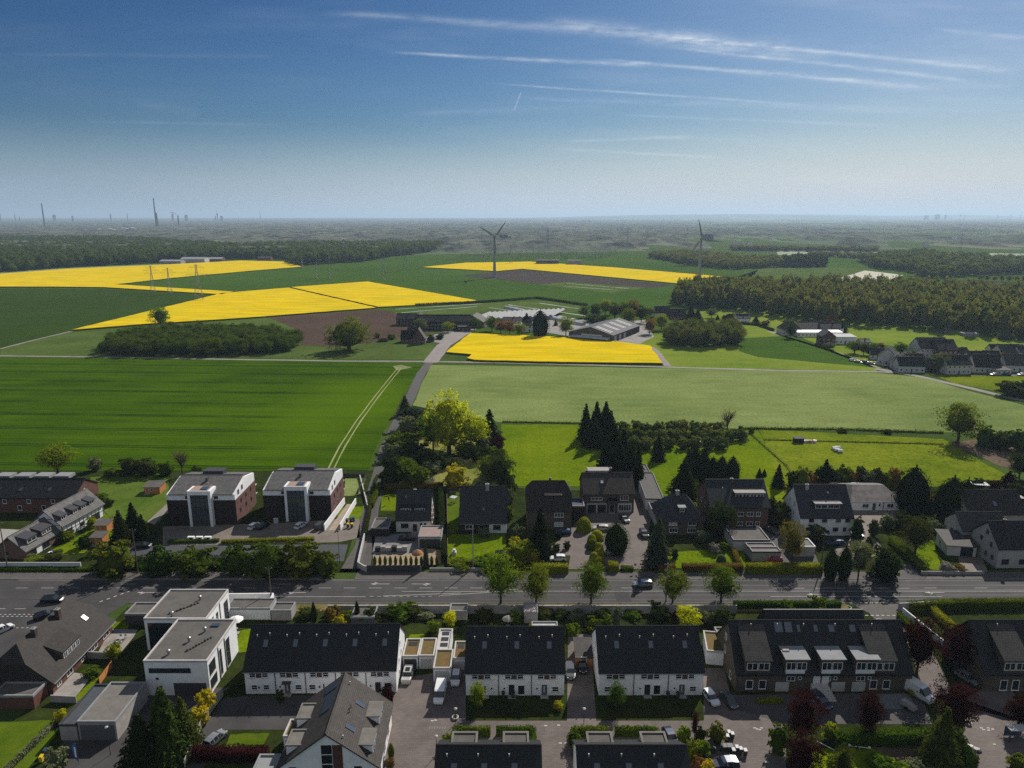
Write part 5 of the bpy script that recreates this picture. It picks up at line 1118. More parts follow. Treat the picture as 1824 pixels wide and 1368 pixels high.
yard('lawn', [(200, 1108), (232, 1107), (228, 1122), (196, 1118)], M_bright, .036, 1)
yard('lawn', [(128, 1248), (168, 1208), (178, 1208), (146, 1250)], M_bright, .036, 1)
yard('lawn', [(730, 1130), (760, 1130), (750, 1138), (728, 1138)], M_bright, .036, 1)
yard('lawn', [(1440, 1335), (1560, 1330), (1690, 1372), (1700, 1400), (1430, 1400)], M_bright, .04, 1)
yard('bare_patch', [(1550, 1330), (1640, 1322), (1680, 1350), (1600, 1356)], M_earth, .044, 1)
yard('terrace_paving', [(108, 1195), (165, 1203), (128, 1250), (92, 1246)], M_paver3, .042)
yard('terrace_paving', [(196, 1120), (245, 1122), (238, 1135), (205, 1175), (170, 1172)], M_paver3, .042)
yard('terrace_paving', [(1553, 1237), (1618, 1236), (1632, 1262), (1578, 1264)], mat('grey_setts', (.20, .21, .22), noise=.25, nscale=3, fine=.4, fscale=8), .05)
yard('parking_yard', [(290, 938), (500, 932), (600, 925), (640, 902), (641, 958), (603, 966), (330, 972), (290, 972)], M_paver2, .05)
yard('service_lane', [(215, 972), (620, 970), (612, 1000), (215, 998)], mat('slate_asphalt', (.065, .07, .078), noise=.12, nscale=.4, fine=.3, fscale=6), .045)
yard('ramp', [(585, 945), (618, 898), (634, 898), (608, 945)], mat('ramp_concrete', (.30, .24, .18), noise=.15, nscale=.6), .06)
yard('forecourt', [(662, 952), (760, 950), (745, 986), (664, 990)], mat('pale_setts', (.22, .22, .22), noise=.25, nscale=2, fine=.45, fscale=6), .05)
yard('sand_bed', [(664, 990), (745, 976), (790, 980), (785, 1006), (668, 1008)], mat('sand', (.33, .25, .16), noise=.25, nscale=.8, fine=.3, fscale=5), .048, .8)
yard('lawn', [(680, 882), (706, 880), (705, 910), (678, 910)], M_bright, .05)
yard('lawn', [(796, 868), (819, 868), (817, 945), (808, 950), (797, 950)], M_lawn, .05, 1)
yard('garden_path', [(802, 866), (822, 866), (820, 876), (800, 880)], M_paver2, .055)
yard('lawn', [(797, 952), (900, 952), (905, 990), (880, 1008), (800, 1008)], M_bright, .045, 1)
yard('lawn', [(615, 852), (652, 850), (642, 882), (612, 884)], M_pale, .05, 1)
yard('lawn', [(604, 905), (650, 902), (640, 925), (600, 928)], M_bright, .055, 1)
yard('driveway', [(970, 985), (1012, 948), (1040, 912), (1128, 912), (1128, 866), (1150, 862), (1166, 890), (1158, 930), (1152, 985), (1170, 1014), (1012, 1014), (1016, 990)], M_paver, .046)
yard('lawn', [(1178, 985), (1325, 975), (1330, 1012), (1180, 1012)], M_bright, .05, 1)
yard('driveway', [(1345, 930), (1378, 930), (1440, 958), (1462, 1012), (1325, 1012), (1352, 985)], M_asph2, .05)
yard('driveway', [(1500, 906), (1600, 906), (1590, 935), (1545, 945), (1580, 985), (1520, 1000), (1480, 985), (1530, 950), (1522, 925)], M_paver2, .05)
yard('driveway', [(1602, 1008), (1622, 1005), (1650, 1031), (1602, 1033)], M_asph2, .19)
yard('lawn', [(1630, 980), (1662, 960), (1678, 1016), (1640, 1018)], M_bright, .05, 1)
yard('lawn', [(1754, 884), (1788, 884), (1794, 902), (1764, 902)], M_bright, .05, 1)
yard('driveway', [(1700, 965), (1735, 958), (1760, 1020), (1712, 1015)], M_paver2, .05)
yard('lawn', [(175, 905), (200, 925), (205, 960), (170, 968), (150, 985), (85, 992), (100, 975), (150, 950)], M_bright, .04, 1)
yard('lawn', [(160, 850), (300, 842), (300, 900), (285, 930), (200, 925), (180, 905)], fieldmat('rough_lawn', (.06, .11, .012), (.12, .165, .03), .08, .6, 3), .038, 2)
yard('garden_path', [(262, 930), (300, 895), (306, 900), (275, 935)], M_track, .05)
yard('forecourt', [(-40, 940), (60, 945), (30, 965), (-40, 990)], M_conc, .045)
yard('farm_yard', [(835, 590), (870, 580), (960, 590), (1020, 600), (1140, 612), (1165, 600), (1150, 570), (1060, 575), (990, 560), (850, 566)], mat('yard_gravel', (.25, .23, .21), noise=.2, nscale=.1, fine=.3, fscale=2), .06)
yard('farm_yard', [(745, 605), (790, 612), (830, 592), (800, 588)], MATS['yard_gravel'], .062)
# white-rimmed strips of fleece on the vegetable plots beyond the nursery
for i, (a, c) in enumerate((((705, 551), (860, 541)), ((715, 557), (850, 546)), ((870, 548), (1040, 570)), ((905, 543), (1045, 563)), ((960, 540), (1050, 553)), ((1010, 505), (1120, 514)), ((1000, 509), (1100, 517)))):
 strip('fleece_strip', [a, c], 1.3, .09, mat('fleece', (.55, .56, .55), noise=.3, nscale=.06), edge=.4)
# ---------------------------------------------------------------- walls, fences
def fence_line(label, pts, h, m, step=2.4, px=True, group=None, cat='fence'):
 P = [Vector(G2(*p)) if px else Vector(p) for p in pts]; t_ = thing('garden_fence', label, cat, (0, 0, 0), 0, group); b = MB(); p_ = MB()
 for a, c in zip(P, P[1:]):
  t = (c - a).normalized(); n = Vector((-t.y, t.x)) * .03; k = max(1, int((c - a).length / step))
  b.prism([tuple(a - n), tuple(c - n), tuple(c + n), tuple(a + n)], .1, h - .06)
  for i in range(k + 1): q = a.lerp(c, i / k); p_.box(q.x - .06, q.x + .06, q.y - .06, q.y + .06, 0, h)
 b.build('fence_panel', m, t_); tag(p_.build('fence_post', m, t_), kind='stuff'); return t_
M_wallw = mat('weathered_white_wall', (.36, .35, .34), rough=.95, noise=.22, nscale=.8, fine=.3, fscale=3)
wall_line('garden_wall', [(-41, 142.2), (0, 142.1), (50, 142.2)], 1.9, .3, M_wallw, 'long weathered white wall along the south side of the main road', px=False, cap=M_conc)
wall_line('garden_wall', [(-150, 162.6), (-108, 162.6)], 1.7, .3, mat('blue_white_wall', (.5, .52, .56), noise=.1, nscale=1), 'blue-white wall north of the road at the far left', px=False, cap=M_conc)
wall_line('garden_wall', [(-36.5, 161.2), (-22.6, 161.2)], 1.5, .3, M_lightc, 'pale wall with dark slatted panels at the lane corner', px=False, cap=M_lightc)
wall_line('garden_wall', [(-20.5, 161.4), (-9, 161.4), (-2, 161.6)], .9, .3, M_conc, 'low concrete wall in front of the utility pole lawn', px=False)
wall_line('garden_wall', [(-36.5, 161.2), (-38.8, 163.5), (-39.3, 168), (-40.5, 180)], 1.5, .3, M_lightc, 'curved pale wall bordering the lane below the dark hedge', px=False)
fence_line('dark slatted fence between the two stone wall posts at the lane corner', [(-36, 160.95), (-22.8, 160.95)], 1.9, M_fd, px=False)
wall_line('garden_wall', [(641, 850), (655, 905)], 1.0, .3, M_lightc, 'white lane-side wall right of the second apartment block')
wall_line('ramp_wall', [(578, 946), (614, 897)], 2.0, .3, M_render, 'white sloping ramp wall touching the right apartment block', cat='wall')
wall_line('ramp_wall', [(606, 944), (634, 897)], 1.8, .3, M_render, 'white ramp wall nearer the lane', cat='wall')
fence_line('dark wire fence around the lawn behind the right apartment block', [(612, 850), (652, 850), (638, 880)], 1.3, M_fd)
wall_line('garden_wall', [(796, 870), (797, 948), (798, 1012)], 1.2, .15, M_rbrick, 'thin reddish wall between the sand garden and the pole lawn')
wall_line('garden_wall', [(1640, 1024), (1752, 1024)], 1.0, .3, M_conc, 'low dark wall in front of the right stone house garden')
wall_line('garden_wall', [(1214, 1020), (1322, 1020)], .9, .3, M_conc, 'low panelled wall under the brownish hedge')
wall_line('garden_wall', [(1600, 1088), (1665, 1084)], 1.9, .3, M_wallw, 'white wall behind the hedge right of the turning')
wall_line('garden_wall', [(1607, 1094), (1690, 1162)], 1.6, .25, M_render, 'sunlit white wall running between the two red maples')
fence_line('grey fence along the driveway beside the gold bushes', [(397, 1240), (362, 1290), (330, 1368)], 1.7, M_conc)
wall_line('garden_wall', [(143, 1172), (210, 1174)], 1.5, .25, M_conc, 'grey wall splitting the two terraces of the left brick house')
fence_line('orange timber fence beside the villa yard', [(178, 1220), (200, 1190)], 1.6, M_wood)
wall_line('garden_wall', [(92, 1250), (137, 1252)], 1.4, .25, M_conc, 'grey garden wall below the lower terrace at left')
wall_line('garden_wall', [(392, 1073), (488, 1072), (478, 1092), (400, 1092)], 2.2, .3, M_render, 'white wall of the villa garden beside the road')
flatbox('garden_shed', 'grey flat shed behind the white villa wall', -52.6, -48.2, 139.3, 142.6, 2.2, M_conc, M_flat, cat='shed')
flatbox('garden_shed', 'long flat carport roof between villa and road pole', -62.5, -52.9, 139.6, 143.8, 2.5, M_render, M_flat, cat='shed')
flatbox('garden_shed', 'small dark flat shed with pale rim behind the five-door terrace', -34.6, -29.6, 136.8, 141.2, 2.2, M_fd, M_flat, cat='shed')
flatbox('garden_shed', 'small pink-topped garden hut behind the left three-door terrace', 2.6, 5.6, 138.2, 142, 2.4, M_conc, mat('pink_roof2', (.42, .34, .32)), cat='shed')
flatbox('garden_shed', 'long low white garden box behind the left three-door terrace', 4.2, 9.6, 133.6, 135.2, 2.0, M_render, M_lightc, cat='shed')
flatbox('garden_shed', 'grey garden hut against the long white wall', -13.6, -9.8, 139.4, 142.4, 2.0, M_conc, M_flat, cat='shed')
flatbox('garden_shed', 'flat pavilion roof left of the white villas, nearer one', -83.4, -78.2, 137.4, 142, 2.5, M_fd, M_flat, cat='shed')
flatbox('garden_shed', 'flat pavilion roof touching the rear white villa', -77.4, -75.2, 139.0, 142.6, 2.5, M_fd, M_flat, cat='shed')
for (x0, y0, w_, d_, lab, wm) in ((-117.2, 212.2, 5.0, 4.2, 'orange timber garden hut with grey flat roof on the left lawn', M_wood), (-116.5, 183.5, 3.4, 3.2, 'small orange timber hut beside the half-timbered house', M_wood), (-113.2, 175.8, 3.2, 2.8, 'small flat roofed shed with orange side below the half-timbered house', M_wood)):
 s = House('garden_shed', lab, loc=(x0, y0), W=w_, D=d_, eave=2.2, ridge=2.6, roof='mono', wall=wm, rmat=M_flat, over=.3, cat='shed'); s.door('F', .5, 1.0, 1.9, m=M_wood, glass=False); s.win('F', 2.0, .9, .9, .9, sill=False) if w_ > 4 else None
# ---------------------------------------------------------------- woods
mass('woodland', [(-400, 500), (-400, 420), (0, 424), (250, 430), (420, 445), (540, 440), (640, 440), (790, 440), (782, 450), (700, 457), (655, 466), (525, 474), (512, 463), (500, 462), (420, 462), (330, 466), (240, 471), (120, 477), (0, 486)], 13, 16.5, 8.5, L_wood, seed=1, hv=.38)
mass('woodland', [(1200, 545), (1206, 530), (1240, 521), (1420, 520), (1600, 524), (1740, 530), (2000, 545), (2300, 570), (2300, 660), (1824, 608), (1640, 588), (1560, 582), (1480, 582), (1400, 568), (1330, 556)], 8.0, 18, 4.7, L_wood, seed=2, hv=.30)
mass('woodland', [(1150, 458), (1240, 455), (1330, 466), (1460, 464), (1470, 474), (1400, 476), (1300, 481), (1235, 474)], 12, 13, 8, L_wood, seed=3)
mass('woodland', [(1390, 470), (1465, 466), (1472, 476), (1400, 477)], 9, 17, 5, L_dark, seed=9)
mass('woodland', [(1530, 465), (1640, 455), (1700, 462), (1824, 470), (2000, 480), (2000, 500), (1824, 488), (1740, 492), (1650, 498), (1620, 484), (1560, 480)], 13, 15, 8.5, L_wood, seed=4, hv=.35)
mass('woodland', [(185, 634), (188, 620), (230, 604), (330, 596), (450, 596), (510, 602), (532, 612), (535, 622), (500, 630), (380, 635)], 5.0, 8.4, 3.9, leafmat('leaf_copse', (.028, .042, .005), (.21, .24, .03), .4, .03), 'dense long copse standing before the yellow field', 'copse', seed=6, src='round', hv=.30)
mass('woodland', [(1185, 618), (1190, 602), (1230, 596), (1300, 597), (1318, 606), (1316, 618), (1250, 622)], 5.6, 10.5, 4.6, leafmat('leaf_copse2', (.030, .040, .010), (.20, .22, .06), .4, .03), 'leafy round copse on the meadow beyond the nursery', 'copse', seed=7, src='round', hv=.35)
mass('tree_row', [(1560, 447), (1300, 444), (1300, 447), (1560, 450)], 14, 12, 9, L_wood, seed=8)
mass('tree_row', [(1440, 455), (1560, 459), (1560, 462), (1440, 457)], 12, 10, 8, L_wood, seed=12)
# the plain beyond: woods, fields and settlements out to the skyline, one terrain mesh whose cells grow with distance
def far_plain():
 nr, na = 430, 900
 rr = 1350 * (30000 / 1350) ** (np.linspace(0, 1, nr) ** 1.0); aa = np.linspace(-40, 40, na) * np.pi / 180
 Rr, A = np.meshgrid(rr, aa, indexing='ij'); X = np.sin(A) * Rr / np.cos(A) * .98; Y = Rr
 rs = np.random.RandomState(3)
 def vn(x, y, seed):
  xi = np.floor(x).astype(np.int64); yi = np.floor(y).astype(np.int64); fx = x - xi; fy = y - yi; fx = fx * fx * (3 - 2 * fx); fy = fy * fy * (3 - 2 * fy)
  def h(a, b): v = np.sin(a * 127.1 + b * 311.7 + seed * 74.7) * 43758.5453; return v - np.floor(v)
  return (h(xi, yi) * (1 - fx) + h(xi + 1, yi) * fx) * (1 - fy) + (h(xi, yi + 1) * (1 - fx) + h(xi + 1, yi + 1) * fx) * fy
 wood = vn(X / 420, Y / 900, 1) * .5 + vn(X / 170, Y / 420, 2) * .3 + vn(X / 60, Y / 160, 3) * .2
 left = np.clip((-X / Y) * 1.2 + .15, -.25, .35)
 mask = np.clip((wood + left * .35 - .40) / .05, 0, 1)
 near = np.clip((Y - 1750 - 200 * np.clip(X / 600, -1, 1)) / 120, 0, 1); mask *= near
 tex_ = vn(X / 14, Y / 30, 5) * .6 + vn(X / 30, Y / 50, 6) * .4
 Z = mask * (7 + 11 * tex_ + 5 * vn(X / 200, Y / 400, 8)) + np.clip((Y - 9000) / 12000, 0, 1) ** 1.5 * 25
 hill = np.exp(-((X / Y - .30) / .22) ** 4) * np.clip((Y - 17000) / 5000, 0, 1) * 110 + np.exp(-((X / Y - .62) / .10) ** 2) * np.clip((Y - 20000) / 5000, 0, 1) * 90
 Z = Z + hill * (.8 + .4 * vn(X / 1500, Y / 9000, 9)) - .4
 V = np.stack([X, Y, Z], -1).reshape(-1, 3); i = np.arange(nr - 1)[:, None] * na + np.arange(na - 1)[None, :]
 F = np.stack([i, i + 1, i + na + 1, i + na], -1).reshape(-1, 4)
 fm = (mask[:-1, :-1] * .5 + .5 * vn(X / 40, Y / 70, 11)[:-1, :-1] * mask[:-1, :-1]).reshape(-1)
 field = vn(X / 500, Y / 700, 21)[:-1, :-1].reshape(-1)
 m = bpy.data.materials.new('far_country'); m.use_nodes = True; N = NT(m.node_tree); b = m.node_tree.nodes['Principled BSDF']; b.inputs['Roughness'].default_value = 1; b.inputs['Specular IOR Level'].default_value = 0
 at = N.n('ShaderNodeAttribute', attribute_name='shade').outputs['Fac']; fl = N.n('ShaderNodeAttribute', attribute_name='crop').outputs['Fac']
 pos = N.n('ShaderNodeNewGeometry').outputs['Position']; nz = N.noise(N.v('MULTIPLY', pos, (1, .5, 1)), .012, 4, .7)
 fc = N.ramp(fl, [(0, (.09, .12, .07)), (.3, (.14, .18, .09)), (.55, (.10, .13, .07)), (.75, (.20, .21, .13)), (.9, (.17, .16, .12))])  # field and wood colours paled, standing in for part of the haze
 wc = N.mix(N.mr(nz, .35, .65), (.020, .028, .030), (.15, .155, .115))
 N.put(b.inputs['Base Color'], N.mix(N.mr(at, 0, .35), fc, wc))
 me = np_mesh('far_plain', V, F, [m], fm); a = me.attributes.new('crop', 'FLOAT', 'FACE'); a.data.foreach_set('value', field.astype(np.float32))
 o = link('terrain', me); tag(o, kind='structure')
far_plain()
# ---------------------------------------------------------------- farms and hamlet
M_hall = mat('hall_roof', (.060, .060, .062), rough=.8, noise=.08, nscale=.1)
def far_h(lab, px, py, W, D, e, r, wall, rm, rz=0.0, roof='gable', g=None, **k): return mini_house(k.pop('name', 'farmhouse'), lab, px, py, W, D, e, r, roof, wall, rm, rz=R(rz), group=g, **k)
# big striped shed
s = House('nursery_shed', 'big grey nursery hall with white skylight stripes', loc=G2(1013, 603), rz=R(-30), W=34, D=54, eave=5.0, ridge=9.6, roof='gabley', wall=M_hall, rmat=M_hall, over=.6, cat='shed')
b = MB(); sr = (9.6 - 5.0) / 17; zr = lambda x: 9.85 - (x - 17) * sr
for i in range(4):
 for dx in (0, 3.0): y0 = 4 + i * 12.5; q = [(19, y0 + dx), (31, y0 + dx), (31, y0 + dx + 1.1), (19, y0 + dx + 1.1)]; b.hexa([(x, y, zr(x)) for x, y in q], [(x, y, zr(x) + .12) for x, y in q])
tag(s.part('roof_light', b, M_render, s.roofobj), kind='stuff')
b = MB(); s.slab(b, 'F', 3, 32, 1.6, 3.0, .0, .15); s.part('front_band', b, mat('band_blue', (.40, .45, .48))); b = MB(); s.slab(b, 'F', 10, 26, 3.5, 4.6, .0, .12); s.part('window_band', b, M_lightc)
for i in range(3): b = MB(); s.slab(b, 'R', 3 + i * 9, 7 + i * 9, .1, 4, 0, .1); s.part('shed_door', b, M_lightc)
b = MB(); b.hexa([(2, -5, 2.4), (32, -5, 2.4), (32, 0, 3.2), (4, 0, 3.2)], [(2, -5, 2.5), (32, -5, 2.5), (32, 0, 3.3), (4, 0, 3.3)]); s.part('front_canopy', b, mat('canopy_white', (.42, .45, .47), noise=.2, nscale=.3))
# glasshouse field with white tunnels
t = thing('glasshouse_block', 'wide low block of greenhouse roofs between barns and white tunnels', 'greenhouse', (0, 0, 0)); b = MB(); p0 = Vector(G2(835, 577)); p1 = Vector(G2(985, 569)); dY = 46; n = 16; ux = (p1 - p0) / n
for i in range(n):
 a = p0 + ux * i; c = p0 + ux * (i + 1); m_ = (a + c) / 2
 for (u, zu, v, zv) in ((a, 3.0, m_, 4.4), (m_, 4.4, c, 3.0)): b.poly([(u.x, u.y, zu), (v.x, v.y, zv), (v.x + 14, v.y + dY, zv), (u.x + 14, u.y + dY, zu)])
 b.poly([(a.x, a.y, 0), (c.x, c.y, 0), (c.x, c.y, 3), (m_.x, m_.y, 4.4), (a.x, a.y, 3)])
b.build('glass_roof', mat('greenhouse_glass', (.20, .21, .22), rough=.7, spec=.2, noise=.35, nscale=.25), t); b = MB(); b.prism([(p0.x, p0.y + .4), (p1.x, p1.y + .4), (p1.x, p1.y + .8), (p0.x, p0.y + .8)], 0, 2.9); b.build('wall', M_roofg, t)
for i in range(13):
 a = Vector(G2(900 + i * 9, 548 + i * 2.1)); t = thing('poly_tunnel', 'white poly tunnel in the nursery row, number %s from the left' % ('one two three four five six seven eight nine ten eleven twelve thirteen'.split()[i]), 'poly tunnel', (a.x, a.y - 6, 0), R(-50), 'white poly tunnels of the nursery'); b = MB(); L = 20
 for k in range(6):
  a0, a1 = math.pi * k / 6, math.pi * (k + 1) / 6; b.poly([(0, -2.4 * math.cos(a0), 2.6 * math.sin(a0)), (L, -2.4 * math.cos(a0), 2.6 * math.sin(a0)), (L, -2.4 * math.cos(a1), 2.6 * math.sin(a1)), (0, -2.4 * math.cos(a1), 2.6 * math.sin(a1))])
 b.build('tunnel_cover', mat('tunnel_white', (.40, .41, .42), rough=.8, spec=.1), t); b = MB(); b.poly([(L, -2.4 * math.cos(math.pi * k / 6), 2.6 * math.sin(math.pi * k / 6)) for k in range(7)]); b.poly([(0, -2.4 * math.cos(math.pi * k / 6), 2.6 * math.sin(math.pi * k / 6)) for k in range(6, -1, -1)]); tag(b.build('tunnel_end', M_conc, t), kind='stuff')
M_black2 = tiles('roof_tar', (.016, .016, .018), (.012, .012, .013), .4, .5)
far_h('dark barn with white plinth at the left of the farmyard', 706, 580, 16, 12, 5.5, 9, M_dbrick, M_black2, name='barn', cat='barn', rz=-4)
far_h('long black barn spanning the back of the farmyard', 742, 588, 42, 13, 6.5, 11, M_dbrick, M_black2, name='barn', cat='barn')
far_h('black cross-gabled barn between the two dark barns', 736, 584, 9, 16, 6, 10.5, M_dbrick, M_black2, roof='gabley', name='barn', cat='barn')
far_h('grey gabled barn at the left end of the greenhouses', 822, 583, 18, 20, 4.2, 9.5, M_roofg, M_roofg, roof='gabley', name='barn', cat='barn', rz=-8)
far_h('low grey lean-to at the farm road', 815, 590, 9, 8, 3.6, 4.4, M_dbrick, M_flat, roof='mono', name='lean_to', cat='lean-to')
far_h('steep gabled dark brick farmhouse by the crossroads', 714, 611, 14, 9, 3.6, 8.0, M_brick, M_black2, eaveb=3.6)
far_h('gabled front wing of the steep brick farmhouse', 735, 613, 8.5, 8, 3.8, 10.5, M_brick, M_roofg, roof='gabley')
far_h('small white house between the nursery trees', 931, 592, 7, 7, 5.5, 8, M_render, M_roofd)
far_h('low brown-roofed nursery shed in front of the greenhouses', 896, 576, 15, 7, 2.8, 4.6, M_cream, M_roofd, name='shed', cat='shed')
far_h('far dark-roofed house beside the farm wood', 1167, 566, 13, 10, 4.5, 9.5, M_render, M_roofb); far_h('far brown-roofed barn right of the dark-roofed house', 1186, 569, 17, 12, 3.8, 8.5, M_brick, M_roofd, rz=-8)
far_h('small white house with dark roof on the lane bend', 1312, 577, 11, 8, 4.8, 7.8, M_render, M_roofb, rz=-4)
far_h('dark half-hipped farmhouse behind the round tree', 1393, 597, 14, 12, 4.5, 9.5, M_cream, M_roofd, roof='hip', hip=4)
far_h('long white barn with dark brown roof', 1424, 594, 30, 14, 3.2, 8.0, M_render, M_roofd, name='barn', cat='barn', wins=1); far_h('low long white building in front of the dark-roofed barn', 1420, 600, 33, 7, 3.3, 3.9, M_render, mat('white_sheet_roof', (.40, .41, .42), rough=.5), roof='mono', name='barn', cat='barn', wins=1)
far_h('black-roofed barn right of the long white building', 1462, 594, 17, 10, 4.0, 7.5, M_render, M_black2, name='barn', cat='barn')
far_h('dark brick house at the lane with pale gable', 1463, 616, 9, 12, 6.5, 10, M_brick, M_roof, roof='gabley', rz=-6); far_h('white cube house with grey flat roof left of the hamlet', 1486, 613, 15, 10, 5.0, 5.6, M_render, M_lightc, roof='mono'); far_h('small pale shed right of the white cube house', 1532, 617, 7, 6, 3, 4.6, M_cream, M_roofg)
HG = 'houses of the right hamlet'; M_render_keep = M_render; M_render = mat('dull_render', (.45, .44, .42), noise=.1, nscale=.5)
far_h('white gabled hamlet house with black roof nearest the parked cars', 1562, 648, 10, 10, 5.0, 10, M_render, M_roof, rz=-35, g=HG, roof='gabley'); far_h('narrow white gabled hamlet house second from the parked cars', 1584, 655, 7, 8, 4.5, 8, M_render, M_roof, rz=-30, g=HG, roof='gabley')
far_h('white hamlet house with long black roof at the lane fork', 1600, 663, 14, 9, 4.0, 8.0, M_render, M_roof, rz=-8, g=HG, half=None) if 0 else far_h('white hamlet house with long black roof at the lane fork', 1600, 663, 14, 9, 4.0, 8.0, M_render, M_roof, rz=-8, g=HG)
far_h('large grey-roofed double house standing behind the hamlet', 1638, 637, 18, 13, 6, 11.5, M_cream, M_roofg, g=HG); far_h('dark right half of the large double house', 1670, 640, 12, 13, 6, 11.2, M_brick, M_roofd, g=HG)
far_h('low grey hamlet shed behind the long black roof', 1612, 640, 10, 6, 3, 4.6, M_cream, M_roofg, g=HG); far_h('white hamlet house with black roof behind the pale tree', 1686, 667, 14, 10, 5.6, 9.8, M_render, M_roof, g=HG, rz=3)
far_h('cream hamlet house with white gable facing the field', 1735, 664, 14, 10, 3.8, 9.6, M_render, M_roof, g=HG, rz=-6); far_h('small dark-roofed hamlet house in the gap', 1726, 650, 9, 8, 4, 7.5, M_cream, M_roofd, g=HG); far_h('white gabled hamlet house near the right edge', 1790, 662, 15, 11, 4.2, 9.2, M_render, M_roofg, g=HG, rz=-12)
far_h('cream house with grey roof at the back right of the hamlet', 1783, 640, 13, 10, 4, 8.4, M_cream, M_roofg, g=HG); far_h('black-roofed house cut by the right edge of the hamlet', 1818, 642, 12, 10, 4, 8, M_cream, M_roof, g=HG); far_h('low white garage block among the hamlet houses', 1775, 668, 8, 6, 2.8, 3.4, M_render, M_flat, roof='mono', g=HG)
far_h('tiny hut at the foot of the right wood', 1680, 595, 6, 5, 3, 4.4, M_fd, M_roofg); far_h('flat white greenhouse roof at the foot of the right wood', 1717, 599, 11, 5, 1.8, 2.2, M_conc, M_render, roof='mono', name='greenhouse', cat='greenhouse')
for i, (px, py, w_, rm) in enumerate(((1550, 640, 8, M_roofd), (1624, 652, 9, M_roof), (1645, 662, 8, M_roofg), (1705, 640, 9, M_roofd), (1752, 645, 9, M_roof), (1800, 634, 10, M_roofg), (1765, 633, 8, M_roofd))):
 far_h('small hamlet house ' + ('left of the nearest gabled house', 'just behind the long black roof', 'right of the long black roof', 'behind the dark double house', 'behind the cream gable', 'at the far right back', 'left of the far right back house')[i], px, py, w_, 7, 3.2, 6.4, (M_cream, M_render, M_brick)[i % 3], rm, rz=(-20, 8, -6, 12, -10, 5, -4)[i], g=HG)
M_render = M_render_keep
# farm at the wood's edge, left
far_h('long pale hall at the edge of the left wood', 322, 468, 46, 22, 7, 10, M_lightc, mat('grey_sheet_roof', (.30, .31, .32), rough=.6), name='warehouse', cat='barn', wins=0); far_h('low pale hall left of the long one at the left wood', 284, 470, 40, 20, 5, 7, M_conc, MATS['grey_sheet_roof'], name='warehouse', cat='barn', wins=0); far_h('low hall partly hidden by trees at the left wood', 368, 466, 30, 18, 5, 8, M_brick, MATS['grey_sheet_roof'], name='warehouse', cat='barn', wins=0)
far_h('brick hall before the middle wood', 459, 464, 26, 15, 5, 8, M_brick, M_roofg, name='warehouse', cat='barn', wins=0); far_h('white box building beside the wood and substation', 699, 452, 16, 14, 14, 15, M_render, M_flat, roof='mono', name='factory_building', cat='building', wins=0)
for px in (484, 694): pass
# ---------------------------------------------------------------- wind turbines
def turbine(px, py, top, angs, label, yaw):
 g = G(px, py); h = HT(px, py, top); t = thing('wind_turbine', label, 'wind turbine', (g.x, g.y, 0), R(yaw)); mt = mat('turbine_paint', (.24, .25, .26), rough=.5)
 b = MB(); b.lathe([(2.4, 0), (1.9, h * .4), (1.25, h - 1)], 16); b.build('tower', mt, t, smooth=True); b = MB(); b.hexa([(-1.7, -2.5, h - 1.6), (1.7, -2.5, h - 1.6), (1.4, 6.5, h - 1.2), (-1.4, 6.5, h - 1.2)], [(-1.5, -2.5, h + 1.7), (1.5, -2.5, h + 1.7), (1.2, 6.5, h + 1.5), (-1.2, 6.5, h + 1.5)]); b.build('nacelle', mt, t)
 hub = MB(); hub.beam((0, -2.5, h), (0, -4.6, h), 1.5, 12, .5); hb = hub.build('hub', mt, t)
 for an in angs:
  a = R(an); L = 27; d = Vector((math.sin(a), 0, math.cos(a))); n = Vector((math.cos(a), 0, -math.sin(a))); c = Vector((0, -3.6, h)); b = MB(); st = [(0, .55, .55), (.08, .6, .5), (.22, 1.5, .35), (.5, 1.05, .22), (.8, .65, .12), (1, .2, .05)]; rr = []
  for f, w_, th in st: p = c + d * (L * f + .8); rr.append([p - n * w_ * .6 - Vector((0, th, 0)), p + n * w_ * 1.5 - Vector((0, th * .3, 0)), p + n * w_ * 1.4 + Vector((0, th * .3, 0)), p - n * w_ * .6 + Vector((0, th, 0))])
  for p_, q_ in zip(rr, rr[1:]):
   for j in range(4): b.poly((p_[j], p_[(j + 1) % 4], q_[(j + 1) % 4], q_[j]))
  b.poly(rr[-1]); b.build('rotor_blade', mt, hb)
turbine(881, 494, 422, (36, -57, 176), 'left wind turbine standing at the dark soil field', 8); turbine(1245, 497, 426, (-12, 97, 215), 'right wind turbine at the tip of the far yellow field', -6)
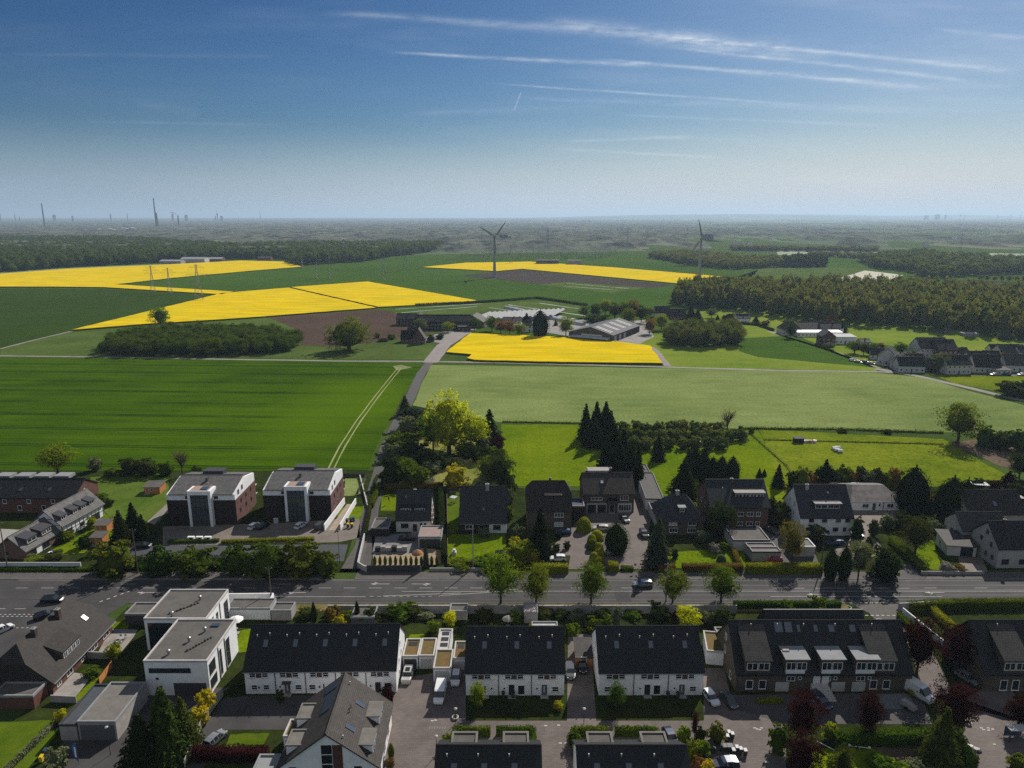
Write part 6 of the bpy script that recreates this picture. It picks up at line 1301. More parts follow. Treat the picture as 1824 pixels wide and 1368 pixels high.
# ---------------------------------------------------------------- pylons and substation
M_lat = mat('galvanised_lattice', (.20, .205, .21), rough=.6, metal=.3)
def pylon_mesh(h, wb, arms, r=.16):
 b = MB(); wt = wb * .18
 cor = lambda z: [(sx * (wb + (wt - wb) * min(1, z / (h * .82))) / 2, sy * (wb + (wt - wb) * min(1, z / (h * .82))) / 2, z) for sx, sy in ((-1, -1), (1, -1), (1, 1), (-1, 1))]
 zs = [h * f for f in (0, .18, .34, .48, .60, .71, .82, .92, 1)]
 for z0, z1 in zip(zs, zs[1:]):
  A, B_ = cor(z0), cor(z1)
  for i in range(4):
   j = (i + 1) % 4; b.beam(A[i], B_[i], r, 4); b.beam(A[i], B_[j], r * .55, 3); b.beam(A[j], B_[i], r * .55, 3); b.beam(B_[i], B_[j], r * .5, 3)
 body = b.mesh('lattice_mast', M_lat); am = []
 for z, L in arms:
  a = MB()
  for s_ in (-1, 1):
   a.beam((0, 0, z * h), (s_ * L, 0, z * h), r * .8, 4); a.beam((0, 0, z * h + 2), (s_ * L, 0, z * h), r * .6, 3)
   for q in (.55, 1): a.beam((s_ * L * q, 0, z * h), (s_ * L * q, 0, z * h - 2.2), r * .5, 3)
  am.append(a.mesh('crossarm', M_lat))
 return body, am
PY = {}
def pylon(px, py, top, label, kind='b'):
 g = G(px, py); h = HT(px, py, top)
 if kind not in PY: PY[kind] = pylon_mesh(30, 7 if kind == 'b' else 5, ((.72, 9), (.92, 6)) if kind == 'b' else ((.72, 7), (.82, 8.5), (.92, 5)), .12)
 t = thing('electricity_pylon', label, 'pylon', (g.x, g.y, 0), R(12), 'electricity pylons crossing the fields', (1.25 if kind == 'b' else 1, 1.1, h / 30)); link('lattice_mast', PY[kind][0], t)
 for a in PY[kind][1]: link('crossarm', a, t)
pylon(355, 536, 471, 'nearest and widest electricity pylon, by the yellow strip'); pylon(273, 521, 473, 'electricity pylon left of the other two on the yellow strip', 'a'); pylon(303, 524, 477, 'electricity pylon between the left and the widest one', 'a')
for px, py, top, lab in ((588, 498, 455, 'thin far pylon on the green field, third from the left wood corner'), (565, 497, 462, 'thin far pylon, second from the left wood corner'), (539, 478, 456, 'thin far pylon in front of the left wood corner'), (683, 498, 457, 'far pylon standing alone on the green field'), (722, 482, 440, 'faint pylon left of the substation'), (976, 448, 408, 'faint pylon above the substation, left'), (1117, 450, 408, 'faint pylon above the substation, right'), (680, 425, 400, 'very faint pylon on the plain, left of the left turbine'), (1710, 448, 415, 'faint pylon on the right plain'), (1660, 442, 418, 'fainter pylon on the right plain, left one'), (910, 470, 436, 'faint pylon just right of the left wind turbine')): pylon(px, py, top, lab, 'a')
gm = MB(); gm.beam((-7, 0, 0), (-7, 0, 13), .35, 4); gm.beam((7, 0, 0), (7, 0, 13), .35, 4); gme = gm.mesh('gantry_posts', M_lat); gb = MB(); gb.box(-7.6, 7.6, -.4, .4, 12.2, 13.2); gbe = gb.mesh('gantry_beam', mat('busbar_white', (.42, .42, .42), rough=.5)); ge = MB()
for i in range(5): ge.beam((-5 + i * 2.5, 1.5, 0), (-5 + i * 2.5, 1.5, 6), .3, 4)
gee = ge.mesh('switch_posts', mat('brown_insulator', (.14, .085, .06), rough=.6)); k_ = 0
for row in range(7):
 y0 = G(900, 463).y + row * 42
 for j in range(10):
  x = -130 + row * 14 + j * 33 + rnd.uniform(-5, 5)
  if k_ >= 66: break
  k_ += 1; t = thing('switchgear_gantry', 'steel switchgear gantry of the distant substation, %s line from the front, %s from its left' % ('first second third fourth fifth sixth seventh'.split()[row], 'first second third fourth fifth sixth seventh eighth ninth tenth'.split()[j]), 'gantry', (x, y0 + rnd.uniform(-8, 8), 0), rnd.uniform(-.05, .05), 'substation gantries'); link('gantry_posts', gme, t)['kind'] = 'stuff'; link('gantry_beam', gbe, t); link('switch_posts', gee, t)['kind'] = 'stuff'
far_h('dark long hall in front of the substation', 955, 471, 42, 14, 7, 9, M_dbrick, M_roofg, name='substation_hall', cat='building', wins=0); far_h('pale box hall in front of the substation', 1012, 472, 24, 12, 8, 8.6, M_conc, M_flat, roof='mono', name='substation_hall', cat='building', wins=0)
# ---------------------------------------------------------------- far industry and towns
def chimney(px, py, top, r, label, m=None, plume=False):
 g = G(px, py); h = HT(px, py, top); t = thing('factory_chimney', label, 'chimney', (g.x, g.y, 0)); b = MB(); b.lathe([(r * 1.25, 0), (r * .8, h)], 12); b.build('shaft', m or M_roofg, t); b = MB(); b.lathe([(r * .9, h - 6), (r * 1.05, h - 5), (r * 1.05, h)], 12); b.build('rim', M_fd, t)
 if plume:
  rs = np.random.RandomState(5); b = MB()
  for i in range(9): c = Vector((-i * 7 - 3, 0, h + 6 + i * 5 - .25 * i * i)); b.lathe([(.1, c.z - 5), (3 + i * .5, c.z - 2), (3 + i * .5, c.z + 1), (.1, c.z + 4)], 8, c.x, 0)
  tag(b.build('steam_plume', mat('steam', (.7, .72, .74), rough=1)), 'thin white steam plume drifting from the second factory chimney', 'steam', kind='stuff').location = (g.x, g.y, 0)
chimney(80, 405, 362, 5, 'tall thin factory chimney at the far left'); chimney(279, 406, 353, 5, 'tallest factory chimney on the left skyline'); chimney(281.5, 406, 379, 5, 'short chimney touching the tallest one'); chimney(228, 397, 380, 5, 'small chimney left of the tallest one'); chimney(319, 405, 384, 5, 'factory chimney with a steam plume', plume=True); chimney(464, 393, 378, 8, 'thin lone chimney on the skyline in the middle left'); chimney(28, 396, 382, 6, 'short chimney at the far left edge'); chimney(2, 396, 377, 7, 'chimney cut by the left edge'); chimney(36, 396, 386, 7, 'stubby chimney at the far left edge')
g = G(388, 396); t = thing('television_tower', 'television tower on the left skyline', 'tower', (g.x, g.y, 0)); h = HT(388, 396, 374); b = MB(); b.lathe([(9, 0), (6, h * .62)], 10); b.build('shaft', M_roofg, t); b = MB(); b.lathe([(6, h * .58), (15, h * .62), (15, h * .68), (6, h * .70)], 12); b.build('pod', M_roofg, t); b = MB(); b.lathe([(4, h * .7), (1, h)], 6); b.build('antenna', M_roofg, t)
def tower_block(px, py, top, wpx, label, n=1, cat='tower block', m=None, nm='tower_block'):
 g = G(px, py); h = HT(px, py, top); M_ = g.y / FPX / .95; t = thing(nm, label, cat, (g.x, g.y, 0)); w_ = wpx * M_ / (2 if py > 410 else 3.4); b = MB(); b.box(-w_, w_, 0, w_ * 1.2, 0, h); b.build('block', m or M_roofg, t); b = MB(); b.box(-w_ * .4, w_ * .4, w_ * .2, w_, h, h * 1.06); b.build('roof_house', m or M_roofg, t)
for px, py, top, w_, lab in ((893, 432, 419, 6, 'dark tower block beside the left turbine, left'), (901, 432, 419, 8, 'dark tower block beside the left turbine, middle'), (908, 432, 421, 4, 'dark tower block beside the left turbine, right'), (1262, 428, 417, 16, 'dark tower block behind the right turbine hub'), (1039, 398, 393, 8, 'distant dark tower block on the middle plain, left'), (1050, 398, 393, 5, 'distant dark tower block on the middle plain, right'), (198, 396, 381, 3, 'distant church-like tower on the left skyline'), (97, 396, 383, 7, 'pale distant tower at far left, right of the first chimney'), (130, 397, 385, 4, 'small tower on the left skyline'), (384, 396, 385, 3, 'low block left of the television tower'), (395, 396, 385, 6, 'low block right of the television tower'), (332, 396, 383, 7, 'pale block right of the steaming chimney'), (308, 396, 381, 5, 'pale block left of the steaming chimney'), (1104, 392, 388.5, 6, 'faint block on the middle skyline')): tower_block(px, py, top, w_, lab)
for px, top, r, lab in ((1649, 384, 60, 'left cooling tower of the distant power station'), (1669, 382, 65, 'right cooling tower of the distant power station')):
 g = G(px, 393.5); h = HT(px, 393.5, top); t = thing('cooling_tower', lab, 'cooling tower', (g.x, g.y, 0)); b = MB(); b.lathe([(r, 0), (r * .75, h * .5), (r * .7, h * .75), (r * .78, h)], 14); b.build('shell', M_roofg, t); b = MB(); b.lathe([(r * .7, h * .97), (.1, h * .96)], 14); b.build('throat', M_fd, t)
chimney(1683, 393.5, 382.5, 18, 'slim stack beside the right cooling tower')
tw = MB(); tw.lathe([(5, 0), (2.5, 100)], 6); twm = tw.mesh('tower', M_lightc); bl = MB()
for k in range(3): a = R(20 + 120 * k); bl.beam((0, -3, 100), (48 * math.sin(a), -3, 100 + 48 * math.cos(a)), 1.8, 4, .6)
blm = bl.mesh('rotor', M_lightc)
for i, px in enumerate((1709, 1716, 1775, 1799, 1816)): g = G(px, 396); t = thing('distant_wind_turbine', 'tiny wind turbine on the right skyline, ' + ('leftmost', 'second', 'third', 'fourth', 'rightmost')[i], 'wind turbine', (g.x, g.y, 0), 0, 'tiny wind turbines on the skyline', (1.1, 1.1, 1.1)); link('tower', twm, t); link('rotor', blm, t)['kind'] = 'stuff'
# pale halls and roofs scattered over the plain
M_tank = mat('tank_white', (.60, .62, .64), rough=.5); k_ = 0
TK = ((177, 413), (196, 412), (203, 414), (219, 411), (226, 412), (236, 410), (241, 412), (150, 414), (302, 409), (326, 410), (335, 411), (68, 402), (110, 403), (145, 404), (165, 403), (184, 404), (240, 396), (660, 403), (672, 403), (640, 403), (520, 397), (545, 398), (1118, 393), (1560, 423), (1548, 423), (1575, 423), (1700, 432), (1818, 438), (1420, 410), (1480, 415), (1310, 442), (1325, 443), (1335, 443), (1650, 440), (1000, 428), (1120, 432), (1440, 425), (20, 412), (45, 420), (60, 432), (800, 425), (760, 418), (1040, 415), (1200, 420), (85, 425), (500, 412), (580, 408))
WORDS = ('pale', 'bright', 'faint', 'small', 'long', 'low'); PL = ('far left plain', 'left plain', 'middle plain', 'right plain', 'far right plain')
for i, (px, py) in enumerate(TK):
 g = G(px, py); M_ = g.y / FPX; t = thing('distant_hall', '%s distant %s roof on the %s, %s' % (WORDS[i % 6], ('hall', 'flat', 'factory', 'long hall')[i // 6 % 4], PL[min(4, int(px / 365))], ('just below the skyline', 'nearer than the skyline', 'well below the skyline')[min(2, (py - 392) // 16)]), 'hall', (g.x, g.y, 0), rnd.uniform(-.3, .3), 'pale halls scattered over the plain'); w_ = M_ * rnd.uniform(2.2, 5.0); h = 9 + M_ * .8
 tk = 177 <= px <= 241
 b = MB()
 if tk: b.lathe([(w_ * .9, 0), (w_ * .9, h * 1.4), (.1, h * 1.6)], 12)
 else: b.box(-w_, w_, 0, w_ * .8, 0, h + 6)
 b.build('tank_shell' if tk else 'wall', M_tank if i % 3 else M_lightc, t); q = MB(); q.box(-w_ * .3, w_ * .3, w_ * .1, w_ * .4, (h + 6) if not tk else h * 1.5, (h + 8) if not tk else h * 1.5 + 3); q.build('roof_vent', M_conc, t)
# ---------------------------------------------------------------- planting (foot, top row and crown width measured on the photograph)
T = tree
# street trees on the south verge
for px, py, top, w_, lf, lab in ((892, 1075, 990, 72, L_fresh, 'bright green street tree, tallest of the verge, left end'), (955, 1075, 1010, 60, L_green, 'round street tree second from the left on the verge'), (1053, 1075, 1005, 62, L_green, 'street tree standing alone in the middle of the verge'),
  (1198, 1074, 1018, 58, L_green, 'street tree directly behind the pale utility pole'), (1284, 1073, 1013, 68, L_green, 'street tree at the end of the hedge, right end of the verge')):
 T('round', px, py, top, w_, lf, lab, 'street trees along the verge', name='street_tree')
# tall screen along the north side of the road
for px, top, w_, lab in ((205, 968, 78, 'bushy screen tree left of the wooden pole'), (285, 977, 58, 'bushy screen tree just right of the wooden pole'), (350, 975, 72, 'bushy screen tree third along the road'), (425, 972, 58, 'bushy screen tree below the right air units'), (480, 966, 72, 'tallest screen tree in front of the parking yard'), (538, 965, 76, 'wide screen tree in front of the slate lane'), (580, 982, 48, 'last low screen tree before the lane')):
 T('bush', px, 1022, top, w_, leafmat('leaf_screen', (.010, .022, .003), (.11, .155, .014), .3), lab, 'screen trees along the north side of the road', name='screen_tree', cat='tree')
# left gardens
T('fir', 217, 968, 908, 34, L_fir, 'dark conifer in front of its taller twin at left', name='fir_tree'); T('fir', 240, 955, 894, 38, L_fir, 'taller dark conifer beside the left apartment block'); T('fir', 256, 962, 915, 26, L_fir, 'thin dark conifer nearest the left apartment block')
T('round', 104, 845, 791, 60, L_fresh, 'round yellow-green tree at the edge of the wheat field'); T('bare', 325, 848, 793, 44, L_rust, 'nearly bare spring tree behind the apartment block')
for i, (px, py, top, w_, lf) in enumerate(((232, 845, 815, 40, L_dark), (262, 846, 816, 44, L_dark), (296, 846, 822, 34, L_green), (170, 838, 814, 24, L_grey), (196, 848, 834, 24, L_green), (350, 845, 830, 24, L_green))):
 T('bush', px, py, top, w_, lf, ('dark wide bush at the wheat edge, left of a pair', 'dark wide bush at the wheat edge, right of a pair', 'green bush left of the bare tree', 'small greyish bush near the old fence', 'low green bush in the left garden', 'small bush right of the bare tree')[i])
for i, (px, py, top, w_) in enumerate(((120, 962, 945, 30), (150, 975, 955, 26), (165, 940, 920, 22), (178, 895, 878, 30), (192, 902, 888, 24), (205, 935, 920, 20), (148, 925, 908, 20), (96, 995, 985, 40), (60, 1000, 992, 40))):
 T('bush', px, py, top, w_, (L_green, L_dark, L_fresh)[i % 3], ('bush in front of the low brick house', 'bush beside the orange shed', 'bush below the half-timbered windows', 'bush beside the half-timbered gable end', 'bush on the rough lawn edge', 'bush beside the dark conifers', 'bush by the timbered house terrace', 'low bush above the blue-white wall, right', 'low bush above the blue-white wall, left')[i])
leaf_box('hedge', [G2(300, 968), G2(390, 965)], 1.2, .9, L_green, 'low hedge around the three white air units')
leaf_box('hedge', [G2(395, 968), G2(560, 962)], 1.2, 1.0, L_fresh, 'low flowering hedge along the parking yard')
leaf_box('hedge', [(-150, 161.6), (-104, 161.6)], 1.4, .9, L_green, 'low verge hedge below the blue-white wall')
leaf_box('hedge', [(-104, 164.2), (-47, 164.2)], 3.0, 2.2, L_dark, 'dark undergrowth beneath the screen trees', size=.2, dens=14, lump=.4)
leaf_box('hedge', [G2(655, 905), G2(672, 850)], .8, 1.0, L_green, 'narrow hedge beside the lane')
leaf_box('hedge', [G2(662, 905), G2(676, 868)], 1.4, 1.8, L_green, 'tall hedge between lane and black-roofed house lawn'); leaf_box('hedge', [G2(650, 958), G2(660, 905)], 1.0, 1.5, L_dark, 'dark hedge above the curved lane wall')
leaf_box('hedge', [G2(785, 870), G2(788, 940), G2(792, 1000)], 1.6, 2.0, L_dark, 'tall dark hedge between the two black-roofed houses'); leaf_box('hedge', [G2(684, 873), G2(790, 870)], 1.0, 2.2, L_rust, 'brown hedge behind the black-roofed house')
for i in range(13):
 T('thuja', 668 + i * 9.2, 1006, 989, 7, L_green, 'small columnar shrub in the row above the slatted fence, %s' % ('nearest the lane', 'next after the first', 'third along', 'fourth along', 'fifth along', 'sixth along', 'middle one', 'just past the middle', 'ninth along', 'fourth from the right', 'third from the right', 'second from the right', 'rightmost by the hedge')[i], 'columnar shrubs above the slatted fence', name='columnar_shrub', cat='shrub')
T('fir', 759, 1010, 962, 12, L_blue, 'slim grey-green conifer in the sand garden')
# garden with the yellow willow
T('broad', 800, 808, 690, 92, L_yel, 'huge bright yellow-green willow in the long garden', name='willow_tree'); T('round', 838, 804, 735, 62, L_yel, 'lower yellow-green crown right of the huge willow'); T('round', 772, 806, 735, 56, L_fresh, 'thin green crown left of the huge willow')
T('bush', 811, 868, 829, 50, L_gold, 'round bush covered in yellow blossom')
T('fir', 722, 738, 704, 28, L_dark, 'dark conifer at the top end of the lane'); T('fir', 872, 792, 728, 40, L_fir, 'tall dark fir right of the huge willow')
for i, (k, px, py, top, w_, lf, lab) in enumerate((('bush', 735, 762, 725, 48, L_blue, 'blue-green bush beside the top lane conifer'), ('bush', 728, 778, 740, 44, L_grey, 'grey bush leaning over the lane'), ('bush', 752, 775, 735, 34, L_dark, 'dark bush between lane and willow'), ('bush', 712, 805, 768, 54, L_green, 'green bush by the lane, above the dark one'), ('bush', 735, 818, 785, 50, L_dark, 'dark bush by the lane, middle of the garden'), ('bush', 700, 818, 790, 34, L_grey, 'grey lane-side bush in the middle'),
  ('bush', 760, 830, 800, 50, L_dark, 'dark bush at the shaded centre of the garden'), ('bush', 700, 862, 812, 50, L_dark, 'tall dark bush at the lane behind the brown hedge'), ('round', 722, 860, 818, 54, L_green, 'green tree in the lower left of the long garden'), ('bush', 742, 866, 830, 46, L_green, 'green bush in front of the long garden corner'), ('bush', 690, 868, 838, 30, L_dark, 'small dark bush hugging the lane'),
  ('bush', 884, 792, 768, 34, L_dark, 'dark bush at the foot of the tall fir'), ('bush', 886, 806, 778, 28, L_red, 'reddish bush at the right garden border'), ('bush', 860, 806, 776, 38, L_grey, 'greyish bush right of the willow trunk'), ('bush', 830, 812, 785, 40, L_green, 'green bush under the lower willow crown'), ('bush', 882, 822, 796, 40, L_green, 'round green bush below the reddish one'), ('bush', 852, 822, 795, 34, L_dark, 'dark bush behind the lawn'),
  ('round', 890, 872, 810, 62, L_dark, 'large dark leafy tree behind the wide dark roof'), ('round', 868, 862, 815, 44, L_green, 'green leafy tree at the right of the dry lawn'), ('bush', 905, 880, 845, 36, L_dark, 'dark bush beside the bright meadow corner'), ('bush', 905, 900, 870, 24, L_grey, 'grey climber bush at the wide roof gable'), ('bush', 905, 925, 900, 22, L_green, 'narrow bush between wide roof and brick house'))):
 T(k, px, py, top, w_, lf, lab)
# around houses R..U
T('fir', 962, 990, 903, 46, L_fir, 'dark conifer in front of the half-hipped brick house'); T('fir', 1170, 1008, 920, 46, L_blue, 'blue-green conifer in front of the hipped roof house'); T('thuja', 1097, 985, 928, 46, L_dark, 'broad dark round conifer in the middle of the driveway')
for i, (k, px, py, top, w_, lf, lab) in enumerate((('bush', 925, 1000, 962, 54, L_fresh, 'light green bush behind the left street tree'), ('bush', 862, 956, 940, 24, L_grey, 'grey shrub at the wide roof house entrance'), ('bush', 922, 962, 935, 26, L_grey, 'grey-green bush below the wide roof house corner'), ('bush', 917, 975, 955, 22, L_gold, 'yellow bush beside the grey-green one'), ('bush', 948, 1000, 978, 24, L_gold, 'yellow bush left of the small car park'), ('bush', 872, 1010, 990, 60, L_fresh, 'flowering shrub border at the wall, right of the pole'), ('bush', 825, 1010, 996, 50, L_green, 'flowering shrub border at the wall, left of the pole'), ('bush', 895, 1005, 978, 34, L_grey, 'grey shrub behind the border wall'),
  ('bush', 1010, 978, 964, 14, L_dark, 'tiny dark bush beside the parked white car'), ('bush', 990, 982, 968, 16, L_dark, 'small dark shrub at the driveway bed'))): T(k, px, py, top, w_, lf, lab)
for i, (px, py, top, w_) in enumerate(((1040, 945, 921, 28), (1063, 962, 944, 26), (1054, 968, 951, 18), (1056, 978, 960, 22), (1066, 982, 966, 20), (1068, 990, 976, 20), (1058, 998, 983, 18), (1068, 1006, 992, 20))):
 T('dome', px, py, top, w_, (leafmat('leaf_clipped', (.05, .07, .005), (.40, .40, .02), .25, .01), L_green)[i == 3], ('big clipped dome by the brick house steps', 'clipped dome heading the driveway row', 'small clipped dome, second in the driveway row', 'greener clipped dome, third in the driveway row', 'clipped dome beside the silver parked car', 'clipped dome below the silver car, upper', 'clipped dome below the silver car, left', 'last clipped dome nearest the road hedge')[i], 'clipped domes in the driveway')
M_lt = MATS['leaf_clipped']
for pts, wd, h, lf, lab in (([(953, 1020), (1012, 1020)], 2.2, 2.2, M_lt, 'thick clipped hedge with yellow-green top, in front of the parked white car'), ([(1083, 1016), (1101, 1016)], 2.4, 2.0, M_lt, 'short block of clipped yellow hedge by the driveway entrance'), ([(1106, 1016), (1128, 1016)], 1.6, 1.1, L_green, 'short low green hedge at the right driveway entrance'), ([(1172, 1018), (1202, 1018)], 1.8, 1.9, L_rust, 'short brownish hedge below the blue-green conifer'),
  ([(1215, 1018), (1322, 1018)], 1.8, 2.0, L_rust, 'long brownish clipped hedge by the low panelled wall'), ([(1318, 1016), (1306, 985)], 1.2, 1.6, L_rust, 'brownish hedge running back beside the narrow garages'), ([(1330, 1020), (1462, 1020)], 2.4, 2.3, M_lt, 'long thick yellow-green hedge hiding the red car'), ([(1588, 965), (1643, 1020)], 2.0, 1.8, L_green, 'diagonal green hedge beside the driveway'), ([(1640, 1018), (1752, 1022)], .8, .5, L_green, 'thin planting behind the low dark wall')):
 hedge(pts, wd, h, lf, lab)
for i, (k, px, py, top, w_, lf, lab) in enumerate((('round', 1281, 955, 896, 56, L_dark, 'dark round tree at the corner of the long-dormer house'), ('bush', 1250, 962, 945, 30, L_grey, 'grey bush by the hipped house corner'), ('bush', 1272, 985, 968, 22, L_pink, 'pale blossoming bush on the lawn'), ('bush', 1290, 980, 965, 18, L_fresh, 'light green shrub by the double garage'), ('dome', 1285, 1000, 988, 18, L_grey, 'small grey clipped ball on the lawn'), ('bush', 1202, 995, 978, 14, L_dark, 'small dark bush behind the brownish hedge'),
  ('round', 1410, 1004, 932, 48, leafmat('leaf_olive', (.07, .07, .012), (.22, .19, .04), .35), 'young olive-yellow tree on the drive of the white house'), ('bush', 1370, 930, 885, 40, L_fir, 'dark evergreen between the two black roofs, rear'), ('bush', 1385, 935, 892, 44, L_dark, 'dark evergreen between the two black roofs, front'), ('bush', 1455, 965, 935, 34, L_dark, 'dark bush below the white house windows'), ('bush', 1525, 960, 920, 24, L_dark, 'slim dark tree at the white house corner'),
  ('thuja', 1478, 1032, 972, 28, L_dark, 'dark column in the roadside row, beside the pole'), ('thuja', 1502, 1032, 968, 26, L_dark, 'dark column in the roadside row, second'), ('round', 1528, 1032, 965, 48, L_grey, 'pale leafy tree in the roadside row'), ('bush', 1575, 1032, 975, 58, L_dark, 'wide dark bush ending the roadside row'), ('thuja', 1545, 990, 953, 18, L_dark, 'small dark cone behind the roadside row'), ('bush', 1555, 955, 925, 20, L_dark, 'dark bush by the bungalow drive, left'), ('bush', 1580, 940, 918, 30, L_grey, 'grey-green bush by the bungalow drive'), ('bush', 1606, 940, 912, 36, L_dark, 'dark bush below the white annex'),
  ('round', 1630, 985, 925, 60, L_dark, 'dark garden tree left of the square tiled roof'), ('bush', 1665, 950, 928, 34, L_grey, 'grey shrub behind the square tiled roof'), ('bush', 1685, 1018, 1002, 26, L_pink, 'pale flowering shrub by the low dark wall'), ('bush', 1710, 1018, 1006, 26, L_rust, 'brown low shrub by the low dark wall'),
  ('thuja', 1622, 912, 828, 66, L_fir, 'very large dark evergreen behind the bungalow'), ('thuja', 1690, 925, 846, 60, L_fir, 'very large dark evergreen right of the annex, left one'), ('thuja', 1715, 925, 850, 48, L_fir, 'very large dark evergreen right of the annex, right one'), ('bush', 1655, 905, 880, 34, L_rust, 'brownish bush in front of the large evergreens'), ('bush', 1795, 870, 840, 20, L_red, 'small red shrub in the far right garden'), ('bush', 1770, 872, 858, 24, L_red, 'low red shrub by the right meadow corner'),
  ('round', 1706, 788, 720, 76, L_green, 'large green tree at the end of the field hedge'), ('bush', 1752, 795, 758, 36, L_green, 'green bush right of the large field-hedge tree'), ('bush', 1785, 800, 765, 44, L_dark, 'dark bush by the bare earth plot'), ('bush', 1820, 805, 762, 40, L_green, 'green bush at the right edge above the earth plot'), ('round', 1815, 852, 808, 48, L_dark, 'dark round tree at the right edge of the meadow'),
  ('bush', 1742, 870, 852, 24, L_dark, 'low dark bush below the meadow, right'), ('bush', 1812, 885, 860, 30, L_dark, 'dark bush behind the rear stone house'), ('bush', 1730, 945, 925, 24, L_dark, 'dark shrub beside the garden house roof'))): T(k, px, py, top, w_, lf, lab)
k_ = 0
for px in range(1412, 1600, 15):
 k_ += 1; T('bush', px, 866 + (px % 4) * 2, 826 + (px * 7 % 16), 26, (L_grey, L_dark, L_green, L_rust, L_dark)[k_ % 5], 'bush in the mixed border below the meadow, %s' % ('above the white house gable', 'above the white house ridge left', 'above the white house chimney', 'above the small dormer', 'above the white house ridge middle', 'above the white house ridge right', 'above the grey bungalow left corner', 'above the grey roof, second', 'above the grey roof, third', 'above the middle of the grey roof', 'right of the grey roof middle', 'near the grey roof end', 'beside the largest evergreen')[k_ - 1], 'mixed border bushes below the meadow')
T('fir', 1468, 870, 817, 30, L_fir, 'pointed dark conifer rising from the mixed border'); T('fir', 1385, 868, 826, 24, L_fir, 'pointed conifer between the two black roofs')
# conifers behind house T
for i, (px, py, top, w_, lab) in enumerate(((1043, 782, 718, 32, 'leftmost tall fir of the dark group in the bright meadow'), (1062, 778, 714, 34, 'rear fir of the dark group'), (1078, 780, 714, 36, 'tallest fir at the right of the dark group'), (1056, 795, 735, 38, 'front left fir of the dark group'), (1086, 797, 730, 40, 'front right fir of the dark group'), (1094, 825, 755, 40, 'fir behind the wide brick house, upper'), (1110, 830, 763, 34, 'fir behind the wide brick house, right upper'), (1080, 850, 775, 42, 'fir behind the wide brick house, left'), (1100, 858, 780, 46, 'broad fir behind the wide brick house'), (1124, 858, 785, 30, 'slender fir at the wide brick house corner, left'), (1135, 868, 785, 26, 'slender fir at the wide brick house corner, right'),
  (1172, 820, 772, 26, 'single fir in front of the orchard'), (1216, 888, 818, 56, 'broad dark fir behind the hipped roof'), (1236, 850, 793, 30, 'fir of the row right of the broad one, first'), (1252, 858, 796, 28, 'fir of the row right of the broad one, second'), (1268, 858, 812, 28, 'fir of the row behind the long-dormer house, third'), (1284, 860, 810, 28, 'fir of the row behind the long-dormer house, fourth'), (1303, 862, 810, 28, 'last fir of the row, rightmost'), (1226, 830, 800, 20, 'small fir standing behind the row'), (1352, 850, 833, 10, 'small dark shrub tree on the meadow, left of two'), (1361, 848, 835, 9, 'small dark shrub tree on the meadow, right of two'))):
 T('thuja' if 'of the row' in lab else 'fir', px, py, top, w_, L_fir, lab, 'dark firs behind the houses', name='fir_tree')
oi_ = 0
for row, (yy, x0, x1, st) in enumerate(((772, 1112, 1300, 21), (786, 1118, 1320, 20), (800, 1128, 1300, 22))):
 px = x0
 while px < x1:
  oi_ += 1; T('bush', px + rnd.uniform(-3, 3), yy + rnd.uniform(-1.5, 1.5), yy - rnd.uniform(19, 25), rnd.uniform(23, 30), leafmat('leaf_orchard', (.028, .042, .012), (.20, .24, .07), .35, .02), 'grey-green orchard tree, %s row, %s place from the firs' % (('far', 'middle', 'near')[row], 'first second third fourth fifth sixth seventh eighth ninth tenth eleventh twelfth'.split()[int((px - x0) / st)]), 'orchard trees in three rows, %s row' % ('far', 'middle', 'near')[row], name='orchard_tree', cat='tree'); px += st
T('bare', 1295, 772, 722, 42, leafmat('leaf_bud', (.12, .11, .02), (.28, .23, .06), .4), 'yellowish nearly bare tree at the orchard corner')
hedge([(895, 752), (1060, 755)], .9, .7, L_green, 'thin low hedge on the upper edge of the bright meadow', dens=8, size=.2, lump=.25)
hedge([(1320, 764), (1500, 766), (1680, 772)], 1.1, 1.0, L_green, 'low hedge between pale crop and flower meadow', dens=8, size=.22, lump=.35)
hedge([(1360, 784), (1680, 792)], .5, .6, L_dark, 'thin weedy fence line across the flower meadow', dens=8, size=.16, lump=.3)
hedge([(1335, 772), (1400, 830), (1412, 850)], .6, .6, L_grey, 'weedy fence line running down to the mixed border', dens=8, size=.16, lump=.3)
for i, px in enumerate((1318, 1338, 1500, 1580)): T('bush', px, (768, 772, 770, 772)[i], (758, 763, 763, 765)[i], (10, 12, 20, 18)[i], L_dark, ('small dark shrub beside the bare orchard corner tree', 'small dark shrub at the top of the weedy line', 'shrub in the low field hedge, middle', 'shrub in the low field hedge, right')[i])
hedge([(1742, 862), (1824, 862)], 1.2, 1.2, L_dark, 'dark hedge under the right meadow'); leaf_box('hedge', [G2(1742, 878), G2(1742, 905)], 1.2, 1.6, L_dark, 'dark hedge left of the far right garden')
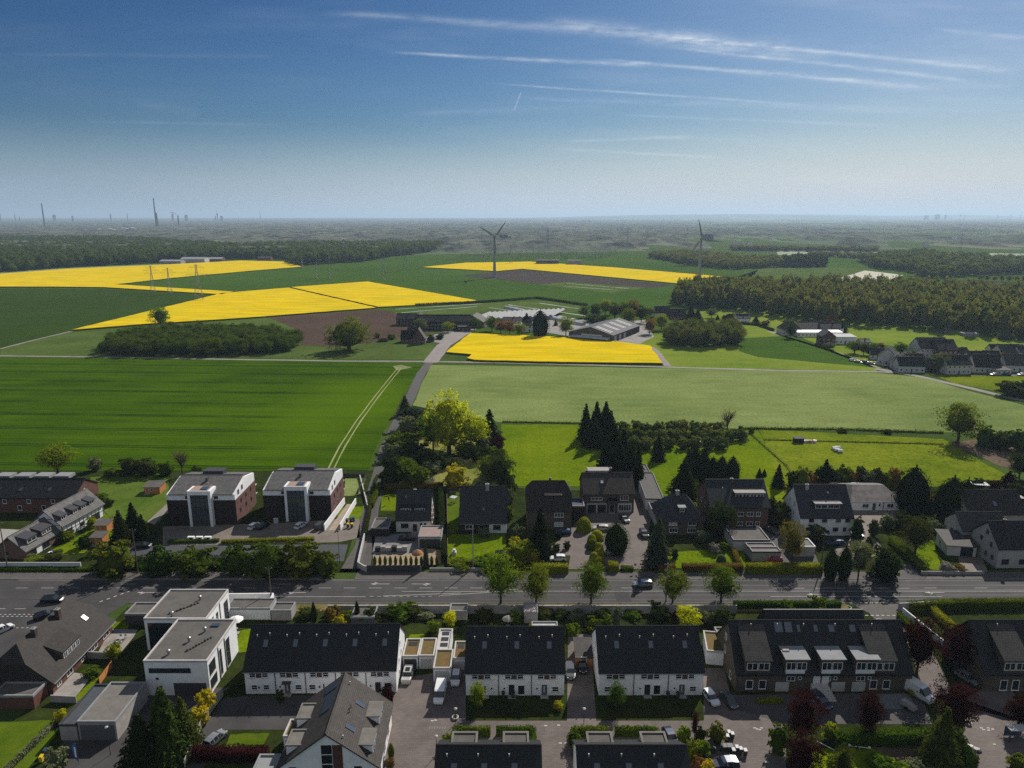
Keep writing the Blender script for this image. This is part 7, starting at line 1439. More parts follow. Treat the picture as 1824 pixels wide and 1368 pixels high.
# ------------- south side
leaf_box('hedge', [(50, 144.3), (74, 144.3)], 1.3, 1.7, L_green, 'green hedge on the verge above the brick terrace'); leaf_box('hedge', [(89, 143.4), (100, 144.4), (132, 145.0)], 1.8, 2.0, L_green, 'long green hedge by the road at the right')
leaf_box('hedge', [(132, 145.0), (150, 146.5)], 3.4, 3.8, L_green, 'high hedge at the right end of the roadside', size=.18, lump=.3)
leaf_box('hedge', [G2(1660, 1090), G2(1700, 1128)], 1.5, 1.6, M_lt, 'bright hedge slanting behind the red maples'); leaf_box('hedge', [G2(1600, 1100), G2(1650, 1150)], 1.2, 1.4, L_green, 'green hedge beside the sunlit white wall')
for x0, x1, lab in ((-9.8, 3.6, 'left'), (10.4, 24.4, 'right')):
 leaf_box('hedge', [(x0, 98.4), (x0 + .1, 103.8), (x0 + 6.1, 103.8)], .9, 1.8, L_green, '%s of the two hedge angles behind the lower edge roofs, left half' % lab)
 leaf_box('hedge', [(x0 + 7.1, 103.8), (x1, 103.8), (x1, 98.4)], .9, 1.8, L_green, '%s of the two hedge angles behind the lower edge roofs, right half' % lab)
leaf_box('hedge', [G2(345, 1352), G2(478, 1352)], 2.0, 2.0, L_red, 'dark hedge with red tips along the lower edge', lump=.25); leaf_box('hedge', [G2(100, 1290), G2(20, 1368), G2(-20, 1400)], .9, 1.0, L_grey, 'thin grey hedge beside the lower left lawn')
leaf_box('hedge', [(53.5, 101.6), (73.5, 102.2)], 2.0, 2.4, L_green, 'long hedge at the end of the brick terrace forecourt', lump=.25); leaf_box('hedge', [G2(1350, 1252), G2(1392, 1252)], .9, .9, M_lt, 'short sunlit hedge in front of the brick terrace')
leaf_box('hedge', [G2(1700, 1318), G2(1730, 1368)], 2.2, 1.8, L_green, 'green hedge beside the ball lamp', lump=.25)
for i, (k, px, py, top, w_, lf, lab) in enumerate((('fir', 300, 1352, 1222, 84, leafmat('needle_green', (.012, .022, .005), (.10, .13, .022), .2), 'large dark green conifer in the lower left'), ('fir', 256, 1372, 1270, 74, L_fir, 'dark conifer left of the largest lower left one'), ('fir', 330, 1330, 1240, 60, MATS['needle_green'], 'conifer tucked behind the largest lower left one'), ('bush', 366, 1268, 1229, 34, L_gold, 'upper gold bush beside the villa'), ('bush', 356, 1290, 1258, 32, L_gold, 'lower gold bush beside the villa'),
  ('bush', 100, 1368, 1335, 44, L_grey, 'pale flowering bush left of the blue flag'), ('bush', 110, 1285, 1265, 26, L_gold, 'yellow shrub at the corner of the lower left lawn'), ('bush', 205, 1172, 1148, 28, L_fresh, 'light shrub on the upper terrace'), ('bush', 165, 1205, 1190, 30, L_green, 'shrub below the grey terrace wall'),
  ('round', 852, 1264, 1217, 28, L_fresh, 'small fresh green tree in front of the left three-door terrace'), ('round', 1097, 1264, 1216, 32, L_green, 'small tree in front of the right three-door terrace'), ('round', 1225, 1122, 1083, 44, L_yel, 'bright yellow-green tree behind the right three-door terrace'), ('round', 803, 1118, 1090, 24, L_yel, 'small bright tree behind the garages'), ('bush', 772, 1125, 1105, 22, L_fresh, 'light bush behind the garages'), ('bush', 822, 1090, 1076, 18, L_fresh, 'light climber on the long white wall'),
  ('thuja', 560, 1108, 1070, 11, L_fir, 'thin dark cypress behind the terrace, left of two'), ('thuja', 637, 1108, 1068, 11, L_fir, 'thin dark cypress behind the terrace, right of two'), ('bush', 592, 1105, 1080, 30, L_rust, 'reddish bush between the two thin cypresses'), ('bush', 605, 1112, 1098, 26, L_gold, 'yellowish bush at the terrace ridge'), ('bush', 715, 1100, 1077, 50, L_green, 'dark green bush behind the long white wall, right of the rimmed shed'), ('bush', 740, 1098, 1082, 30, L_dark, 'dark bush beside the grey hut'),
  ('bush', 1020, 1130, 1110, 24, L_fresh, 'light bush at the left terrace corner gap'), ('bush', 1058, 1122, 1100, 34, L_green, 'green bush by the white gable end'), ('bush', 1098, 1118, 1082, 20, L_grey, 'silver-grey shrub behind the white gable'), ('bush', 1080, 1115, 1094, 24, L_fresh, 'light shrub left of the silver one'), ('bush', 945, 1118, 1108, 12, L_fresh, 'tiny bright shrub by the pink-topped hut'), ('bush', 1165, 1090, 1070, 26, L_dark, 'dark climber mound on the wall near the pale pole'),
  ('bush', 1285, 1118, 1085, 40, L_dark, 'dark bush under the last street tree'), ('bush', 1205, 1105, 1088, 16, L_red, 'small red shrub left of the bright yellow-green tree'), ('bush', 1400, 1092, 1070, 30, L_green, 'shrub in the brick terrace back garden, left'), ('bush', 1455, 1090, 1062, 34, L_green, 'palm-like shrub in the brick terrace back garden'), ('bush', 1000, 1100, 1088, 30, L_dark, 'dark bush against the middle of the white wall'),
  ('bush', 995, 1262, 1250, 20, M_lt, 'little yellow shrub at the left terrace end'), ('bush', 500, 1250, 1228, 16, L_dark, 'dark shrub at the five-door terrace, left'), ('bush', 690, 1248, 1222, 30, L_red, 'red shrub beside the last door of the five-door terrace'), ('thuja', 697, 1350, 1322, 13, L_green, 'small columnar shrub at the white gabled house'), ('bush', 695, 1368, 1350, 16, L_rust, 'brown grass clump at the white gabled house'),
  ('bush', 800, 1330, 1305, 22, L_fresh, 'light bush at the left garden hedge corner'), ('bush', 868, 1310, 1298, 14, L_fresh, 'small light shrub between the hedge angles'), ('bush', 1023, 1325, 1300, 26, L_green, 'green bush at the right hedge angle corner'),
  ('round', 1236, 1318, 1270, 16, L_red, 'thin dark red tree near the wheelie bins'), ('bush', 1218, 1325, 1292, 28, L_fresh, 'light green bush left of the thin red tree'), ('bush', 1247, 1320, 1295, 22, L_dark, 'dark bush right of the thin red tree'), ('bush', 1275, 1322, 1290, 34, leafmat('leaf_olive', (.07, .07, .012), (.22, .19, .04), .35), 'olive round bush by the bins'), ('bush', 1232, 1352, 1320, 30, L_green, 'green bush above the dark lower roof corner'), ('bush', 1250, 1345, 1318, 28, L_fresh, 'fresh bush left of the dark estate car'), ('bush', 1245, 1372, 1350, 30, L_rust, 'brown-green bush at the lower roof corner'), ('bush', 1262, 1385, 1355, 26, L_gold, 'yellowish bush at the lower edge by the cars'),
  ('round', 1426, 1325, 1236, 68, L_red, 'dark red maple in front of the brick terrace stairs'), ('round', 1545, 1315, 1236, 48, L_red, 'dark red maple before the tiled dormer end'), ('round', 1632, 1205, 1102, 66, L_red, 'dark red maple beside the turning'), ('round', 1695, 1312, 1222, 74, L_red, 'dark red maple behind the large green conifer'), ('round', 1706, 1195, 1118, 64, L_red, 'dark red maple left of the right brick terrace'), ('round', 1812, 1300, 1244, 50, L_red, 'brighter red maple at the right edge'), ('round', 1425, 1392, 1308, 62, L_red, 'dark red maple at the lower edge'),
  ('fir', 1672, 1368, 1258, 66, MATS['needle_green'], 'large green conifer in the lower right garden'), ('bush', 1385, 1340, 1290, 34, L_green, 'green bush beside the dark street lamp'), ('bush', 1480, 1318, 1290, 34, L_fresh, 'fresh bush at the left end of the long hedge'), ('bush', 1500, 1375, 1348, 60, L_fresh, 'wide fresh shrub bed at the lower right'), ('bush', 1580, 1378, 1358, 60, L_green, 'shrub bed beside the bare earth at the lower right'), ('bush', 1640, 1385, 1362, 50, L_grey, 'grey shrub bed at the lower right edge'), ('bush', 1810, 1368, 1345, 30, L_green, 'green bush by the right glass shelter'), ('bush', 1690, 1340, 1312, 34, L_green, 'green bush right of the large green conifer'), ('bush', 1625, 1238, 1225, 20, M_lt, 'small bright hedge tuft beside the white van'), ('round', 1500, 1392, 1330, 40, L_dark, 'dark small tree at the lower right lawn'))): T(k, px, py, top, w_, lf, lab)
# ------------- fields and farm
T('round', 288, 585, 548, 38, L_fresh, 'solitary yellow-green tree before the yellow field'); T('broad', 622, 624, 564, 92, L_green, 'great spreading tree standing alone by the brown field', cat='tree')
for i, (k, px, py, top, w_, lf, lab) in enumerate((('round', 750, 592, 568, 30, L_grey, 'greyish tree beside the dark barns'), ('round', 798, 592, 574, 24, L_fresh, 'light tree before the dark long barn'), ('bush', 672, 602, 592, 12, L_fresh, 'small light bush right of the great tree'), ('bush', 697, 604, 595, 18, L_green, 'bush left of the gabled brick farmhouse, far'), ('bush', 682, 608, 602, 22, L_dark, 'low dark bush left of the gabled farmhouse'), ('bush', 768, 608, 596, 18, L_dark, 'dark bush right of the gabled farmhouse'), ('bush', 784, 604, 595, 16, L_dark, 'dark bush before the farm road'),
  ('round', 845, 588, 566, 22, L_green, 'tree at the left end of the nursery'), ('round', 876, 590, 563, 30, L_green, 'tree behind the near yellow field, left'), ('round', 892, 594, 572, 30, L_rust, 'brownish tree behind the near yellow field'), ('round', 908, 596, 572, 28, L_rust, 'second brownish tree behind the near yellow field'), ('round', 924, 597, 575, 26, L_fresh, 'light tree left of the small white house'), ('thuja', 962, 600, 550, 34, L_fir, 'large dark conifer behind the near yellow field'), ('round', 1008, 598, 564, 32, L_fresh, 'yellowish tree left of the big striped shed'), ('fir', 938, 572, 557, 14, L_fir, 'small dark conifer above the nursery'), ('fir', 990, 580, 568, 8, L_fir, 'thin cypress in the nursery'),
  ('round', 1040, 566, 545, 24, L_green, 'tree at the left of the farm wood'), ('round', 1060, 566, 542, 26, L_dark, 'dark tree in the farm wood, left'), ('round', 1078, 562, 534, 28, L_fresh, 'light tall tree in the farm wood'), ('round', 1095, 570, 540, 28, L_dark, 'dark tree in the farm wood, middle'), ('round', 1112, 572, 538, 30, L_green, 'green tree in the farm wood, middle'), ('round', 1128, 572, 535, 30, L_rust, 'brownish tree in the farm wood'), ('round', 1120, 578, 550, 34, L_green, 'front tree of the farm wood'), ('round', 1142, 575, 545, 26, L_dark, 'dark tree in the farm wood, right'), ('bush', 1064, 574, 560, 44, L_dark, 'dark undergrowth behind the striped shed'),
  ('round', 1157, 595, 568, 26, L_rust, 'brownish round tree at the right end of the striped shed'), ('round', 1178, 588, 560, 34, L_fresh, 'round green tree below the far house'), ('round', 1158, 565, 548, 14, L_rust, 'small tree left of the far dark-roofed house'), ('fir', 1230, 570, 546, 22, L_fir, 'dark conifer behind the round copse, left'), ('fir', 1242, 572, 550, 18, L_fir, 'dark conifer behind the round copse, right'), ('round', 1267, 566, 550, 22, L_grey, 'grey tree beyond the round copse'), ('fir', 1278, 570, 560, 8, L_fir, 'tiny conifer beyond the round copse'), ('bush', 1300, 572, 558, 20, L_red, 'reddish bush beside the small white house'), ('fir', 1346, 575, 563, 12, L_fir, 'small conifer right of the small white house'), ('bush', 1362, 582, 570, 18, L_rust, 'brownish bush by the far lane'), ('bush', 1290, 570, 561, 12, L_dark, 'dark shrub left of the reddish bush'),
  ('round', 1408, 602, 576, 24, L_dark, 'dark round tree in front of the farm by the lane'), ('round', 1478, 582, 563, 24, L_rust, 'brownish tree behind the long white barn'), ('fir', 1500, 592, 570, 18, L_dark, 'dark tree right of the long white barn'), ('round', 1522, 630, 607, 34, L_green, 'green tree beside the parked car row'), ('round', 1538, 632, 612, 24, L_dark, 'dark tree beside the parked car row'), ('round', 1555, 628, 612, 20, L_green, 'small tree in the hamlet'), ('round', 1568, 625, 611, 18, L_rust, 'brownish small tree in the hamlet'), ('round', 1603, 632, 610, 26, L_green, 'tree between the hamlet houses'), ('round', 1675, 663, 629, 32, L_grey, 'pale round tree before the white hamlet house'), ('round', 1785, 645, 628, 16, L_rust, 'small tree among the right hamlet houses'), ('bush', 1800, 705, 678, 50, L_dark, 'dark hedge-like bush at the right edge field'), ('bush', 1835, 706, 676, 50, L_dark, 'dark bush cut by the right edge'), ('bush', 1650, 660, 652, 40, L_dark, 'dark low bush before the hamlet'),
  ('round', 1498, 570, 528, 38, L_wood, 'single crown standing out before the right wood'), ('bush', 1213, 526, 521, 4, L_dark, 'tiny lone bush in the green field'), ('round', 1218, 473, 452, 22, L_wood, 'lone tree before the far right wood'), ('round', 1760, 600, 585, 18, L_grey, 'pale bush at the foot of the right wood'), ('bush', 1790, 604, 592, 30, L_grey, 'pale scrub at the foot of the right wood'), ('bush', 1675, 592, 585, 8, L_dark, 'dark scrub at the foot of the right wood'))): T(k, px, py, top, w_, lf, lab)
for i in range(7): T('round', 1745 + i * 13, 500 + i * .6, 489 + (i % 3), 11, L_wood, 'small round tree in the far right row, %s from its left end' % 'first second third fourth fifth sixth seventh'.split()[i], 'row of small round trees at the far right')
hedge([(740, 545), (850, 540), (957, 532), (1045, 545)], 3, 2.2, L_dark, 'dark tall hedge enclosing the vegetable plots', dens=3, size=.45, lump=.5)
hedge([(1285, 575), (1350, 580), (1378, 590)], 2, 2, L_dark, 'dark hedge by the lane beside the small white house', dens=4, size=.35, lump=.4)
hedge([(1000, 500), (1001, 500.5)], .8, .6, L_dark, 'tiny tuft on the dark soil field', dens=4) if 0 else None
# more planting in the shaded back gardens and the hamlet
AREA = ('left of the grey parasol', 'right of the grey parasol', 'below the rimmed shed', 'behind the sedum garages', 'left of the flat grey parasol', 'under the flat grey parasol', 'beside the pink-topped hut', 'in the terrace gap', 'left of the silver shrub', 'behind the white gable terrace, left', 'behind the white gable terrace, middle', 'behind the white gable terrace, right')
for i, px in enumerate((548, 622, 660, 758, 862, 918, 968, 1028, 1072, 1128, 1178, 1262)):
 T('bush', px, 1099 + i % 3 * 5, 1084 + i % 2 * 5, 34, (L_dark, L_green, L_dark, L_grey)[i % 4], 'shadowed garden bush ' + AREA[i], 'shadowed bushes behind the terraces')
HP = ('between white cube house and parked cars', 'behind the nearest gabled house', 'behind the narrow gabled house', 'beside the low grey shed', 'left of the large double house', 'right of the large double house', 'behind the cream house', 'behind the right gabled house', 'left of the pale round tree', 'between the two right gabled houses', 'at the low white garage block', 'beside the dark brick lane house')
for i, (px, py, w_) in enumerate(((1548, 634, 20), (1575, 642, 18), (1590, 646, 16), (1618, 645, 20), (1628, 640, 18), (1694, 644, 22), (1740, 650, 20), (1806, 648, 18), (1655, 655, 18), (1762, 662, 16), (1770, 658, 18), (1478, 622, 20))):
 T('round', px, py, py - 17 + i % 3 * 3, w_, (L_dark, L_green, L_grey)[i % 3], 'small tree ' + HP[i], 'small trees among the hamlet houses')
BL = ('in the upper left corner of the long garden', 'in the shaded strip of the long garden, left', 'in the shaded strip of the long garden, middle', 'in the shaded strip of the long garden, right', 'at the right border of the long garden', 'above the wide dark roof, left', 'above the wide dark roof, right')
for i, (px, py, top, w_) in enumerate(((705, 792, 772, 30), (728, 838, 815, 40), (770, 842, 822, 36), (800, 832, 815, 34), (895, 838, 812, 30), (862, 874, 850, 36), (898, 868, 840, 34))): T('bush', px, py, top, w_, (L_dark, L_green, L_grey)[i % 3], 'shrub ' + BL[i], 'shrubs of the long garden')
# ---------------------------------------------------------------- vehicles
M_tyre = mat('tyre', (.015, .015, .016), rough=.9); M_rim = mat('wheel_rim', (.32, .32, .33), rough=.35, metal=.7)
M_lamp = mat('lamp_glass', (.55, .56, .58), rough=.15, spec=.8); M_tail = mat('tail_lamp', (.30, .02, .015), rough=.3); M_plate = mat('number_plate', (.6, .6, .58), rough=.5)
def paint(n, c, metal=.25): return mat('paint_' + n, c, rough=.28, spec=.6, metal=metal)
P_white = paint('white', (.68, .68, .68), 0); P_silver = paint('silver', (.34, .35, .36), .5); P_black = paint('black', (.012, .012, .014)); P_navy = paint('navy', (.018, .028, .06)); P_blue = paint('blue', (.02, .05, .13)); P_red = paint('red', (.50, .012, .04), 0); P_grey = paint('grey', (.10, .105, .11), .4); P_pale = paint('pale', (.48, .46, .42), .2)
CARS = {}
PROFILES = {
 'hatch': [(-2.12, .62, .64, .78, .70), (-2.06, .92, .95, .84, .72), (-1.72, .96, 1.34, .87, .62), (-1.0, .97, 1.46, .89, .64), (-.1, .95, 1.48, .90, .65), (.42, .93, 1.41, .90, .63), (1.12, .90, .93, .88, .74), (1.85, .78, .80, .82, .70), (2.12, .55, .57, .70, .60)],
 'estate': [(-2.35, .62, .64, .80, .72), (-2.30, .95, .98, .86, .74), (-2.05, .98, 1.36, .88, .66), (-1.2, .98, 1.48, .90, .67), (-.1, .96, 1.50, .91, .67), (.50, .94, 1.42, .91, .65), (1.22, .90, .93, .89, .75), (2.05, .78, .80, .83, .70), (2.34, .55, .57, .70, .60)],
 'van': [(-2.62, .70, .72, .92, .88), (-2.58, 1.20, 1.95, .95, .88), (-1.6, 1.22, 2.05, .97, .88), (-.4, 1.22, 2.06, .97, .88), (.9, 1.20, 2.02, .97, .86), (1.25, 1.16, 1.90, .97, .84), (1.95, 1.08, 1.12, .95, .84), (2.45, .92, .95, .90, .78), (2.62, .60, .62, .80, .70)],
 'suv': [(-2.25, .70, .72, .84, .78), (-2.20, 1.08, 1.12, .90, .78), (-2.0, 1.10, 1.58, .92, .74), (-1.1, 1.10, 1.70, .93, .74), (-.1, 1.08, 1.71, .93, .74), (.50, 1.06, 1.62, .93, .72), (1.10, 1.03, 1.07, .91, .78), (1.95, .95, .97, .87, .76), (2.25, .65, .67, .75, .66)]}
def make_car_meshes(k):
 pr = PROFILES[k]; L0, L1 = pr[0][0], pr[-1][0]; B = MB(); Gl = MB(); zb = .22
 def ring(p): x, b, r, w_, wr = p; return [(x, -w_ * .92, zb), (x, -w_, zb + .22), (x, -w_, b), (x, -wr, r), (x, wr, r), (x, w_, b), (x, w_, zb + .22), (x, w_ * .92, zb)]
 rings = [ring(p) for p in pr]
 for i, (a, c) in enumerate(zip(rings, rings[1:])):
  tall = pr[i][2] - pr[i][1] > .2, pr[i + 1][2] - pr[i + 1][1] > .2
  for j in range(8):
   q = (a[j], c[j], c[(j + 1) % 8], a[(j + 1) % 8]); q = tuple(reversed(q))
   side = j in (2, 4); top = j == 3
   glass = (side and (tall[0] or tall[1]) and not (k == 'van' and pr[i][0] < .8)) or (top and (tall[0] != tall[1]))
   if glass and side and tall[0] and tall[1]:
    f = .07; a0 = Vector(a[j]); a1 = Vector(a[(j + 1) % 8]); c0 = Vector(c[j]); c1 = Vector(c[(j + 1) % 8])
    e = lambda u: (a0.lerp(c0, u), a1.lerp(c1, u))
    m0, m1 = e(f), e(1 - f)
    Gl.poly([m0[0], m0[1], m1[1], m1[0]]); B.poly([a0, a1, m0[1], m0[0]]); B.poly([m1[0], m1[1], c1, c0])
   elif glass: Gl.poly(q)
   else: B.poly(q)
 B.poly(rings[0]); B.poly(list(reversed(rings[-1])))
 body = B.mesh(k + '_body', P_white); gl = Gl.mesh(k + '_glass', M_glass)
 tm = MB(); tm.lathe([(.20, -.11), (.33, -.11), (.33, .11), (.20, .11)], 14); rm = MB(); rm.lathe([(.0, -.09), (.21, -.10), (.21, .10), (.0, .12)], 8)
 hl = MB(); hl.box(L1 - .16, L1 - .03, -.72, -.46, .60, .72); hr = MB(); hr.box(L1 - .16, L1 - .03, .46, .72, .60, .72)
 tl = MB(); tl.box(L0 - .03, L0 + .12, -.80, -.62, .70, .92); tr = MB(); tr.box(L0 - .03, L0 + .12, .62, .80, .70, .92)
 pl = MB(); pl.box(L1 - .05, L1 + .02, -.26, .26, .40, .51); mi = MB(); mi.box(.55, .72, -1.06, -.90, pr[5][1] - .02, pr[5][1] + .14); mr_ = MB(); mr_.box(.55, .72, .90, 1.06, pr[5][1] - .02, pr[5][1] + .14)
 un = MB(); un.box(L0 + .25, L1 - .3, -.7, .7, .14, .26)
 return dict(body=body, glass=gl, tyre=tm.mesh('tyre', M_tyre), rim=rm.mesh('rim', M_rim), lights=[hl.mesh('headlight', M_lamp), hr.mesh('headlight', M_lamp)], tails=[tl.mesh('tail_light', M_tail), tr.mesh('tail_light', M_tail)], plate=pl.mesh('number_plate', M_plate), mirrors=[mi.mesh('wing_mirror', M_black), mr_.mesh('wing_mirror', M_black)], under=un.mesh('underbody', M_black), wb=(L0 + .78, L1 - .82))
def car(px, py, ang, kind, pm, label, group=None, z=.05, name='parked_car', cat='car', loc=None, simple=False, sunroof=False):
 """ang: heading in degrees, 0 = nose to the right, 90 = nose away from the camera"""
 if kind not in CARS: CARS[kind] = make_car_meshes(kind)
 m = CARS[kind]; g = G(px, py) if loc is None else Vector((*loc, 0)); t = thing(name, label, cat, (g.x, g.y, z), R(ang), group)
 b = link('body', m['body'], t); b.material_slots[0].link = 'OBJECT'; b.material_slots[0].material = pm; link('window_glass', m['glass'], t)
 for x in m['wb']:
  for s_ in (-1, 1):
   w_ = link('wheel', m['tyre'], t, (x, s_ * .80, .33)); w_.rotation_euler = (R(90) * -s_, 0, 0)
   if not simple: link('rim', m['rim'], w_)
 if simple: return t
 for q in m['lights']: link('headlight', q, t)
 for q in m['tails']: link('tail_light', q, t)
 for q in m['mirrors']: link('wing_mirror', q, t)
 link('number_plate', m['plate'], t); link('underbody', m['under'], t)
 if sunroof: s = MB(); s.box(-.9, .2, -.45, .45, 1.47, 1.50) if kind != 'suv' else s.box(-.9, .2, -.45, .45, 1.70, 1.73); s.build('sunroof', M_glass, t)
 return t
for a in ((94, 1072, 2, 'estate', P_black, 'black estate car driving on the road at the left', .06, False), (80, 1100, 38, 'hatch', P_black, 'black hatchback parked behind the brown house ridge'), (5, 1125, 60, 'hatch', P_white, 'white hatchback cut by the left edge'), (1145, 1044, 181, 'estate', P_silver, 'silver car driving past the blue-green conifer'),
   (384, 1321, 68, 'hatch', P_silver, 'silver hatchback on the narrow drive by the red-tipped hedge'), (726, 1208, 268, 'suv', P_pale, 'beige car with sunroof beside the five-door terrace', .05, True), (812, 1212, 269, 'hatch', P_white, 'white hatchback right of the white van'),
   (1016, 1200, 268, 'estate', P_grey, 'grey car in the shaded gap, left of two'), (1037, 1190, 270, 'hatch', P_black, 'dark car in front of the orange shed'), (1266, 1247, 283, 'hatch', P_white, 'white car beside the last three-door terrace'), (1298, 1252, 284, 'hatch', P_grey, 'dark grey car in the shade beside the brick terrace'),
   (1461, 1252, 286, 'estate', P_navy, 'dark blue car on the forecourt between two red maples'), (1194, 1318, 280, 'hatch', P_navy, 'dark blue car with white bonnet by the green bushes'), (1290, 1368, 184, 'suv', P_navy, 'dark blue estate by the wheelie bins'), (1318, 1392, 350, 'estate', P_silver, 'silver car cut by the lower edge'), (1722, 1212, 295, 'hatch', P_silver, 'silver car in the shade of the right brick terrace'),
   (454, 940, 65, 'hatch', P_white, 'white car parked left of the dark one in the parking yard'), (469, 940, 66, 'hatch', P_black, 'black car parked between white car and pale cabinet'), (536, 939, 66, 'hatch', P_white, 'white car parked under the right stair tower'), (571, 940, 75, 'suv', P_grey, 'dark four-wheel drive beside the ramp wall'), (255, 975, 5, 'hatch', P_black, 'dark car half hidden behind the screen trees'),
   (725, 962, 180, 'suv', P_black, 'large black car in the pale cobbled forecourt'), (1004, 951, 178, 'hatch', P_blue, 'dark blue car at the half-hipped brick house'), (994, 998, 181, 'hatch', P_white, 'white car behind the yellow-topped clipped hedge'), (1070, 944, 175, 'estate', P_pale, 'pale car left of the round dark conifer'), (1095, 988, 4, 'estate', P_silver, 'silver car below the round dark conifer'), (1112, 928, 290, 'hatch', P_grey, 'grey car in the shade of the garage openings'), (1147, 955, 275, 'suv', P_black, 'black boxy car left of the blue-green conifer'),
   (1374, 948, 300, 'hatch', P_grey, 'dark car on the drive beside the long-dormer house'), (1378, 1000, 178, 'hatch', P_red, 'bright red car behind the long clipped hedge'), (1487, 970, 182, 'estate', P_blue, 'dark blue car in front of the white house'), (1526, 955, 285, 'hatch', P_white, 'white car at the corner of the white house')):
 px, py, an, kd, pm, lab = a[:6]; car(px, py, an, kd, pm, lab, z=a[6] if len(a) > 6 else .05, name='driving_car' if 'driving' in lab else 'parked_car', sunroof=len(a) > 7 and a[7])
car(784, 1240, 268, 'van', P_white, 'white delivery van parked in front of the sedum roofed garage', name='delivery_van', cat='van'); car(1632, 1238, 298, 'van', P_white, 'tall white van at the end of the brick terrace', name='delivery_van', cat='van').scale = (1.15, 1.1, 1.25)
b = thing('wrapped_trailer', 'small grey covered trailer beside the tall white van', 'trailer', (*G2(1618, 1262), .05), R(-60)); q = MB(); q.hexa([(-1.3, -.7, .4), (1.3, -.7, .4), (1.3, .7, .4), (-1.3, .7, .4)], [(-1.1, -.5, 1.25), (1.1, -.5, 1.0), (1.1, .5, 1.0), (-1.1, .5, 1.25)]); q.build('cover', M_conc, b)
for s_ in (-1, 1): q = link('wheel', CARS['hatch']['tyre'], b, (0, s_ * .8, .33)); q.rotation_euler = (R(90), 0, 0)
q = MB(); q.beam((1.3, 0, .45), (2.3, 0, .45), .05); q.build('drawbar', M_fd, b)
for i in range(13):
 px = 1518 + i * 11.5; py = 643.5 + i * 1.5 + (i % 2) * 1.2
 car(px, py, -38 + rnd.uniform(-6, 6), ('hatch', 'estate', 'suv')[i % 3], (P_white, P_silver, P_grey, P_silver, P_white, P_pale, P_black)[i % 7], ('white', 'silver', 'grey', 'silver', 'white', 'pale', 'black')[i % 7] + ' car in the row along the hamlet lane, ' + ('farthest left', 'second', 'third', 'fourth', 'fifth', 'sixth', 'middle', 'eighth', 'ninth', 'tenth', 'eleventh', 'twelfth', 'last on the right')[i], 'cars parked along the hamlet lane', simple=True)
for i, (px, c_) in enumerate(((1770, P_silver), (1793, P_blue), (1819, P_white))): car(px, 669, 178, 'hatch', c_, ('silver car', 'dark blue car', 'white car')[i] + ' on the lane in front of the white hamlet houses', 'cars on the hamlet front lane', simple=True)
car(764, 610, 185, 'hatch', P_black, 'dark car at the gabled brick farmhouse', simple=True); car(1095, 611, 170, 'hatch', P_white, 'white car at the corner of the striped shed', simple=True); car(1016, 566, 175, 'estate', P_grey, 'grey car on the nursery yard', simple=True); car(1027, 603, 178, 'van', P_white, 'white van beside the striped shed front', simple=True, cat='van', name='delivery_van')
# ---------------------------------------------------------------- poles, lamps, small things
M_pole = mat('pole_wood', (.10, .085, .07), rough=.9, noise=.2, nscale=2); M_polec = mat('pole_concrete', (.27, .26, .25), rough=.9)
def pole(px, py, top, label, m=M_pole, arms=True):
 g = G(px, py); h = HT(px, py, top); t = thing('utility_pole', label, 'utility pole', (g.x, g.y, 0)); b = MB(); b.beam((0, 0, 0), (0, 0, h), .17, 8, .10); b.build('mast', m, t)
 if arms: a = MB(); a.beam((-.75, 0, h - .35), (.75, 0, h - .35), .05, 4); c = a.build('crossarm', M_fd, t); i_ = MB(); i_.lathe([(.05, h - .3), (.07, h - .2), (.03, h - .08)], 6, -.65, 0); i_.build('insulator', M_lightc, c); i_ = MB(); i_.lathe([(.05, h - .3), (.07, h - .2), (.03, h - .08)], 6, .65, 0); i_.build('insulator', M_lightc, c)
 return Vector((g.x, g.y, h - .35))
pa = pole(484, 1074, 1010, 'wooden utility pole on the south verge beside the villa carport'); pb = pole(843, 1014, 937, 'pale utility pole on the lawn of the wide dark roof house', M_polec, False); pc = pole(246, 1022, 942, 'wooden pole rising between the screen trees at left'); pd_ = pole(14, 1016, 930, 'leaning wooden pole at the left edge'); pe = pole(1186, 1072, 1003, 'pale utility pole in front of a street tree', M_polec); pf = pole(1462, 1014, 950, 'dark utility pole beside the roadside columns')
def wires(name, a, b_, label, n=2, sag=.9):
 m = MB()
 for k in range(n):
  off = Vector((0, (k - (n - 1) / 2) * .7, 0)); prev = None
  for i in range(13):
   f = i / 12; p = a.lerp(b_, f) + off - Vector((0, 0, sag * 4 * f * (1 - f)))
   if prev is not None: m.beam(prev, p, .018, 3)
   prev = p
 return tag(m.build(name, M_fd), label, 'power cable')
wires('overhead_cable', pc, pa, 'overhead cable crossing the road between the two left wooden poles', 1); wires('overhead_cable', pa, pb, 'overhead cable from the south verge pole to the lawn pole', 1); wires('overhead_cable', pd_, pc, 'overhead cable between the leaning pole and the screen tree pole', 1)
def street_lamp(px, py, top, label, ball=False, dark=False, arm=0):
 g = G(px, py); h = HT(px, py, top); t = thing('street_lamp', label, 'street lamp', (g.x, g.y, .03)); b = MB(); b.beam((0, 0, 0), (0, 0, h - .35), .06, 6, .045); b.build('post', M_fd, t)
 l_ = MB()
 if arm: a = MB(); a.beam((0, 0, h - .35), (arm, 0, h - .1), .04, 5); a.build('arm', M_fd, t); l_.box(arm - .1, arm + .7, -.14, .14, h - .18, h - .05)
 elif ball: l_.lathe([(.05, h - .6), (.3, h - .45), (.36, h - .25), (.3, h - .05), (.05, h + .08)], 10)
 else: l_.lathe([(.08, h - .4), (.22, h - .35), (.30, h - .12), (.12, h)], 8)
 l_.build('lamp_head', M_fd if dark else M_lightc, t, smooth=ball)
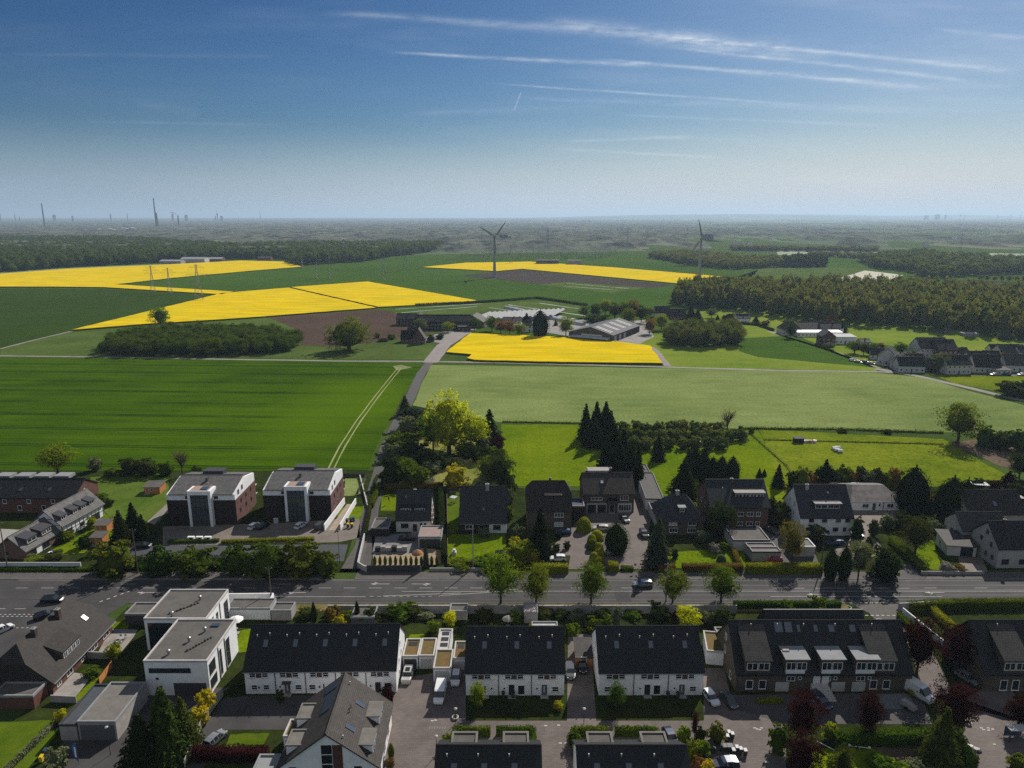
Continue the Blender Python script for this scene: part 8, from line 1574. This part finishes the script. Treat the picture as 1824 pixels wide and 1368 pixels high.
street_lamp(812, 1288, 1261, 'small street lamp with pale head by the left hedge angle'); street_lamp(1040, 1288, 1261, 'small street lamp with pale head by the right hedge angle'); street_lamp(1386, 1325, 1299, 'dark street lamp beside the first red maple', dark=True, arm=-.5); street_lamp(1739, 1372, 1337, 'black ball lamp at the lower right corner', ball=True, dark=True); street_lamp(197, 1345, 1294, 'white-headed lamp beside the blue flag'); street_lamp(605, 1003, 945, 'thin lamp post at the mouth of the slate lane', dark=True)
street_lamp(778, 1345, 1310, 'thin post lamp at the left end of the lower roofs')
for px, py, top, lab in ((602, 1004, 986, 'triangular give-way sign seen from behind at the lane mouth'), (1600, 1075, 1055, 'small road sign at the turning beside the hedge end'), (1131, 1020, 1004, 'small round sign at the driveway entrance')):
 g = G(px, py); h = HT(px, py, top); t = thing('road_sign', lab, 'road sign', (g.x, g.y, .1)); b = MB(); b.beam((0, 0, 0), (0, 0, h), .035, 6); b.build('post', M_metal, t); b = MB(); b.hexa([(-.45, -.02, h - .1), (0, -.02, h - .9), (.45, -.02, h - .1)], [(-.45, .02, h - .1), (0, .02, h - .9), (.45, .02, h - .1)]) if 'tri' in lab else b.beam((0, -.02, h - .35), (0, .02, h - .35), .36, 14); b.build('sign_plate', M_conc, t)
# blue flag
t = thing('beach_flag', 'tall blue and white beach flag in front of the gravel roofed garage', 'flag', (*G2(141, 1362), .03)); b = MB(); b.beam((0, 0, 0), (0, 0, 3.9), .03, 5); b.build('flag_pole', M_fd, t)
b = MB(); pr = [(.03, .6), (.25, .7), (.62, 1.6), (.80, 2.8), (.75, 3.5), (.4, 3.9), (.03, 3.95)]
b.hexa([(-x, -.015, z) for x, z in pr], [(-x, .015, z) for x, z in pr]); b.build('flag_cloth', mat('flag_blue', (.045, .13, .30), rough=.7), t)
b = MB(); b.box(-.42, -.16, -.03, .03, 1.4, 3.3); b.build('flag_print', M_fw, t)
# parasol, tables
def parasol(px, py, r, h, m, label, z=0.0):
 t = thing('parasol', label, 'parasol', (*G2(px, py), .03)); b = MB(); b.beam((0, 0, 0), (0, 0, h), .035, 6); b.build('pole', M_lightc, t); c = MB(); c.lathe([(r, h - .75), (r * .55, h - .32), (.05, h)], 8); c.lathe([(r - .03, h - .78), (r - .02, h - .74)], 8); c.build('canopy', m, t); q = MB(); q.lathe([(.35, 0), (.35, .1), (.08, .16)], 8); q.build('base', M_conc, t)
parasol(421, 1120, 1.7, 2.9, M_render, 'big round white parasol between villa and five-door terrace'); parasol(589, 1101, 1.3, 2.4, M_roofg, 'grey parasol behind the five-door terrace'); parasol(905, 1114, 1.3, 2.3, M_conc, 'flat grey parasol behind the left three-door terrace')
def table_set(px, py, label, z=.05, m=None, n=4):
 t = thing('garden_table', label, 'garden furniture', (*G2(px, py), z)); b = MB(); b.box(-.8, .8, -.45, .45, .70, .75); b.build('table_top', m or M_conc, t)
 for sx in (-.7, .7):
  for sy in (-.35, .35): q = MB(); q.box(sx - .03, sx + .03, sy - .03, sy + .03, 0, .70); q.build('leg', M_fd, t)
 for i, (cx, cy0) in enumerate(((-.5, -.9), (.5, -.9), (-.5, .9), (.5, .9))[:n]):
  c = thing('garden_chair', 'garden chair at the %s, %s' % (label.split(' ', 1)[1][:60], ('near left', 'near right', 'far left', 'far right')[i]), 'garden chair', (*(Vector(G2(px, py)) + Vector((cx, cy0))), z)); q = MB(); q.box(-.24, .24, -.24, .24, .42, .47); q.build('seat', M_lightc, c); s_ = 1 if cy0 > 0 else -1; q = MB(); q.box(-.24, .24, s_ * .24 - .02, s_ * .24 + .02, .47, .9); q.build('backrest', M_lightc, c)
  for sx in (-.2, .2):
   for sy in (-.2, .2): q = MB(); q.box(sx - .02, sx + .02, sy - .02, sy + .02, 0, .42); q.build('leg', M_fd, c)
table_set(215, 1142, 'grey garden table on the upper terrace'); table_set(420, 1133, 'small table under the white parasol', n=2); table_set(93, 988, 'white table by the low brick house', m=M_render, n=3)
# wheelie bins
M_bin = mat('bin_grey', (.045, .047, .05), rough=.5); M_lid = mat('bin_lid_pale', (.52, .51, .49), rough=.45); M_yel = mat('bin_yellow', (.62, .46, .02), rough=.5); M_blu = mat('bin_blue', (.03, .06, .16), rough=.5)
def bin_(px, py, label, lid=None, big=False, rz=0.0, group='wheelie bins beside the dark estate car', body=None, loc=None, s=1.0):
 t = thing('wheelie_bin', label, 'bin', (*(loc or G2(px, py)), .04), rz, group, (s * (2.0 if big else 1), s * (1.3 if big else 1), s * 1.05)); b = MB(); b.hexa([(-.22, -.26, .08), (.22, -.26, .08), (.22, .22, .08), (-.22, .22, .08)], [(-.30, -.34, .98), (.30, -.34, .98), (.30, .32, .98), (-.30, .32, .98)]); b.build('bin_body', body or M_bin, t)
 q = MB(); q.hexa([(-.31, -.37, .98), (.31, -.37, .98), (.31, .36, .98), (-.31, .36, .98)], [(-.26, -.32, 1.04), (.26, -.32, 1.04), (.26, .34, 1.13), (-.26, .34, 1.13)]); q.build('lid', lid or M_lid, t); q = MB(); q.beam((-.3, .36, 1.0), (.3, .36, 1.0), .03, 5); q.build('handle', M_black, t)
 for sx in (-.24, .24): w_ = MB(); w_.beam((sx - .04, .22, .1), (sx + .04, .22, .1), .1, 8); w_.build('wheel', M_tyre, t)
for px, py, lab, lid, big in ((1298, 1313, 'pale-lidded bin of the upper three, rear', M_lid, 0), (1295, 1320, 'pale-lidded bin of the upper three, front left', M_lid, 0), (1304, 1316, 'pale-lidded bin of the upper three, right', M_lid, 0), (1264, 1332, 'large grey bin beside the olive bush, rear', M_bin, 1), (1268, 1340, 'large grey bin beside the olive bush, front', M_bin, 1), (1289, 1338, 'grey-lidded bin of the pair above the dark estate, left', M_bin, 1), (1299, 1338, 'grey-lidded bin of the pair above the dark estate, right', M_bin, 1), (1312, 1340, 'white-lidded bin, largest of the lower group', M_render, 0), (1306, 1345, 'small white-lidded bin closest to the dark estate', M_render, 0), (1319, 1343, 'white-lidded bin in the middle of the lower group', M_lid, 0), (1327, 1346, 'white-lidded bin farthest right', M_lid, 0)): bin_(px, py, lab, lid, big)
bin_(75, 1357, 'yellow-sided bin by the lower left hedge', M_yel, body=M_yel, group='household bins at the lower left'); bin_(82, 1345, 'grey-blue bin by the lower left hedge', M_blu, group='household bins at the lower left')
for i, (px, py, l_) in enumerate(((618, 932, M_bin), (625, 930, M_blu), (630, 929, M_blu), (620, 940, M_yel), (627, 940, M_yel))): bin_(px, py, ('dark bin by the ramp wall', 'blue-lidded bin behind the yellow ones, left', 'blue-lidded bin behind the yellow ones, right', 'yellow-lidded bin near the lane, left', 'yellow-lidded bin near the lane, right')[i], l_, group='bins beside the ramp', s=1.15)
for i in range(5): bin_(0, 0, ('black bin at the first terrace door', 'black bin before the middle terrace, left', 'black bin before the middle terrace, right', 'black bin before the right terrace, left', 'black bin before the right terrace, right')[i], M_black, group='black bins in front of the terraces', loc=((-28, 113.6), (-1.6, 113.6), (.2, 113.6), (28.6, 113.5), (30.4, 113.5))[i])
for i, px in enumerate((341, 356, 371)):
 t = thing('air_unit', ('white air unit in the low hedge, left of three', 'white air unit in the low hedge, middle of three', 'white air unit in the low hedge, right of three')[i], 'air unit', (*G2(px, 964), .02), 0, 'white air units in the low hedge'); b = MB(); b.box(-.9, .9, -.4, .4, .1, 1.35); b.build('casing', M_render, t); b = MB(); b.box(-1, 1, -.5, .5, 0, .1); b.build('plinth', M_conc, t); f = MB(); f.beam((.1, -.44, .75), (.1, -.405, .75), .48, 14); f.build('fan_grille', M_fd, t)
t = thing('meter_cabinet', 'pale cabinet between the black and white cars in the parking yard', 'cabinet', (*G2(492, 932), .05)); b = MB(); b.box(-.6, .6, -.3, .3, 0, 1.5); b.build('cabinet_body', M_lightc, t); b = MB(); b.box(-.02, .02, -.32, -.3, .1, 1.4); b.box(.15, .2, -.33, -.3, .7, .85); b.build('cabinet_door', M_conc, t)
for nm, cat, px, py, lab in (('statue_plinth', 'garden ornament', 809, 988, 'pale stone urn on a square plinth on the pole lawn'),):
 t = thing(nm, lab, cat, (*G2(px, py), .03)); b = MB(); b.box(-.6, .6, -.6, .6, 0, .9); b.build('plinth', M_lightc, t); b = MB(); b.lathe([(.2, .9), (.45, 1.2), (.4, 1.5), (.15, 1.6)], 10); b.build('urn', M_render, t)
t = thing('garden_swing', 'white slatted swing seat beside the wide dark roof house', 'swing seat', (*G2(808, 895), .05), R(-25)); b = MB()
for i in range(6): b.box(-1.0, 1.0, -.9 + i * .32, -.75 + i * .32, 1.75, 1.82)
b.build('canopy_slats', M_render, t); b = MB()
for sx in (-.95, .95): b.beam((sx, -.9, 0), (sx, -.2, 1.8), .04, 5); b.beam((sx, .8, 0), (sx, .1, 1.8), .04, 5)
b.box(-.85, .85, -.3, .35, .45, .52); b.build('swing_frame', M_fd, t)
t = thing('trampoline', 'small black framed trampoline behind the brown hedge', 'trampoline', (*G2(766, 860), .03)); b = MB(); b.lathe([(1.7, .75), (1.7, .82), (.01, .80)], 16); b.build('jump_mat', M_black, t); b = MB()
for i in range(6): a = i * 1.047; b.beam((1.65 * math.cos(a), 1.65 * math.sin(a), 0), (1.65 * math.cos(a), 1.65 * math.sin(a), 2.4), .04, 5)
tag(b.build('net_post', M_fd, t), kind='stuff'); b = MB(); b.lathe([(1.75, .68), (1.75, .80)], 16); b.build('frame_ring', M_lightc, t)
t = thing('garden_flag', 'small red flag on the lawn beside the black-roofed house', 'flag', (*G2(694, 898), .05)); b = MB(); b.beam((0, 0, 0), (0, 0, 3.2), .03, 5); b.build('flag_pole', M_fd, t); b = MB(); b.box(-.45, -.03, -.02, .02, 1.2, 2.4); b.build('flag_cloth', mat('flag_red', (.42, .05, .06), rough=.8), t)
t = thing('fire_pit', 'round dark fire pit on the dry lawn', 'fire pit', (*G2(829, 817), .03)); b = MB(); b.lathe([(1.1, 0), (1.2, .3), (.8, .4), (.7, .15), (0.01, .12)], 12); b.build('stone_ring', M_roofg, t); b = MB(); b.beam((-.4, 0, .25), (.4, .1, .3), .08, 5); b.beam((0, -.4, .3), (0, .4, .35), .08, 5); b.build('logs', M_bark, t)
# rolls of pallets and stones in the sand garden
t = thing('stacked_blocks', 'row of grey wrapped pallets in the sand garden', 'building material', (*G2(697, 982), .05)); 
for i in range(6): b = MB(); x = -4.2 + i * 1.45; b.box(x, x + 1.25, -.6, .6, .15, 1.2 + .3 * (i % 2)); b.build('pallet_load', M_conc if i % 3 else M_roofg, t)
b = MB(); b.lathe([(1.6, 0), (1.1, .5), (.4, .95), (.02, 1.1)], 12); o = b.build('earth_heap', mat('orange_earth', (.36, .17, .08), rough=1, noise=.2, nscale=2), None, (*G2(744, 986), .04)); tag(o, 'small orange heap of earth in the sand garden', 'earth heap')
# bale row and sheep feeders on the meadow
for i, (px, py) in enumerate(((1486, 801), (1490, 804), (1496, 806), (1492, 800))):
 t = thing('wrapped_bale', ('white wrapped bale on the meadow, left of four', 'white wrapped bale on the meadow, front of four', 'white wrapped bale on the meadow, right of four', 'white wrapped bale on the meadow, rear of four')[i], 'bale', (*G2(px, py), .03), rnd.uniform(-.3, .3), 'white bales on the flower meadow'); b = MB(); b.beam((-.9, 0, .62), (.9, 0, .62), .62, 12); b.build('bale_wrap', M_render, t, smooth=False)
 b = MB(); b.beam((-.92, 0, .62), (-.90, 0, .62), .5, 12); b.build('bale_end', M_lightc, t)
t = thing('animal_shelter', 'small grey field shelter on the flower meadow', 'field shelter', (*G2(1422, 788), .03)); b = MB(); b.box(-1.8, 1.8, -1, 1, 0, 1.8); b.build('wall', M_roofg, t); b = MB(); b.hexa([(-2, -1.3, 1.8), (2, -1.3, 1.8), (2, 1.2, 2.1), (-2, 1.2, 2.1)], [(-2, -1.3, 1.9), (2, -1.3, 1.9), (2, 1.2, 2.2), (-2, 1.2, 2.2)]); b.build('roof', M_flat, t)
for i, (px, c_) in enumerate(((1432, M_render), (1437, M_lightc), (1443, mat('tub_red', (.5, .25, .2))), (1451, M_render))): t = thing('water_tub', ('white tub beside the field shelter', 'pale tub next to the reddish one', 'reddish tub on the meadow', 'white tub farthest from the field shelter')[i], 'trough', (*G2(px, 788), .03)); b = MB(); b.lathe([(.7, 0), (.8, .9), (.7, .95)], 10); b.build('tub', c_, t); b = MB(); b.lathe([(.66, .90), (.02, .91)], 10); b.build('water', M_glass, t)
t = thing('poly_tunnel', 'small translucent garden tunnel in the orchard', 'poly tunnel', (*G2(1253, 794), .03)); b = MB()
for i in range(8):
 a0, a1 = math.pi * i / 8, math.pi * (i + 1) / 8; b.poly([(-3.5, -1.5 * math.cos(a0), 1.9 * math.sin(a0)), (3.5, -1.5 * math.cos(a0), 1.9 * math.sin(a0)), (3.5, -1.5 * math.cos(a1), 1.9 * math.sin(a1)), (-3.5, -1.5 * math.cos(a1), 1.9 * math.sin(a1))])
b.poly([(3.5, -1.5 * math.cos(math.pi * i / 8), 1.9 * math.sin(math.pi * i / 8)) for i in range(9)]); b.build('tunnel_cover', mat('tunnel_film', (.45, .48, .47), rough=.25, spec=.8), t); b = MB(); b.box(-3.55, -3.5, -.5, .5, 0, 1.7); b.build('door', M_fd, t)
# allotment litter in the far right garden
for i, (x_, lab, m_) in enumerate(((1742, 'white garden parasol folded flat in the far right garden', M_render), (1803, 'pale striped greenhouse roof in the far right garden', M_lightc))):
 t = thing('greenhouse' if i else 'garden_canopy', lab, 'greenhouse' if i else 'canopy', (*G2(x_, (872, 895)[i]), .03), R(-12)); b = MB(); b.box(-2.6, 2.6, -1.6, 1.6, 2.0, 2.12); b.build('roof', m_, t); b = MB()
 for k in range(8): b.box(-2.6 + k * .7, -2.45 + k * .7, -1.62, 1.62, 2.125, 2.16)
 b.build('roof_slats', M_fd, t)
 for sx in (-2.5, 2.5):
  for sy in (-1.5, 1.5): b = MB(); b.box(sx - .05, sx + .05, sy - .05, sy + .05, 0, 2.0); b.build('post', M_fd, t)
# garden bench, seesaw at the lower right
t = thing('playground_seesaw', 'white seesaw beam on the lower right lawn', 'seesaw', (*G2(1530, 1336), .04), R(-6)); b = MB(); b.beam((-1.7, 0, .7), (1.7, 0, .45), .07, 6); b.build('beam', M_render, t); b = MB(); b.beam((0, 0, 0), (0, 0, .55), .09, 6); b.build('stand', M_conc, t)
for sx, zz in ((-1.6, .75), (1.6, .5)): b = MB(); b.lathe([(.05, zz - .1), (.24, zz), (.2, zz + .2), (.05, zz + .25)], 8, sx, 0); b.build('seat', M_render, t)
t = thing('white_slide', 'white narrow garden rail on the lower right lawn', 'rail', (*G2(1470, 1336), .04), R(-40)); b = MB(); b.beam((-1.4, 0, .9), (1.4, 0, .7), .06, 6); b.build('rail', M_render, t); b = MB(); b.beam((-1.3, 0, 0), (-1.3, 0, .9), .05, 5); b.build('post', M_render, t); b = MB(); b.beam((1.3, 0, 0), (1.3, 0, .7), .05, 5); b.build('post', M_render, t)
t = thing('road_plate', 'white oblong plates at the kerb by the ball lamp', 'box', (*G2(1733, 1335), .04), R(-35)); b = MB(); b.box(-.9, -.05, -.35, .35, 0, .5); b.build('box', M_render, t); b = MB(); b.box(.05, .9, -.35, .35, 0, .4); b.build('box', M_lightc, t)
for i, (px, py) in enumerate(((1724, 1290), (811, 1280))):
 t = thing('planter', ('pale round planter under the red maple', 'small pale planter at the paved street corner')[i], 'planter', (*G2(px, py), .04)); b = MB(); b.lathe([(.5, 0), (.62, .35), (.45, .4), (.4, .3), (.02, .28)], 12); b.build('pot', M_lightc, t); o = link('plant', PROTO['bush'][0][0], t, (0, 0, .28), 0, (.9, .9, .4)); o.material_slots[0].link = 'OBJECT'; o.material_slots[0].material = L_green
t = thing('bus_shelter', 'glass shelter with pale roof at the lower right edge', 'shelter', (*G2(1808, 1318), .04)); b = MB(); b.box(-1.6, 1.6, -.8, .8, 2.3, 2.42); b.build('roof', M_lightc, t); b = MB(); b.box(-1.5, 1.5, .72, .76, .2, 2.3); b.build('glass_wall', M_sky, t)
for sx in (-1.5, 1.5): b = MB(); b.box(sx - .05, sx + .05, -.7, -.6, 0, 2.3); b.build('post', M_fd, t)
# marks on the paved street
mk = MB()
for px, py in ((1344, 1297), (1349, 1299), (1353, 1300), (1356, 1297), (1748, 1297), (1752, 1300), (1760, 1297), (1761, 1301), (1768, 1299), (1771, 1326), (1366, 1358), (972, 1293), (995, 1292), (998, 1324), (1008, 1324), (954, 1324), (770, 1284), (776, 1283)):
 x, y = G2(px, py); mk.poly([(x - .28, y - .13, .05), (x + .22, y - .15, .05), (x + .3, y + .12, .05), (x - .2, y + .16, .05)])
tag(mk.build('road_marking', M_white), kind='structure')
mk = MB()
for i in range(7):
 x, y = G2(765 + i * 4.6, 1297); mk.poly([(x - .05, y - .3, .05), (x + .05, y - .3, .05), (x + .05, y + .3, .05), (x - .05, y + .3, .05)]); mk.poly([(x + .05, y + .2, .05), (x + .3, y + .2, .05), (x + .3, y + .3, .05), (x + .05, y + .3, .05)])
tag(mk.build('road_marking', mat('worn_paint', (.26, .24, .22))), kind='structure')
# ---------------------------------------------------------------- haze: one box of even air round the whole place
def build_haze():
 m = bpy.data.materials.new('haze_air'); m.use_nodes = True; t = m.node_tree; t.nodes.clear()
 pv = t.nodes.new('ShaderNodeVolumePrincipled'); out = t.nodes.new('ShaderNodeOutputMaterial')
 pv.inputs['Color'].default_value = HAZE_COLOR; pv.inputs['Density'].default_value = HAZE_DENSITY
 pv.inputs['Anisotropy'].default_value = HAZE_ANISO
 t.links.new(pv.outputs[0], out.inputs['Volume'])
 x0, x1, y0, y1, z0, z1 = -46000, 46000, -1500, 46000, -1.0, HAZE_TOP
 me = bpy.data.meshes.new('haze')
 me.from_pydata([(x, y, z) for z in (z0, z1) for (x, y) in ((x0, y0), (x1, y0), (x1, y1), (x0, y1))], [],
     [(0, 3, 2, 1), (4, 5, 6, 7), (0, 1, 5, 4), (1, 2, 6, 5), (2, 3, 7, 6), (3, 0, 4, 7)])
 me.materials.append(m); o = bpy.data.objects.new('haze', me); COL.objects.link(o); o['kind'] = 'stuff'
 return o
HAZE_COLOR = (0.60, 0.80, 1.0, 1); HAZE_DENSITY = 0.00007; HAZE_ANISO = 0.25; HAZE_TOP = 255.0
build_haze()
